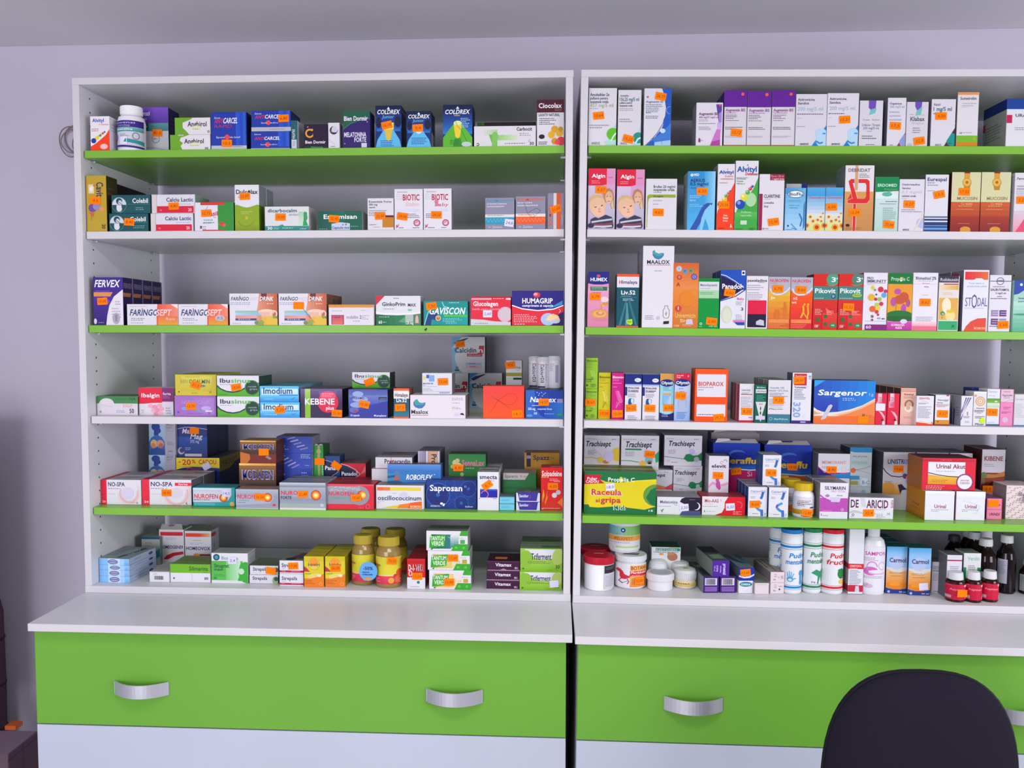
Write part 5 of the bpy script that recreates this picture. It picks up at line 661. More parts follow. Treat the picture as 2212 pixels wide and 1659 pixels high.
B('R3', '1612.5 1660 596', .05, 'd4d2d8', 'T 4 94 89 94 24222c paxeladine;l 56 94 88 2 1 667;l 4 90 83 4 3 99a;l 4 84 69 4 4 99a;r 8 28 94 54 d01c44;r 8 3 94 28 201c38;p b8bcc8 48 8 86 6 84 16 66 18 48 14', 'white syrup carton with red square over dark square')
NUK = 'g 0 0 100 74 {0} {1};r 0 74 100 100 a4a8b4;p a4a8b4 0 76 10 70 30 65 60 65 84 69 100 76;s d0d4dc 5 8 78 16 70 34 66 60 67 84 73 98 80;T 6 90 90 95.5 c8304c NUROFEN;l 8 50 88 2 1 778;T 12 30 57 62 ececec {2};l 4 90 10 3 3 {3};r 4 12 96 19 {3};'
B('R3', '1660 1708 598', .05, 'd87828', NUK.format('c85428', 'd8b030', '3+', 'd8884c') + 'e 78 36 9 14 c87028;c 76 50 6 c87028;s c87028 4 56 38 70 40;e 42 28 14 10 c86c28;c 38 36 6 c86c28;k 42 77 o -2 6,75', 'silver and amber children painkiller syrup carton, left one')
B('R3', '1708.5 1756.5 599', .05, 'e04818', NUK.format('c82034', 'ec5818', '6-12', 'e0804c') + 'T 6 26 50 54 f0d8c8 ani;s e0a828 8 58 46 60 34 48 22;s e0a828 5 58 34 72 24;s e0a828 7 78 46 82 32 76 22;c 64 48 5 e0a828;c 80 48 5 e0a828;c 78 22 5 e0b030;k 46 76 o -4 8,60', 'silver and red children painkiller syrup carton, right one')
PK = 'g 0 0 100 54 b81c20 c82c28;r 0 78 100 100 c8241c;r 0 54 100 78 3c7c74;g 0 54 100 60 6c8c90 3c7c74;c 78 90 26 {0};p 3c7c74 0 54 100 54 100 78 0 78;s 889c50 2 50 82 66 79 96 82;T 72 90 86 94 e0e4e0 3;T 91 98 90 94 e0e4e0 +;T 6 90 66 74 dce4e0 Pikovit;{1};l 4 60 57 2.2 1 b8ccc8;p d86050 50 40 90 28 100 30 100 0 50 0 56 30;g 40 0 100 30 c82420 d04038;l 8 44 37 3 4 e0a898;l 56 90 34 3 3 e09080;c 20 18 9 3c6038;c 52 24 8 44603c;c 52 10 8 3c6038;c 24 8 5 c84038;e 82 8 16 4.6 2c7c50;T 76 90 6.6 9.4 c8e0c8 OK;T 8 22 4 8.6 e8c8c0 150;'
B('R3', '1757.5 1811 592', .055, 'c8241c', PK.format('4c9078', 'c 82 60 9 1c4478;T 78 86 58.4 62 c8d8e8 D'), 'red and green children vitamin carton without sticker', side='5c1014')
B('R3', '1812 1865 592', .055, 'c0241c', PK.format('4c7868', 'e 76 62 20 3.4 8cb848;T 64 88 61 63.4 5c7c2c forte') + 'k 42 41 o -2 12,52', 'red and green children vitamin carton with orange sticker', top='6c1c1c')
B('R3', '1865.5 1918 589', .05, 'd4d2da', 'T 14 40 88 92.5 40405c PRO;T 14 94 83 87.5 40405c IMMUNITY;r 14 81.6 92 82.2 c03c60;l 14 52 79.6 2 1 99a;' + ''.join('c %s %s %s %s;' % q for q in ((38, 74, 8, 'c8c030'), (72, 71, 12, 'c82838'), (92, 68, 8, 'c02c60'), (86, 61, 11, '50a0cc'), (34, 57, 15, 'd0a830'), (52, 54, 7, 'b83048'), (68, 54, 9, '8cb850'), (76, 46, 9, 'c82c58'), (58, 44, 10, 'a8c050'), (40, 37, 13, 'd06038'), (62, 38, 11, 'e0b848'), (58, 32, 8, 'c03840'), (64, 27, 5, 'a83050'), (40, 24, 6, '70604c'), (40, 18, 5, '8c3858'), (54, 62, 4, '4c3c70'), (48, 70, 5, '6c88b8'))) + 'T 60 92 19 22.5 40405c +1_an;r 10 15.4 98 16.2 8cb4d8;r 10 0 100 10 7c1c74;T 14 36 3 8 e0c8e0 60;', 'white immunity syrup carton with many coloured bubbles', side='4c1c4c', top='4c1c50')
B('R3', '1918.5 1972 590', .05, 'd8982c', 'g 0 16 100 80 d8a01c d88c2c;r 0 81 100 100 0c6c34;T 12 86 87 93 a8d0a8 Propolis_C;c 52 91 5 d8b840;c 52 87 4 e0e8e0;s 4c7c30 2 38 28 34 40 42 52;e 40 68 14 5 b04c9c;e 24 50 12 8 a8509c;e 66 36 11 11 b048a0;e 84 48 9 7 a04c84;e 50 54 22 8 b85038;e 66 58 20 9 b8502c;e 50 28 52 7 1c6c30;r 0 15 100 25 1c5c2c;p c040a0 0 0 100 0 100 16 70 16 30 15 0 17;g 0 0 100 12 a82c88 c040a0;s e8c0e0 1.2 0 16 30 14.6 70 16 100 16;T 18 72 8 11.6 f0d8ec ECHINACEA;T 36 62 3 6.6 f0d8ec KIDS;e 68 16 14 4 c8c8d4', 'green, orange and magenta children syrup carton with purple flower')
B('R3', '1972.5 2027 589', .05, 'd6d4dc', 'T 10 92 88 93 34345c Rhinathiol_2%;l 20 90 86 2 1 99a;r 0 80 100 80.6 d8b0bc;l 36 70 82 2 1 a83c5c;T 44 62 75 77 445 sirop;l 38 66 62 2 1 99a;l 16 90 24 3 3 99a;g 0 8 100 16 d89cac e8c8d0;r 0 0 100 8 d86880;k 50 49 o 0 8,62', 'white mucus syrup carton with pink bottom band')
B('R3', '2028 2073 596', .05, 'd4ccc8', 'r 0 88 96 100 28243c;T 6 94 90.5 96 b8b4c0 Robitussin;r 24 84 96 86 b03038;h 4 75 96 83 d8c8b0 d0a048;l 20 80 70 3 2 c8b898;g 4 20 96 60 d8a848 d0a04c;e 40 46 22 14 e0d8b8;e 60 28 24 10 e0cc90;c 22 32 11 3c8c64;c 24 31 4 b8d0c0;s 3c8c64 4 22 26 20 22;e 60 36 20 3 d0b830;r 4 2 96 18 2c9c64;g 4 18 96 20 a8d0b8 c8dcd0;T 66 82 7 11 14503c JB', 'cream, amber and green cough syrup carton with dark title', side='5c5864')
B('R3', '2081.5 2137 583', .06, 'd4d4de', 'h 5 84 96 97 d02030 d06830;p d4d4de 40 84 50 86.5 70 86.5 80 84;t 20 80 77 80 7aa0cc Tuse_seaca_si;t 14 92 72 75 7aa0cc productiva_adulti;t 9 34 41 55 5c5490 ST;t 34 56 38 60 4c4484 O;t 58 96 41 55 5c5490 DAL;l 6 92 38 1.6 1 99a;p d0402c 6 0 16 8 34 16 60 21 94 22 94 2;g 6 0 94 4 d0402c d0502c;T 48 92 3.4 7 e0b880 BOIRON;p d4d4de 0 2 6 0 16 9 34 17 60 22 90 24 0 26', 'tall white homeopathic syrup carton with red arc', side='6c6a78', side_art='r 0 84 60 96 9c3040;l 10 80 76 4 12 55525f', n=1, behind='white homeopathic syrup carton behind the red arc one')
B('R3', '2138 2185 594', .05, 'd0ced6', 'a 48 89 18 3 0 360 4c4460;r 0 88.4 100 89.6 4c4460;T 32 64 88 91 4c4460 BIOMED;l 14 84 80 3 1 667;T 4 92 72 76 3c3c50 SALBUTAMOL;T 28 76 66.5 69.5 445 2_mg/5_ml;l 36 60 62.6 3 1 556;l 6 90 59 3 1 556;' + ''.join('r %s %s %s %s %s;' % (x, y, x + 32, y + 3, c) for x, c1, c2 in ((12, '8c78a8', '5c2c78'), (50, '5c2c7c', '8c80a0')) for y, c in ((27, c1), (31, c1), (35, c1), (12, c2), (16, c2), (20, c2))) + 'r 12 27 16 38 8c78a8;r 50 27 54 38 5c2c7c;r 12 12 16 23 5c2c78;l 6 60 10 3 1 556;k 68 12 o 4 5,60', 'white syrup carton with violet grid squares and roundel')
B('R3', '2190 2242 606', .05, '98c4b0', 'g 0 0 100 60 4ca080 b0d4c4;p 1c3c9c 0 100 100 100 60 86 20 74 0 72;c 30 92 6 c8d8f0;T 20 60 64 67 1c4478 Simeticona;T 20 60 58 61 1c4478 pentru;e 40 34 40 2 3c8c74;c 60 14 12 80b8a4', 'mint green and blue syrup carton at the frame edge')
# ---------------- right bookcase, fourth shelf ----------------
BIX = 'T 8 {3} 88 93 {1} Bixtonim;t 8 56 82 86 {2} XYLO;l 8 90 78 2.6 1 {2};l 8 50 70 2.6 1 {2};p {4} 30 60 60 62 90 40 80 34 50 40;s {2} 2 34 62 60 58 86 38 50 34 40 24 66 40 50 62;s {2} 2 36 24 44 38 70 30;'
x_ = B('R4', '1265 1291 840 905', .035, '8cb82c', BIX.format(0, '2c4c1c', '5c8c5c', 94, 'a0c448') + 'l 4 84 28 4 1 2c4c1c;c 12 11 8 3c5c1c;l 44 92 15 4 3 4c6c1c;k 42 55 o -1 9,50', 'lower lime green nasal drops carton against the side panel')
B('R4', '1265.5 1292 773', .035, '8cb82c', BIX.format(0, '2c4c1c', '5c8c5c', 94, 'a0c448') + 'l 4 90 31 4 1 2c4c1c;l 6 70 24 3 1 4c6c1c;c 12 11 8 3c5c1c;l 44 92 15 4 3 4c6c1c', 'upper lime green nasal drops carton against the side panel', on=x_)
B('R4', '1292.5 1319.5 805 905', .035, 'c0b81c', BIX.format(0, '4c3c1c', '8c7c1c', 94, 'd0c848') + 'l 8 60 20 3 1 6c5c1c;k 50 12 o 0 17,00', 'yellow nasal spray carton with line drawing', side='5c5c10')
B('R4', '1321 1348.5 805 906', .035, 'c41c7c', BIX.format(0, 'f0d0e8', 'e890c8', 96, 'd8509c') + 'l 14 60 20 3 1 e890c8;k 50 12 o 3 15,00', 'magenta nasal spray carton with line drawing', side='6c0c30', top='4c1028')
PIV = 'r 0 78 100 100 1c2878;g 0 74 100 78 a8b4dc 8c9cd0;r 0 53 13 72 1c2878;e 76 87 20 4.6 b8bcd0;e 76 87 18 3.6 e0e4ec;t 64 88 85.6 88.6 3c4468 Pfizer;T 18 84 67.5 71.5 30305c PIVALONE;T 18 80 62.6 65.8 30305c 1%_suspensie;l 18 92 62 3 1 30305c;l 18 80 57 3 3 88889a;c 38 41 17 3c78a8;e 30 38 10 9 1c5090;c 46 43 11 7cb4cc;e 44 41 7 5 d4d2da;l 18 86 9 3.4 3 88889a;'
for i_, q_ in enumerate(('1350 1386.5 808 907', '1388 1424.5 809 907.5')):
    B('R4', q_, .035, 'd4d2da', PIV + ('k 38 26 o 4 16,22' if i_ == 0 else 'k 46 26 o -1 16,22'), ('left', 'right')[i_] + ' white and navy nasal spray carton of two alike', side='30304c', n=1 - i_ * 0, behind=('carton behind the left white and navy nasal spray', 'carton behind the right white and navy nasal spray')[i_])
OLY = '{0};e 50 80 50 8 1c2c70;T 8 96 77 83 e8ecf4 Olynth;'
B('R4', '1425.5 1456 807 908', .035, '8cc4cc', 'g 0 14 100 76 a0ccd4 8cc4cc;r 0 78 100 100 c8904c;' + OLY.format('r 0 0 100 16 1c2460') + 'e 50 16 48 6 1c2460;e 50 19 48 6 98c8d0;l 22 86 71 3 3 4c8cac;h 20 34 80 58 6c9cc8 b0c8dc;r 20 52 80 58 c89868;p 7cb0dc 24 36 40 36 74 52 74 54 24 54;l 16 86 12 3 2 8ca0d0;k 64 27 o 1 6,50', 'ochre topped pale aqua nasal spray carton')
B('R4', '1457 1491.5 806 909', .035, 'a0b8dc', 'g 0 0 100 76 8cacd8 b8c4dc;r 0 82 100 100 c8203c;' + OLY.format('r 0 0 1 1 a0b8dc') + 'T 10 54 94 96.6 f0c8d0 Spray_nazal;T 10 36 90 92.6 f0c8d0 Copii;e 86 94 5 3 e07888;l 26 74 68 3 1 4c6cac;l 34 70 62 3 2 7c8cb8;e 50 38 28 16 98a4c0;e 50 34 24 16 a4b0c8;s b84c50 3 38 43 50 45 62 43;l 16 90 18 3 5 4c6cac;k 40 53 o -3 15,50', 'red topped pale blue nasal spray carton with face')
B('R4', '1501 1572.5 797 911', .055, 'e85020', 'r 6 47 94 90 d2d0d8;r 6 10 94 33 d2d0d8;T 10 87 68 75.5 c03c3c BIOPAROX;l 10 90 65.6 3 1 667;l 10 36 61 3 1 667;l 10 80 14 3 1 445;k 74 8 o 5 29,35', 'orange aerosol box with two white panels', side='c84420', top='9c3418')
B('R4', '1597 1629 829 912', .03, 'd2d0d8', 'r 0 0 100 5 c01c38;T 14 74 82 86 667 Lipanthyl;l 14 90 78 3 2 889;r 10 71.4 88 73.4 a83048;l 10 90 66 4 9 99a;T 66 92 11 14 445 Servier;k 52 28 o -1 8,20', 'white carton with crimson line and base, side visible', side='a84c68', n=2, behind='crimson sided carton in the row behind the front one', top='98949c')
B('R4', '1630.5 1656.5 831 913', .035, '145c48', 'r 6 78 96 88 d0d0d4;T 14 86 91 95 a8ccc0 Mirtilene;T 10 92 80.6 84.6 2c3434 URSOFALK;l 14 90 72 4 4 4c9484;p c8cac8 6 55 96 55 66 22 60 10 44 10 34 22;T 36 66 47 51 445 10_ml;p 1c4c48 50 44 56 38 53 33 47 33 44 38;p 1c2c38 50 32 56 26 53 21 47 21 44 26;p c4c0d8 10 18 90 18 90 8 60 8 52 2 44 8 10 8', 'dark green eye drops carton with two drop shapes')
B('R4', '1659 1708.5 821 914', .045, 'd0ced4', 'r 0 0 100 20 34748a;r 0 20 100 21 889;T 6 70 80 84 7a8c98 Ventolin_100;T 4 88 73.4 77.4 7a8c98 Inhaler_CFC-Free;l 6 90 70 3.6 3 778;l 4 90 56 3.4 5 889;l 8 88 38 3 1 99a;T 6 66 31.6 34 445 Flacon;a 14 10 7 1.4 0 360 a8ccd4;T 28 90 7.6 11.6 a8ccd4 GlaxoWellcome;k 46 53 o 0 9,25', 'white inhaler box with blue teal bottom band', side='7c7c84', side_art='r 0 0 100 20 2c6478;r 86 0 96 100 5c5458;l 12 80 80 6 8 66666e', n=2, behind='inhaler box in the row behind the teal banded one', top='5c705c')
B('R4', '1711 1753 805 915', .045, 'd2d2da', 'p 3c2470 0 0 100 0 100 6 0 6;r 8 75 74 98 b82c38;T 14 70 91 95 e0b0b4 Symbicort;r 82 88 96 96 c8c8d0;T 84 96 91 94 445 60;T 84 96 87.6 89.4 445 doze;T 10 74 69.5 73 3c3c6c Turbuhaler;l 10 70 67 3 5 77778c;l 10 80 52 3 2 88889c;V 8 44 42 12 7c9cd4 320;a 64 14 7 1 0 360 b8b8d0;r 46 2 74 4 c8b8dc;k 33 85 o 3 28,50', 'white turbo inhaler carton with red panel and vertical 320', side='3c4c58', top='8c8c88')
B('R4', '1758 1891 822 916', .06, '1c54b0', 'h 0 30 100 100 2c4cac 1c80cc;p 3498d8 0 100 18 100 0 84;g 0 30 40 60 283ca0 2c4cac;p d8d0c8 0 38 6 32 14 28 24 26 40 28 60 34 80 44 100 60 100 0 0 0;p c0a078 0 30 6 26 14 24 0 20;p d8b08c 30 20 60 30 80 42 100 58 100 50 60 20;g 0 0 100 18 d8602c d8743c;p dc7c44 0 0 0 15 16 14 34 17 56 24 78 36 100 52 100 0;p d86830 0 0 0 14 20 13 50 18 100 20 100 0;I 6 85 66 78 e8ecf4 Sargenor;t 90 97 66 72 9cc0e8 1g;l 47 74 60 4 2 a8c8e8;p b8bac4 12 10 24 42 28 45 31 42 20 12 13 9;T 79 84 19 24 6c3418 20;l 86 97 22 4 2 a85c30;k 81 10 o -1', 'wide blue and orange ampoule box with white wave', side='141c44', top='1c3c6c')
for i_, q_ in enumerate(('1890.5 1916 850 917', '1916.5 1943 850 917')):
    B('R4', q_, .035, 'd01c3c', 'h 22 60 56 100 e0c8d4 d89cac;l 26 64 88 5 3 885068;h 12 54 60 74 e0a0b0 d04860;l 20 60 66 4 2 a8384c;p e0a8b4 30 44 60 40 86 26 86 0 70 0 76 20 50 34;e 66 15 16 2 3c1c2c;c 66 15 7 3c1c2c;p e8d8dc 64 0 88 0 86 10 66 10' + (';k 44 56 w 0' if i_ == 0 else ''), ('small red and white eye drops carton with white sticker', 'small red and white eye drops carton without sticker')[i_], side='4c1018')
B('R4', '1945 1978.5 838.5 917.5', .04, 'd8a898', 'g 0 0 100 50 d09c94 d8b09c;r 0 91 100 92 7c4c44;r 0 95 100 96 7c4c44;T 24 84 81 85 4c3838 Reminyl;l 20 84 77 3 2 a08080;c 56 56 29 5c3c34;c 56 58 26 8c6858;p e0c8c0 26 52 40 44 80 44 90 52 80 38 56 33 34 38;e 56 50 22 14 c89c7c;e 56 44 30 8 e0d0cc;e 50 47 14 7 c89c80;l 22 80 22 3 2 b08c88', 'peach carton with small portrait of a sleeping child', side='4c2c28', n=3, behind='peach carton in the row behind the portrait one', top='c08c78')
B('R4', '1979.5 2017.5 855 919', .04, 'd4d2da', 'p d83c24 0 0 100 0 100 8 80 5 50 8 0 11;s e0b820 3 0 12 30 14 60 8 100 11;T 12 78 88 94 c03c48 ZENTEL;l 30 60 83 3 1 d898a0;l 10 70 76 3 2 667;l 8 94 64 4.6 9 8c8c9c;r 90 9 96 12 445', 'white carton with red title and red yellow wave base', top='6c6a70')
B('R4', '2020 2052 853 919', .04, 'd4d2d8', 'r 0 4 100 18 c88420;r 0 0 100 4 8c2c20;T 14 88 80 86 66668a Vermigal;T 12 50 72 77 66668a forte;r 4 68 96 69 6c2040;l 10 92 66 4 2 a06878;c 22 12 6 7c5c1c;r 74 96 92 100 a03060;k 52 38 o -1 9,57', 'white suspension carton with amber base band', side='3c4048')
B('R4', '2076 2102 855 920', .05, 'd2d0da', 'p 4c3c84 36 94 46 94 0 50 0 40;p 4c3c84 56 94 66 94 10 50 0 30 0 36;p 4c3c84 74 94 84 94 24 46 6 20 0 18 0 24;T 50 62 36 46 445 5;l 20 90 32 4 2 667;l 34 80 16 4 2 99a', 'white carton with three slanted violet stripes', side='9c9aac', side_art='p 3c3468 0 80 0 0 20 0 16 40;p 3c3468 30 60 26 0 40 0 44 50;l 50 90 60 8 4 777', top='5c5c60', n=1, behind='white carton behind the violet striped one')
B('R4', '2102.5 2131 846 920', .04, 'd2d0d4', 'r 0 96 100 100 dcdce0;c 52 72 38 c8986c;c 52 72 30 dccab8;c 52 72 24 c8a078;c 52 72 15 dcd0c4;c 52 72 6 b89878;c 14 88 10 c8986c;T 24 84 50 53 1c1c24 Hexoral;l 8 90 46 4 2 34343c;l 30 76 38 4 1 889;l 16 90 28 4 2 556;T 18 88 2 8 5c6c70 Pfizer;k 72 16 g 0', 'white carton with beige concentric rings and green dot')
B('R4', '2098 2130 838', .04, '1c2c7c', 'r 0 0 100 60 cccad0', 'navy topped carton behind the concentric rings carton', st=.075)
B('R4', '2132 2160 840 920', .04, 'd0d2d8', 'r 0 0 100 5 3c5c84;t 10 76 90 95 7ca0c8 Sterimar;l 10 60 82 3 1 99a;g 0 62 100 74 7ca83c 4c8c34;e 70 66 12 2 c0dcb0;g 0 50 100 61 a8c8a0 c8d4cc;l 10 70 10 4 1 8cb0d4;k 42 37 o -1 7,50', 'white nasal spray carton with green band, stickered')
B('R4', '2161 2189 841 920.5', .04, 'd87cac', 'g 0 66 100 100 c8bcc4 d0a8bc;s c05088 2 0 66 30 64 60 70 100 72;l 20 74 94 3 1 556;T 8 90 82 86 445 Vaporella;l 20 80 80 3 2 889;l 24 84 52 4 2 a84c7c;l 10 90 39 3 2 904070;e 40 17 24 8 c8a8c4', 'pink and white nasal carton near the frame edge')
B('R4', '2191 2240 852 921', .04, 'c8c8cc', 'r 0 0 100 4 3c7ca8;t 4 40 82 88 7ca0c8 Sterimar;l 4 50 70 5 9 b0b0b8', 'greyish white carton cut by the frame edge')
# ---------------- right bookcase, fifth shelf ----------------
B('R5', '1262 1418 1019 1111', .052, 'd8c820', 'g 0 18 100 78 d8c820 d0c01c;p 1c6c3c 0 82 0 100 100 100 100 84 70 80 50 74 30 76 20 82;e 100 46 18 26 5c9040;p 1c6c3c 100 66 92 58 86 40 92 26 100 20;p 1c6c3c 0 0 100 0 100 20 84 12 60 16 40 18 20 15 8 16 6 22 0 22;p c01c34 0 92 24 92 21 82 28 72 0 70;T 4 18 80 86 f0e0e4 Fular;T 2 20 73 79 f0e0e4 CADOU;T 33 70 77 86 dce8dc Propolis_C;c 51 84 2.4 d0c030;c 51 75 2.4 d0c030;c 51.5 80 2 e8ece0;T 9 53 44 58 e8d8dc Raceula;T 10 52 45 58 c02c44 Raceula;T 16 22 28 36 c02c44 si;T 23 51 27 40 c02c44 gripa;T 41 59 10 21 dce8e0 Kids;T 42 60 10.5 20.5 1c6c4c Kids;T 90 96 8 12 dce8dc 15;k 36 64 w 6 18,0', 'large yellow and green cold and flu box with red ribbon', side='6c7c1c', top='2c5c34', topart='r 0 70 100 100 a89c1c;r 20 76 60 82 903c2c;l 30 60 50 14 1 b8c8b0', n=1, behind='yellow and green cold and flu box behind the front one')
TRA = 'g 0 84 100 100 c0bec8 d4d2da;l 6 40 90 4 1 889;l 78 94 90 4 1 445;I 10 80 66 82 1c1c28 Trachisept;l 11 40 52 5 3 889;'
y1 = None
TRH = TRA + 's 2c8c64 1.6 0 30 30 26 56 22;p 1c7c4c 52 24 58 38 68 40 78 34 90 36 100 46 100 18 88 20 76 14 62 14;e 86 22 7 9 a8b0b4;a 12 16 3 1 0 360 c8a0a8;l 20 36 12 4 1 667;'
TRO = TRA + 's d8a048 2 0 28 20 30 40 26;c 46 22 9 d0b850;e 62 16 9 6 c87830;e 92 40 14 22 d8b838;e 70 34 14 18 c4bce0;'
lo1 = B('R5', '1372 1453 1015', .07, 'c4c2cc', TRA + 'p c07850 48 20 60 24 74 18 86 12 100 30 100 0 46 0;p b84858 80 10 100 32 100 0 84 0', 'lower white and orange throat box left of leafy twin', vb=1057, st=.14)
lo2 = B('R5', '1454.5 1517 1006', .07, 'c4c2cc', TRH.replace('I 10 80', 'I 2 80'), 'lower white and green throat box with leaf, beneath its twin', vb=1063, st=.145)
lo0 = B('R5', '1262 1339 1008', .07, 'c4c2cc', TRA, 'lower white throat box at the side panel, mostly hidden', st=.145)
B('R5', '1262 1339 941', .07, 'ccc9d2', TRO.replace('I 10 80', 'I 3 74') + 's 99a .6 24 60 52 34', 'upper white throat box with honey picture, leftmost of three', on=lo0, st=.14)
B('R5', '1342 1424 941', .07, 'ccc9d2', TRA + 'r 11 57 54 62 2c8c5c;s 2c9c5c 2 0 26 24 26 48 22;c 58 18 9 d0b050;p 2c9c64 90 44 100 56 100 26 92 20;e 74 30 10 14 6cb0c8;e 76 24 6 4 a8601c;e 76 20 5 3 2c241c;e 88 16 7 9 c4c8cc;k 76 46 o -4 10,67', 'upper white throat box with orange sticker, middle of three', on=lo1, st=.135)
B('R5', '1435 1517 941', .07, 'c8c6d0', TRH + 'e 74 48 7 9 b4a8d8', 'upper white and green throat box with leaf, right of three', on=lo2, st=.14, side='50505c')
B('R5', '1419 1514.5 1074 1112', .08, 'd4d4dc', 'p 241c34 54 0 64 20 64 60 52 74 56 92 64 100 100 100 100 0;g 52 0 100 24 3c4c9c 4c4868;p d4d4dc 40 0 52 0 60 30 58 60 48 86 52 100 40 100;T 7 47 64 80 5c5c84 Melatonina;T 39 46 54 60 889 3_mg;l 2 47 48 5 1 4c4c84;s 2c8c4c 2 9 26 12 20 15 32;s 2c8c4c 2 12 20 12 12;l 74 94 88 4 1 aab;c 90 50 9 d0d4dc;c 87 52 8.6 241c34;k 62 42 w 6 2,50', 'low white and night blue melatonin box with crescent moon', top='8c8a90', topart='l 4 96 90 14 6 66666c')
mi_ = B('R5', '1516.5 1611 1073 1113', .07, 'd01c2c', 'p d6d4da 0 0 30 0 46 14 52 40 52 70 60 100 0 100;T 6 38 68 86 b04858 Mio-AAS;T 41 45 74 84 c08890 75;l 6 30 60 5 1 b08890;l 1 50 48 5 1 a02c3c;s 2c8c7c 2 6 14 6 26;l 10 36 20 6 1 7ca898;a 84 56 9 2 -60 120 e05060;l 72 94 22 7 3 e8a0a8;k 65 46 w 4 6,50', 'low white and red heart tablet box with white sticker', top='8c2430', topart='r 0 0 100 100 90343c;l 8 60 80 16 3 a8606a')
EL = 'c 14 89 9 c8c8d4;c 14 89 7.4 d4d2da;r 13 82 15 96 c8c8d4;a 64 82 8 2 0 300 d05878;a 82 86 9 3 -30 170 4c9cb4;T 14 86 68 77 2c2c50 elevit;l 18 86 63 2 1 99a;p d898c4 0 18 20 30 40 26 44 20 20 22 0 10;p d898c4 100 24 80 18 60 18 60 22 84 26 100 30;e 48 22 11 11 c04ca0;e 44 34 8 6 c04ca0;c 46 38 8 c04ca0;e 54 14 8 6 c04ca0;'
B('R5', '1531 1575 985', .05, 'd4d0d8', EL + 'k 47 47 o -1 113,6', 'white pregnancy vitamin carton with pink figure, behind red box', vb=1064, st=.1, side='8c8a94', top='7c7a84')
THE = 'g 0 60 100 100 1c2c94 1c3ca8;g 0 48 100 60 1c6cb4 1c30a0;e 52 78 18 8 3c70c8;e 56 76 18 6 1c30a0;{0};s c8ccdc 2.6 0 45 40 47 80 45 100 46;I {1} {2} 58 70 c8a028 {3};T {1} {2} 58 70 d8b838 {3};'
B('R5', '1540 1642 957', .08, '1c3098', THE.format('r 0 0 100 44 a81c5c', 8, 92, 'Theraflu') + 't 74 84 32 42 d8b0c8 Si;k 50 42 o 8 10,0', 'tall dark blue and magenta cold sachet box, open flap', vb=1062, st=.16, lid=.01, side='142064')
B('R5', '1651 1754 961', .08, '1c3098', THE.format('g 0 0 100 44 d08030 c8642c', 8, 90, 'Theraflu') + 'l 24 70 36 4 1 e0a868;k 60 60 o -1 14,90', 'tall dark blue and orange cold sachet box, open flap', vb=1080, st=.19, lid=.01, side='142064')
B('R5', '1536 1640 935', .05, 'b0a4a8', 'r 0 50 100 100 a89ca0', 'beige open box behind the magenta and blue sachet box', st=.25, side='706870', lid=.01)
CD = 'T 12 88 {} 89 8088b8 Calciu+D3;l 12 90 78 3 1 99b;l 12 40 68 4 2 889;a 10 12 5 1 0 360 d8b0b8;l 24 60 11 4 1 667;s 3c5ca8 12 78 84 72 70;s 3468b8 13 74 72 66 60;s 4c90d0 12 70 48 44 40;s 5c50a0 11 46 42 40 32;s 4088cc 12 42 32 60 22 74 20;s 3c6cc0 14 72 24 74 2;l 86 96 12 5 2 778;'.replace('{}', '82')
cd1 = B('R5', '1616 1658 1052 1116', .032, 'd6d6de', CD + 'k 36 42 o 3 8,65', 'lower left white calcium carton with blue ribbon, stickered', side='1c4c8c', side_art='r 92 0 100 100 1c2c50;l 20 80 60 8 4 2c60a0', n=4, behind='blue sided carton in the row behind the lower left one', top='90909a', gap=.0006)
cd2 = B('R5', '1660.5 1703.5 1053 1118', .032, 'd6d6de', CD, 'lower right white calcium carton with blue ribbon, no sticker', side='1c4c8c', n=2, behind='white and blue calcium carton behind the lower right one', top='98989f', gap=.0006)
cd1['z1'] = max(cd1['z1'], cd2['z1']); cd1['o']
B('R5', '1647.5 1688 983 1049', .032, 'd6d6de', CD + 'k 46 42 o -1 40,18', 'upper white calcium carton standing across the lower pair', on=cd1, side='1c4478', side_art='g 0 0 100 100 2c4490 1c5c90;r 92 0 100 100 14243c;l 20 80 60 8 4 2c60a0', n=1, behind='white calcium carton behind the upper one', top='a0a0a8')
cyl('R5', '1719 1765 1046 1119', 'white calcium bottle with yellow cap and orange sticker', '94 0 100 3 100 60 92 70 76 76 74 79', '84 78 86 80 86 98 80 100', (3, 62, 170, 'd2d2d8', 'r 0 12 100 36 c8901c;g 0 12 30 36 a87818 c8901c;T 24 66 78 83 c03c3c walmark;T 22 58 70 76 3c3c4c Calciu;T 22 72 62 67 3c3c4c Magneziu;T 22 46 54 59 3c3c4c Zinc;e 70 46 9 4 2c3c70;e 60 6 26 7 2c3880;k 52 22 o -4 12,80'), capcol='d0b018', n=2, dx=-.014, dy=-.002, behind='yellow capped bottle in the row behind the stickered one', name='pill_bottle')
ME = 'r 0 0 100 22 2c1c7c;p 2c1c7c 0 0 40 0 40 14 20 22 0 44;p 1c80c8 40 0 100 0 100 24 80 20 56 18 40 14;s d0304c 2 0 46 14 30 30 20 46 16 70 19 100 24;T 12 86 58 70 d0a098 MEMOSANT;l 12 64 48 4 3 7c8cb8;a 80 36 8 1.4 0 360 c0c8d4;e 95 34 4 4 c0c8d4;'
me_ = B('R5', '1767 1838 1033', .06, 'd4d4dc', ME, 'lower white and blue memory capsule box, mostly hidden', st=.15, side='3c3c54')
B('R5', '1767 1838 980', .1, 'd4d4dc', ME + 'k 42 34 o 0 8,90', 'upper white and blue memory capsule box, orange sticker', on=me_, side='6c6c78', top='6c6a72', topart='l 10 90 90 12 6 55555c')
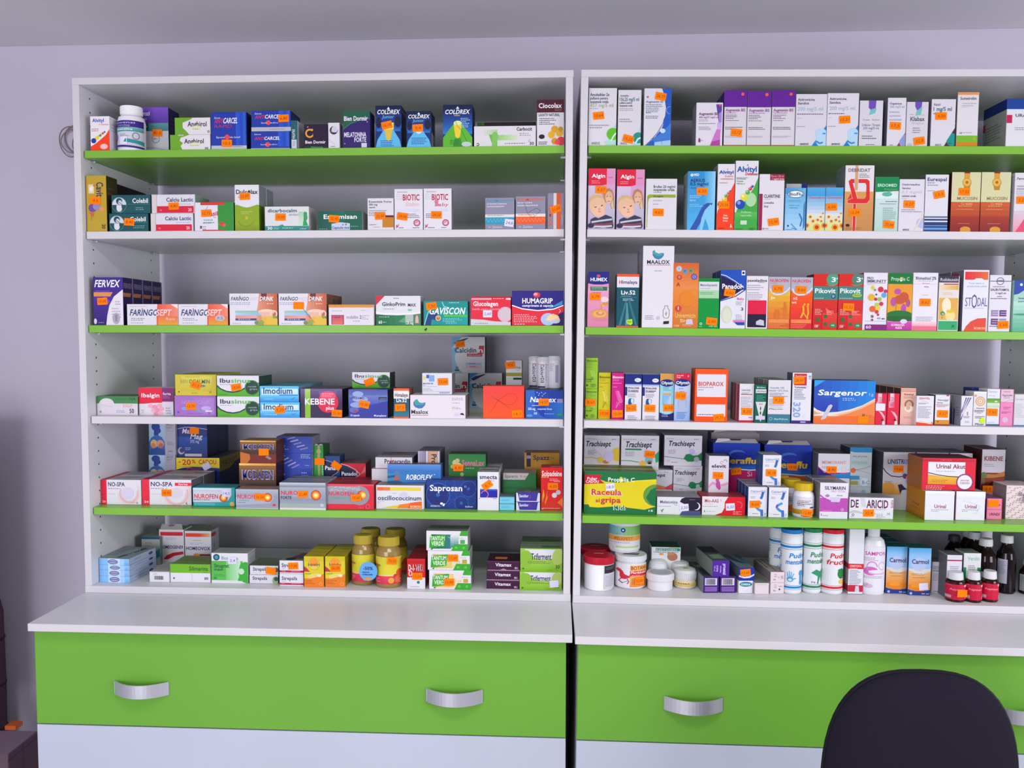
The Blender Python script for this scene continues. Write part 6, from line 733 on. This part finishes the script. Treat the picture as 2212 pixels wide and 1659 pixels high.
B('R5', '1836 1884 967', .07, 'a8b4b8', 'r 0 92 100 100 1c78b0;p 1c78b0 0 92 100 92 100 90 20 90;T 10 80 80 83 7c6c88 ALEVIA;T 8 82 66 74 88b098 omplex;c 16 52 12 d85c28;s a03040 1.4 16 52 60 56 96 62;s 445 .8 10 56 96 46;r 0 33 46 41 2c80b0;r 4 22 40 30 8c9040;c 68 28 20 b8c8d0;T 58 92 24 31 7088a0 B-C;r 0 18 100 18.6 778c94;e 66 8 9 4 7c94b8', 'tall aqua vitamin complex box behind the white boxes', vb=1070, st=.15, side='2c3440')
B('R5', '1771 1832.5 1043 1121', .055, 'd6d4dc', 'r 0 20 100 58 b04ca8;p d6d4dc 0 68 14 62 30 52 60 54 100 64 100 100 0 100;p b04ca8 0 62 0 68 20 56 34 54 30 50;T 16 90 81 90 3c2048 SILYMARIN;T 40 90 74 79 c080b8 PRO_TOTAL;l 60 90 66 5 1 667;e 26 64 8 4 a878b0;p c4bcd8 34 60 74 60 70 47 40 47;l 10 50 24 4 1 d090c8;a 80 26 6 2 0 360 d090c8;T 76 84 24 28 d0a0cc 60;s 2c8c7c 2 7 8 7 14;l 12 40 10 4 1 7c9c98', 'white and magenta liver capsule box with white sticker', n=1, side='84808a', top='7c7a80', topart='l 10 90 90 12 6 55555c', behind='white and magenta liver box in the row behind the front one')
B('R5', '1834.5 1930.5 1075 1121', .06, 'd6d6dc', 'T 3 21 53 88 5c1c48 DE;T 39 88 52 88 5c1c48 ARICID;p c0c4d0 24 100 34 100 38 60 36 52 28 60;p b4b8c4 0 30 10 40 20 38 36 24 48 26 60 30 60 20 30 24 10 28 0 24;V 94 99 90 54 a03c78 FORTE;l 56 86 46 5 1 889;c 9 18 3 667;c 9 18 1.6 d6d6dc;l 4 15 9 4 1 889;T 86 93 20 30 aaaab8 30;l 62 84 24 6 4 99a;k 44 28 o 2 32,4', 'low white varicose vein box with dark purple capitals', top='8c8a90', topart='l 6 94 90 14 5 70707a')
LI = 'T 14 86 74 84 3c3c50 LINISTRESS;T 64 86 74 84 7ca0d0 ESS;s 1c1c34 2.6 0 64 10 54 26 46 50 44 76 47 96 49;e 70 46 8 6 704068;s 704068 1.4 64 56 80 34;s 7c4c80 1.2 60 52 84 44;g 0 4 60 30 d8983c d0b8a8;e 18 18 22 14 d89848;e 86 38 14 14 b8a0c4;p 2c2c50 48 26 60 28 70 20 78 16 62 14 56 6;l 6 40 34 4 1 88a;'
LIN = {}
for i_, (q_, l_) in enumerate((('1908 1977 977', 'white stress relief box with black curve, left of row'), ('1979.5 2049 978', 'white stress relief box behind the red box, middle of row'), ('2051 2101 979', 'white stress relief box behind the red box, right of row'))):
    B('R5', q_, .09, 'c4c2cc', LI + ('k 48 62 o 0 14,60' if i_ == 0 else ''), l_, vb=1072, st=.15, side='4c5058', top='76747e', topart='l 10 90 90 12 6 5a5a62')
B('R5', '2121 2172 971', .09, 'bcb8c0', 'g 0 0 100 46 3c0c14 7c1c18;p a86c2c 0 30 100 38 100 50 60 42 0 44;p 7c2c14 0 24 100 20 100 34 0 34;e 70 14 40 14 2c0810;c 10 40 14 5c6c3c;c 6 26 12 6c5c34;T 10 90 74 84 80343c KIBENE;l 10 60 66 4 2 99a;k 30 8 o 0 6,9', 'white and dark red berry supplement box at back right', vb=1064, st=.13, side='4c2028', top='5c3438')
ur_ = B('R5', '1998 2062 1061 1124', .1, 'd8dae0', 'g 0 86 100 100 d0d4dc e8ecf0;T 32 72 42 54 a04c70 Urinal;l 22 88 37 4 1 889;l 22 56 32 4 1 889', 'left white urinary capsule box beneath the red gift box', side='b8781c', side_art='t 30 70 40 50 7c3c14 Urinal;l 20 80 34 5 2 985c14;g 0 0 100 20 985c14 b8781c', top='a8a4a0')
B('R5', '2064 2128.5 1062 1124', .1, 'd8dae0', 'g 0 74 100 100 d0d4dc eceff4;r 0 0 2 100 7c3c6c;T 32 72 42 54 a04c70 Urinal;l 22 88 37 4 1 889;l 22 56 32 4 1 889;s aab .7 24 68 50 62 84 50 70 22 60 26', 'right white urinary capsule box beneath the red gift box', side='5c3068', top='a8a4a0')
B('R5', '1992 2108.5 990', .08, 'd01c34', 'g 0 90 100 100 a81428 d42440;r 11 18 80 88 d8d8e0;p d89c2c 11 18 80 18 80 42 60 40 40 42 11 48;g 11 18 66 42 d88c30 d8b030;s 3c2c3c 1.6 11 54 30 47 50 43 70 42;T 26 80 68 81 8c2c54 Urinal_Akut;l 26 70 60 4 1 889;c 80 26 16 8c3068;c 80 26 13.6 dcdce4;T 72 88 29 33 8c3c6c REDUCERE;T 71 89 20 26 8c3c6c CADOU;l 34 62 95 3 1 e08090;l 8 50 13 5 3 e8a0a8;l 18 62 32 5 2 b07828', 'red urinary gift box with white roundel lying on two white', on=ur_, st=.055, side='a0602c', top='5c2430')
z_ = None
for i_, q_ in enumerate(('2130.5 2165 1101 1122', '2130.5 2165 1077')):
    z_ = B('R5', q_, .08, 'd87c9c', 'r 0 0 4 100 a03068;r 96 0 100 100 c03c5c;' + ('T 18 88 40 66 6c1c3c URINEX' if i_ == 0 else 'T 76 88 34 50 6c1c3c X;k 42 56 o 4'), ('lower small pink box of the stacked pair', 'upper small pink box of the stacked pair, with sticker')[i_], on=z_, top='7c5480', side='5c2c50')
B('R5', '2173 2240 1049 1122', .07, 'd8c8c8', ''.join('e %s %s 2 1 7c5058;' % ((i * 17) % 62 + 3, (i * 29) % 94 + 3) for i in range(70)) + 'T 40 98 70 80 7c7480 Bronho;l 40 90 62 5 3 889;k 74 62 o -4 12', 'pale pink box speckled with small dark dashes', side='887c80')
# ---------------- right bookcase, bottom board ----------------
TUB = '90 0 94 2 97 84'; TLID = '101 82 102 84 102 97 99 100'
cyl('R6', '1262 1329 1206 1278', 'white tub with red lid, front one at the side panel', '90 0 94 2 96 80', '101 79 102 82 102 97 98 100', (6, 78, 60, 'c4c4cc', 'r 0 66 100 98 24242c;l 10 90 90 6 2 667;l 6 94 58 5 10 99a'), capcol='b8142c', name='cream_tub', cat='tub', rot=48, n=1, dx=-.004, captop='r 34 60 66 67 b8b4b8', behind='white tub with red lid behind the front one')
bo_ = cyl('R6', '1331 1399 1203 1274', 'white horse balm tub with orange label and red horse', '90 0 94 2 96 84', '101 83 102 85 102 97 99 100', (5, 78, 170, 'd8d8de', 'r 46 4 96 94 e8a860;r 46 50 92 70 c82834;g 46 4 92 40 e08438 e8a050;T 48 90 76 90 8c4c34 BOTANIS;T 48 90 60 69 f0d0d4 Pferdebalsam;l 50 80 54 5 2 f0b0b4;l 50 88 40 5 6 c06c28;p c82434 8 70 16 78 24 76 30 68 34 56 44 50 46 56 46 44 36 36 26 36 22 46 22 62 14 66;s c82434 2 26 38 20 26 30 18;s c82434 2 40 38 44 26 40 16;s 445 .9 18 26 30 20 42 30;r 97 0 100 100 d0783c;k 66 32 o -1 12,50'), col='d4d4da', capcol='d2d4da', name='cream_tub', cat='tub', captop='p 5c5c68 20 30 70 22 80 50 34 54')
cyl('R6', '1318 1386 1126 1193', 'tall white tub with green and orange label on other tub', '92 0 96 2 97 84', '101 83 102 85 102 97 99 100', (8, 84, 170, 'd4d4da', 'r 0 62 100 100 7cb090;h 0 62 46 100 5c94a8 8cc0b8;h 46 62 100 100 8cbc80 5c9c3c;r 0 40 100 60 e09c4c;r 0 60 100 62 c8d4b8;T 24 66 44 55 b06c30 MELKFETT;c 44 84 5 1c3c78;c 44 84 2 c8d8e8;l 28 60 70 4 1 5c8098;l 10 86 34 5 1 88889c;r 28 12 84 18 a0c880;l 20 24 14 6 2 99a'), col='d2d2d8', capcol='d4d4da', name='cream_tub', cat='tub', on=bo_, st=.085)
B('R6', '1407 1470.5 1182', .06, 'd2d4da', 'r 14 76 98 94 1c8c7c;h 60 94 96 98 c8a050 c88850;T 16 86 78 91 b8c0bc KERTOGEN;T 6 92 66 71 4c4c58 CREMA_PENTRU_MAINI;l 56 96 55 4 1 556;e 34 56 8 8 d89850;e 72 40 18 26 a87054;e 66 60 12 10 b88468', 'white hand cream box with teal title and top', vb=1216, st=.12, side='a8aab0', top='0c5448')
cyl('R6', '1399.5 1460 1243 1279', 'low white flat lidded jar in front', '88 0 91 3 91 60', '98 58 100 62 100 92 96 98 94 100', None, col='d8d8dc', capcol='d6d4da', name='cream_jar', cat='jar', captop='e 50 50 38 38 b4b4c0')
cyl('R6', '1403 1444 1212', 'white domed cream jar with brown label behind flat jar', '88 0 92 3 94 40 88 46', '99 46 101 50 101 72 92 86 70 95 40 100', (4, 42, 170, 'c8a070', 'r 0 60 100 100 a87440;l 10 90 50 10 3 806040'), col='d0d0d6', capcol='ccced4', name='cream_jar', cat='jar', st=.095)
cyl('R6', '1459 1508 1231 1273', 'white domed cream jar with yellow label and green dot', '90 0 95 3 97 46', '99 46 100 50 99 80 90 92 60 98 40 100', (8, 46, 180, 'd8d0b0', 'r 0 60 100 64 e0c880;r 0 8 100 60 d8c078;T 14 60 40 62 8c6c2c CREMA;l 14 80 30 10 2 a08c50;s 2c1c1c 2 78 90 82 70;s 2c1c1c 2 84 90 88 70;l 14 60 84 8 1 667'), col='d0d0d4', capcol='ccced0', name='cream_jar', cat='jar', captop='e 50 30 12 8 a0c41c')
cyl('R6', '1452 1492 1216', 'white domed cream jar behind the yellow labelled one', '90 0 95 3 97 46', '99 46 100 50 99 80 90 92 60 98 40 100', None, col='ccccd2', capcol='c4c8ca', name='cream_jar', cat='jar', st=.1)
PR1 = 'r 0 0 100 100 3c1c6c;r 9 46 88 90 c4c0d0;' + ''.join('r %.1f 50 %.1f 86 55555f;' % (16 + i * 3.6, 17.4 + i * 3.6 + (i % 3) * .6) for i in range(17)) + 'r 9 8 88 38 7c58a8;l 16 80 28 10 1 6a4898;'
pa = B('R6', '1519.5 1554.5 1246 1281', .13, '3c1c6c', PR1, 'lower left purple joint cream box with bar code end', side='7c8488', top='3c4c48', topart='p 241c3c 10 10 90 4 90 50 20 56;e 50 70 30 8 6c7c74', rz=6)
B('R6', '1555.5 1592 1246 1281', .13, '3c1c6c', PR1, 'lower right purple joint cream box with bar code end', top='3c4c48', rz=6, side='2c2444', topart='p 241c3c 10 10 90 4 90 50 20 56')
B('R6', '1538.5 1577 1211', .13, '3c1c6c', 'r 0 0 100 100 4c2490;V 64 82 78 12 dccce8 proenzi;V 46 54 66 24 c8b8dc artrostop;V 24 38 70 30 b8a8d8 crema;V 10 18 66 34 a898c8 100_ml', 'upper purple joint cream box lying across the two', on=pa, side='7c8884', top='46544c', topart='p 201428 4 60 96 52 96 100 4 100;p 5c7c64 10 10 90 10 90 46 10 40;g 20 12 80 40 7c8c7c 8c948c', rz=7)
co_ = B('R6', '1595.5 1628 1255 1282', .12, 'd4d4dc', 'e 50 72 44 20 1c7c8c;T 16 82 64 78 d8e8ec COREGA;l 40 80 20 8 1 c0bcd8', 'lower white denture cream box with teal oval', rz=6, top='6c7c84')
B('R6', '1596 1630.5 1227', .12, '1c2c9c', 'p b0cce4 0 44 30 30 70 34 100 54 100 40 70 20 30 18 0 30;p dce4f0 10 36 40 26 80 36 80 30 40 18;k 42 62 o 6 13,60', 'upper blue denture cream box with orange sticker', on=co_, rz=6, side='545c74', top='687880', topart='p 1c2c50 10 60 60 30 70 36 20 100 6 100;p 1c5c8c 70 30 100 30 100 100 70 100')
B('R6', '1631 1662.5 1260 1284', .12, 'd4c8cc', 'l 10 90 90 20 1 c0b4b8', 'plain blush box end, leftmost of three', rz=5, top='8c8c84')
ce_ = B('R6', '1664.5 1695 1259 1283', .12, 'd4c8cc', 'v 26 44 80 20 88747c 15_g;e 66 40 6 8 34303c;l 60 94 70 20 1 a890a0', 'lower blush ointment box end with dark mark, stacked', rz=5)
B('R6', '1664 1695.5 1236', .12, 'd4c8cc', 'v 26 44 80 20 88747c 15_g;V 76 90 70 30 9c7c98 Z;e 60 50 6 8 b8a8c0', 'upper blush ointment box end with red striped top', on=ce_, rz=5, side='7c7478', top='8c9088', topart='r 44 6 56 100 9c2c34;r 10 30 18 100 6c3034;r 56 0 96 6 b04840')
PUD = '93 0 97 2 97 96'
def pud(q, col, txt, pic, lab, **k):
    r_ = 'r 0 78 100 82 {0};r 0 84 100 84.7 {0};r 0 75 100 75.8 {0};r 0 8 100 11.6 {0};r 0 13 100 13.6 {0};r 0 5.6 100 6.2 {0};'.format(col)
    return cyl('R6', q, lab, PUD, '97 94 99 95 99 100 90 100.5', (2, 92, 190, 'd6dade', r_ + 'I 36 88 61 69 {0} Pudra;I 26 92 50 58 {0} {1};l 2 16 70 4 3 {0};l 2 14 46 3 8 {0};'.format(col, txt) + pic), col='d4d6da', capcol=col, name='powder_bottle', cat='bottle', **k)
HF = 'e 40 24 9 4.6 3c9cd4;s 3c9cd4 2 34 28 32 36;s 3c9cd4 2 38 28 38 38;s 3c9cd4 2 42 28 44 37;s 3c9cd4 2 45 27 50 34;s 3c9cd4 2.4 47 24 56 26;e 40 23 5 2 d4d6da;e 74 34 9 4 2c90cc;e 72 26 4 8 2c90cc;e 73 18 6 3.4 2c90cc;s 2c90cc 1.4 66 38 82 39;'
pud('1692.5 1738.5 1146 1284', '1c78c0', 'mentolata', HF, 'white foot powder bottle with blue cap and foot print', n=1, dx=-.013, behind='white powder bottle behind the blue capped one')
pud('1740 1780 1143 1283', '1c7c50', 'mentolata', 'p 2c8c64 40 34 56 40 70 36 86 40 98 40 84 30 78 16 74 28 60 14 62 28;T 40 66 16 19 667 75_g;', 'white foot powder bottle with green cap and green leaf')
pud('1780.5 1828.5 1146 1285', 'c8202c', 'fructe', 'e 70 34 13 9 1c7c3c;e 90 24 10 6 d84c28;e 70 20 9 4 e0b840;e 84 18 8 4 d85c30;e 92 34 8 6 d87840;s 1c5c34 3 84 40 92 46;s 1c7c3c 3 58 40 66 42;', 'white foot powder bottle with red cap and fruit picture')
B('R6', '1833.5 1866.5 1143 1284', .04, 'd2d4da', 'r 0 39 100 47 c82030;T 10 88 42 45 e8c0c4 KINETOSOL;l 10 90 40.4 2 1 e8a8b0;l 8 92 37 2.2 12 88889a;r 0 4 100 14 b8203c;p c4c0d0 46 4 76 4 72 13 50 13;r 0 0 100 1 889', 'tall plain white carton with red band, between bottles', side='9c9ca8', side_art='r 0 39 100 47 981c30;l 10 80 36 3 10 77778a;r 0 4 100 14 981c38')
def shampoo():                                       # oval bottle
    return cyl('R6', '1866.5 1917 1143 1286', 'white shampoo bottle with pink lettering and round cap', '94 0 100 2 101 40 99 74 86 82 62 86 46 87 44 88', '46 84 48 85 49 99 46 100.5', (6, 72, 170, 'd6d6de', 'T 18 84 82 90 b83c98 SAMPON;l 8 70 77 3 3 a878a0;e 36 46 22 10 c860b0;a 40 56 16 3 0 330 c080b8;a 70 58 12 2 20 300 c890c0;e 56 42 26 4 d6a0cc;e 56 45 26 4 d6d6de;l 8 76 34 3 2 9c88a8;e 30 12 14 5 c8a8c8;l 8 30 18 3 3 889'), col='d4d4da', capcol='d2d4d8', name='shampoo_bottle', cat='bottle', squash=.62)
shampoo()
CAR = 'g 0 12 100 52 d87c20 dcb07c;g 0 52 100 60 dcc4a0 c8c8cc;r 0 56 100 100 8cb4dc;g 0 82 100 100 8cb8e0 4c98cc;e 46 66 34 14 a8b8dc;p c8c8c8 0 54 0 58 20 53 50 51 80 53 100 58 100 52 60 44 40 44;r 0 0 100 10 283880;p 283880 0 0 100 0 100 12 70 7.6 30 7.6 0 13;p d87c20 0 16 30 9 70 9 100 15 100 22 0 22;T 14 90 67 76 34345c Carmol;l 14 92 46 2.6 2 a8804c;l 20 84 38 2.6 1 a8702c;T 62 96 2.4 5 c8ccdc 20_ml;c 14 4 6 a8b0d0;e 40 20 26 4 e09028;'
B('R6', '1914.5 1961.5 1181 1282', .045, '5ca4d4', CAR, 'blue and orange herbal drops carton, left without sticker', n=2, side='1c2c50', top='1c5c6c', behind='blue and orange herbal carton behind the left one')
B('R6', '1962.5 2011 1184 1286', .045, '5ca4d4', CAR + 'k 70 19 w 6', 'blue and orange herbal drops carton, right with white sticker', side='1c2c50', top='1c6c6c')
B('R6', '2013 2043 1214 1281', .04, 'cdcad4', 'T 4 60 84 88 667 Pulmicort;T 4 96 78 82 4c3c68 PANTHENOL;l 6 94 75 3.6 2 4c4c5c;l 6 90 62 4 6 9c9cac;l 14 56 6 4 1 445', 'short white carton beside the right herbal drops carton', top='68666c')
B('R6', '2045 2078 1199 1280', .045, 'd0cdd6', 'r 0 86 100 89 a02c54;l 20 86 74 4 3 889;l 30 80 54 4 3 99a;r 0 22 100 24 a0305c;r 4 24 12 30 a0305c;k 40 44 o -8', 'white carton with crimson lines behind the small brown bottles', st=.05, side='686870', top='6c6a70')
B('R6', '2081 2119 1195 1276', .045, 'd2d4d4', 'r 0 40 16 68 1c8c54;r 80 40 100 68 1c8c54;T 22 90 84 92 8cb8b0 Verdin;l 26 84 72 4 9 7c7c88;r 0 0 20 12 3c6c94', 'white carton with green side patches behind brown bottles', st=.06, side='8c9290', top='747a76')
for i_, (q_, w_, sp) in enumerate((('2052.5 2094 1240 1302', 'left', 'k 56 46 o -2'), ('2093.5 2128.5 1239 1303', 'middle', ''), ('2129 2164.5 1237 1302', 'right', ''))):
    cyl('R6', q_, w_ + ' small brown bottle with red label, white cap', '92 0 100 4 100 64 94 70 76 74 74 76', '76 75 78 77 72 97 68 100', (9, 62, 190, 'c4183c', 'l 4 30 94 5 1 e87888;r 66 84 88 96 d0c0c8;r 74 4 98 26 d0c8cc;l 76 96 22 7 2 667;r 0 10 26 28 b8a0b0;T 20 70 62 74 f09098 {};'.format('Aspimax' if i_ < 3 else '') + sp), col='2c1008', capcol='d4d4d8', name='syrup_bottle', cat='bottle', rough=.15)
DB = '92 0 100 3 100 60 92 70 60 80 50 84 48 88'; DCc = '62 87 64 88 62 98 56 100'
cyl('R6', '2118 2162 1168', 'dark brown syrup bottle behind the small red labelled ones', DB, DCc, (8, 42, 150, '2c3c38', 'r 0 70 100 100 8c9c94;r 4 0 96 66 c0b0b8;l 10 90 60 8 5 667'), col='1c0e12', capcol='ccced0', name='syrup_bottle', cat='bottle', rough=.12, st=.085)
cyl('R6', '2163.5 2204 1160 1284', 'large dark brown syrup bottle with white label at the side', DB, DCc, (18, 60, 60, 'a8a8b8', 'l 6 90 90 6 9 77778c'), col='160a10', capcol='ccced0', name='syrup_bottle', cat='bottle', rough=.12, rot=-50)
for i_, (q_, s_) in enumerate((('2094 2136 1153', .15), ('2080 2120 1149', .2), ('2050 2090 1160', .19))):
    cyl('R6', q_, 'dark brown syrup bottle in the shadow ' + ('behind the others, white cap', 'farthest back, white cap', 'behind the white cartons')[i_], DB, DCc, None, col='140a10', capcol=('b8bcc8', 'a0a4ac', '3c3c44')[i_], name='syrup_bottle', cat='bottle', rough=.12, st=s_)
cyl('R6', '2212 2248 1215 1286', 'dark bottle cut by the right edge of frame', DB, DCc, (10, 60, 170, '8c9490', 'l 6 90 90 8 6 667'), col='160a10', capcol='8c8e90', name='syrup_bottle', cat='bottle', rough=.12)
# ---------------- office chair, clutter on the left, small marks ----------------
BLACKP = mat('17161c', .45, name='black_plastic'); FAB = mat('1d1926', .95, bump=.6, name='dark_chair_fabric', spec=.15)
def chair():
    cx, cy, cz = 1.754, -.44, -.2; root = empty('office_chair', (cx, cy - .1, FLOOR))
    tag(root, 'black fabric office chair in front of the right drawer cabinet', 'chair')
    def sup(a, b, n, N=56): return [(math.copysign(abs(math.cos(t)) ** (2 / n), math.cos(t)) * a, math.copysign(abs(math.sin(t)) ** (2 / n), math.sin(t)) * b) for t in [2 * math.pi * i / N for i in range(N)]]
    def cushion(rings, m, name, base):               # rings: (scale, depth) from rim to centre, in the plane facing -y
        mb = MB(); N = 56; V = []; F = []
        for a, b, y in rings: V += [(x, y, z) for x, z in sup(a, b, 2.7)]
        for j in range(len(rings) - 1):
            for i in range(N): i2 = (i + 1) % N; F.append((j * N + i, j * N + i2, (j + 1) * N + i2, (j + 1) * N + i))
        mb.add(V, F, m, True); mb.add(V[-N:], [tuple(range(N))], m, True)
        mb.add(V[:N], [tuple(range(N - 1, -1, -1))], m, True)
        o = mb.build(name, root); o.location = base; return o
    a, b = .167, .228
    back = cushion([(a - .006, b - .006, .0), (a, b, -.003), (a, b, -.007), (a - .004, b - .004, -.014), (a - .016, b - .016, -.023), (a - .05, b - .05, -.032), (a - .1, b - .12, -.037), (.02, .03, -.038)], FAB, 'backrest_cushion', (0, .1, cz - FLOOR))
    sh = cushion([(a + .001, b + .001, -.004), (a + .004, b + .004, .0), (a + .001, b + .002, .007), (a - .025, b - .02, .02), (a - .06, b - .06, .034), (.03, .04, .036)], BLACKP, 'backrest_shell', (0, .1, cz - FLOOR))
    mb = MB(); V = []; F = []; N = 56
    for s_, z in ((.92, .0), (1, .012), (1, .04), (.95, .06), (.8, .072), (.4, .078), (.05, .078)): V += [(x * s_, y * s_, z) for x, y in sup(.22, .215, 3)]
    for j in range(6):
        for i in range(N): i2 = (i + 1) % N; F.append((j * N + i, j * N + i2, (j + 1) * N + i2, (j + 1) * N + i))
    mb.add(V, F, FAB, True); mb.add(V[:N], [tuple(range(N - 1, -1, -1))], BLACKP); o = mb.build('seat', root); o.location = (0, -.19, .38)
    mb = MB(); pts = [(.14, .5), (.165, .42), (.15, .36), (.08, .335), (-.1, .335)]
    for (y0, z0), (y1, z1) in zip(pts, pts[1:]):
        for s_ in (0,): mb.add([(-.03, y0, z0), (.03, y0, z0), (.03, y1, z1), (-.03, y1, z1), (-.03, y0 + .012, z0 + .012), (.03, y0 + .012, z0 + .012), (.03, y1 + .012, z1 + .012), (-.03, y1 + .012, z1 + .012)], [(0, 1, 2, 3), (7, 6, 5, 4), (0, 3, 7, 4), (1, 5, 6, 2)], BLACKP)
    mb.box(-.09, -.26, .33, .09, -.08, .38, BLACKP, .006); mb.build('back_bracket', root)
    mb = MB(); mb.lathe([(.026, .1), (.026, .24), (.017, .24), (.017, .335)], BLACKP, 24, cy=-.17, cap0=True, cap1=True); mb.build('gas_column', root)
    for k in range(5):
        t = math.radians(72 * k + 20); mb = MB(); c, s = math.cos(t), math.sin(t); R = lambda x, y, z: (x * c - y * s, -.17 + x * s + y * c, z)
        mb.add([R(.02, -.028, .085), R(.02, .028, .085), R(.27, .016, .06), R(.27, -.016, .06), R(.02, -.028, .125), R(.02, .028, .125), R(.27, .016, .078), R(.27, -.016, .078)], [(3, 2, 1, 0), (4, 5, 6, 7), (0, 1, 5, 4), (1, 2, 6, 5), (2, 3, 7, 6), (3, 0, 4, 7)], BLACKP); leg = mb.build('base_arm', root)
        mb = MB()
        for yy in (-.012, .004):
            ring = [(.258 + .026 * math.cos(q), yy, .027 + .026 * math.sin(q)) for q in [i * math.pi / 10 for i in range(20)]]; r2 = [(x, y + .01, z) for x, y, z in ring]
            mb.face([R(*p) for p in ring], BLACKP); mb.face([R(*p) for p in r2[::-1]], BLACKP)
            for i in range(20): mb.face([R(*ring[i - 1]), R(*r2[i - 1]), R(*r2[i]), R(*ring[i])], BLACKP)
        mb.box(0, 0, 0, .001, .001, .001, BLACKP, .0001) if False else None
        mb.build('caster', leg)
chair()
def tube(mb, pts, r, m, n=8):
    V = []; F = []
    for i, p in enumerate(pts):
        a = Vector(pts[max(0, i - 1)]); b = Vector(pts[min(len(pts) - 1, i + 1)]); d = (b - a).normalized(); u = d.orthogonal().normalized(); v = d.cross(u)
        if i and False: pass
        V += [tuple(Vector(p) + u * (r * math.cos(2 * math.pi * k / n)) + v * (r * math.sin(2 * math.pi * k / n))) for k in range(n)]
    for i in range(len(pts) - 1):
        for k in range(n): F.append((i * n + k, i * n + (k + 1) % n, (i + 1) * n + (k + 1) % n, (i + 1) * n + k))
    mb.add(V, F, m, True)
def wires():
    c = at_y(150, 304, WALLY - .02, 'L'); mb = MB(); m = mat('8a7c7c', .5, name='cable_sheath'); rnd = random.Random(4)
    P = []
    for i in range(0, 300):                          # a loosely coiled cable hung half behind the bookcase
        t = i / 300 * 2 * math.pi * 4.4; k = i / 300; rx = .03 + .012 * math.sin(t * .37 + 1); rz = .034 + .008 * math.cos(t * .29)
        P.append((c.x + .013 + .01 * math.sin(t * .21) + rx * math.cos(t), WALLY - .008 - .012 * k - .004 * math.sin(t * 1.3), c.z + .004 * math.sin(t * .5) + rz * math.sin(t)))
    tube(mb, P, .0016, m, 6)
    o = mb.build('cable_coil'); tag(o, 'loosely coiled thin brown cable on the wall behind the left bookcase', 'cable')
wires()
def fly():
    p = at_y(920, 711, REC - .002, 'L'); root = MB(); m = mat('0c0a0e', .4)
    mb = MB(); V = []
    mb.lathe([(.0001, -.003), (.001, -.002), (.0014, 0), (.001, .002), (.0001, .0032)], m, 10)
    for s_ in (-1, 1): mb.add([(0, -.0012, .0005), (s_ * .0026, -.0015, -.003), (s_ * .0008, -.0018, -.004)], [(0, 1, 2), (2, 1, 0)], mat('3a3840', .3))
    for s_ in (-1, 1):
        for k in (-1, 0, 1): mb.add([(s_ * .001, 0, k * .001), (s_ * .0032, .0012, k * .002 + .0003), (s_ * .001, 0, k * .001 + .0004)], [(0, 1, 2), (2, 1, 0)], m)
    o = mb.build('fly', loc=(p.x, REC - .0016, p.z)); o.rotation_euler = (0, .7, 0); tag(o, 'tiny black fly on the edge of the green third shelf', 'insect')
fly()
def clutter():                                       # in the dark corner left of the drawer cabinet
    KR = mat('6a5560', .8, bump=.2, name='dull_cardboard'); KR2 = mat('8a7688', .85, bump=.2, name='mauve_cardboard')
    A = at_y(17, 1630, .06, 'L'); Bp = at_z(84, 1577, A.z, 'L'); d = Bp - A; ang = math.atan2(d.y, d.x); W = d.length - .004; D = .2; H = A.z - FLOOR
    mb = MB(); mb.box(0, 0, 0, W, D, H, {'d': KR, 'z+': KR2}, .002)
    put_art(mb, 'r 0 96 100 97 4a3844;r 47 0 50 100 4a3844;l 10 40 80 6 3 5a4a50', W, H, lambda x, y, o: (x, -o, y), random.Random(2))
    o = mb.build('cardboard_box', loc=(A.x, A.y, FLOOR)); o.rotation_euler = (0, 0, ang); tag(o, 'dull brown cardboard box on the floor left of the drawer cabinet', 'box')
    c = at_z(42, 1572, A.z, 'L'); mb = MB(); mb.box(-.016, 0, .0005, .016, .03, .012, mat('d0642c', .6), .001)
    put_art(mb, 'r 10 20 90 80 e0843c', .032, .0115, lambda x, y, o: (-.016 + x, -o, y), random.Random(2)); o = mb.build('small_carton', loc=(c.x, c.y, A.z)); o.rotation_euler = (0, 0, ang); tag(o, 'small orange carton lying on the dull cardboard box', 'box')
    mb = MB()                                        # upright roll of dark cloth leaning in the corner
    mb.lathe([(.05, 0), (.056, .02), (.055, .3), (.057, .5), (.055, .7), (.048, .735), (.02, .74)], mat('5c4450', .9, bump=.3), 28, cap0=True, cap1=True)
    for k in range(5): mb.lathe([(.0545 + .002 * (k % 2), .1 + k * .13), (.0585, .106 + k * .13), (.0545, .112 + k * .13)], mat('3a2c36', .9), 28)
    o = mb.build('cloth_roll', loc=(at_y(-30, 1500, .3, 'L').x - .05, .36, FLOOR)); tag(o, 'upright roll of dark mauve cloth in the far left corner', 'roll')
    q = at_y(72, 884, WALLY, 'L'); mb = MB(); Lp = LEFT_WIN.location; xr = q.x + (Lp.x - q.x) * .0535; zt2 = q.z + (Lp.z - q.z) * .08
    zb = A.z + .03
    for lx in (xr - .5, xr - .02):
        for ly in (-.05, .22): mb.box(lx, ly, FLOOR, lx + .02, ly + .02, zb, DARK)
    mb.box(xr - .5, -.05, zb, xr, .24, zt2, mat('5c5058', .6, bump=.1, name='shade_cupboard_laminate'), .002)
    o = mb.build('shade_cupboard'); tag(o, 'unseen dull mauve cabinet added outside the frame to shade the left wall', 'shade_cupboard')
    mb = MB(); mb.box(xr - .49, -.066, zb + .01, xr - .01, -.0505, zt2 - .01, mat('64586a', .6), .001); d = mb.build('door', o)
    mb = MB(); mb.box(xr - .05, -.08, -.2, xr - .035, -.0665, -.05, SILVER, .002); mb.build('handle', d)
    # unseen cabinet added outside the frame, placed so its shadow darkens the wall corner
clutter()
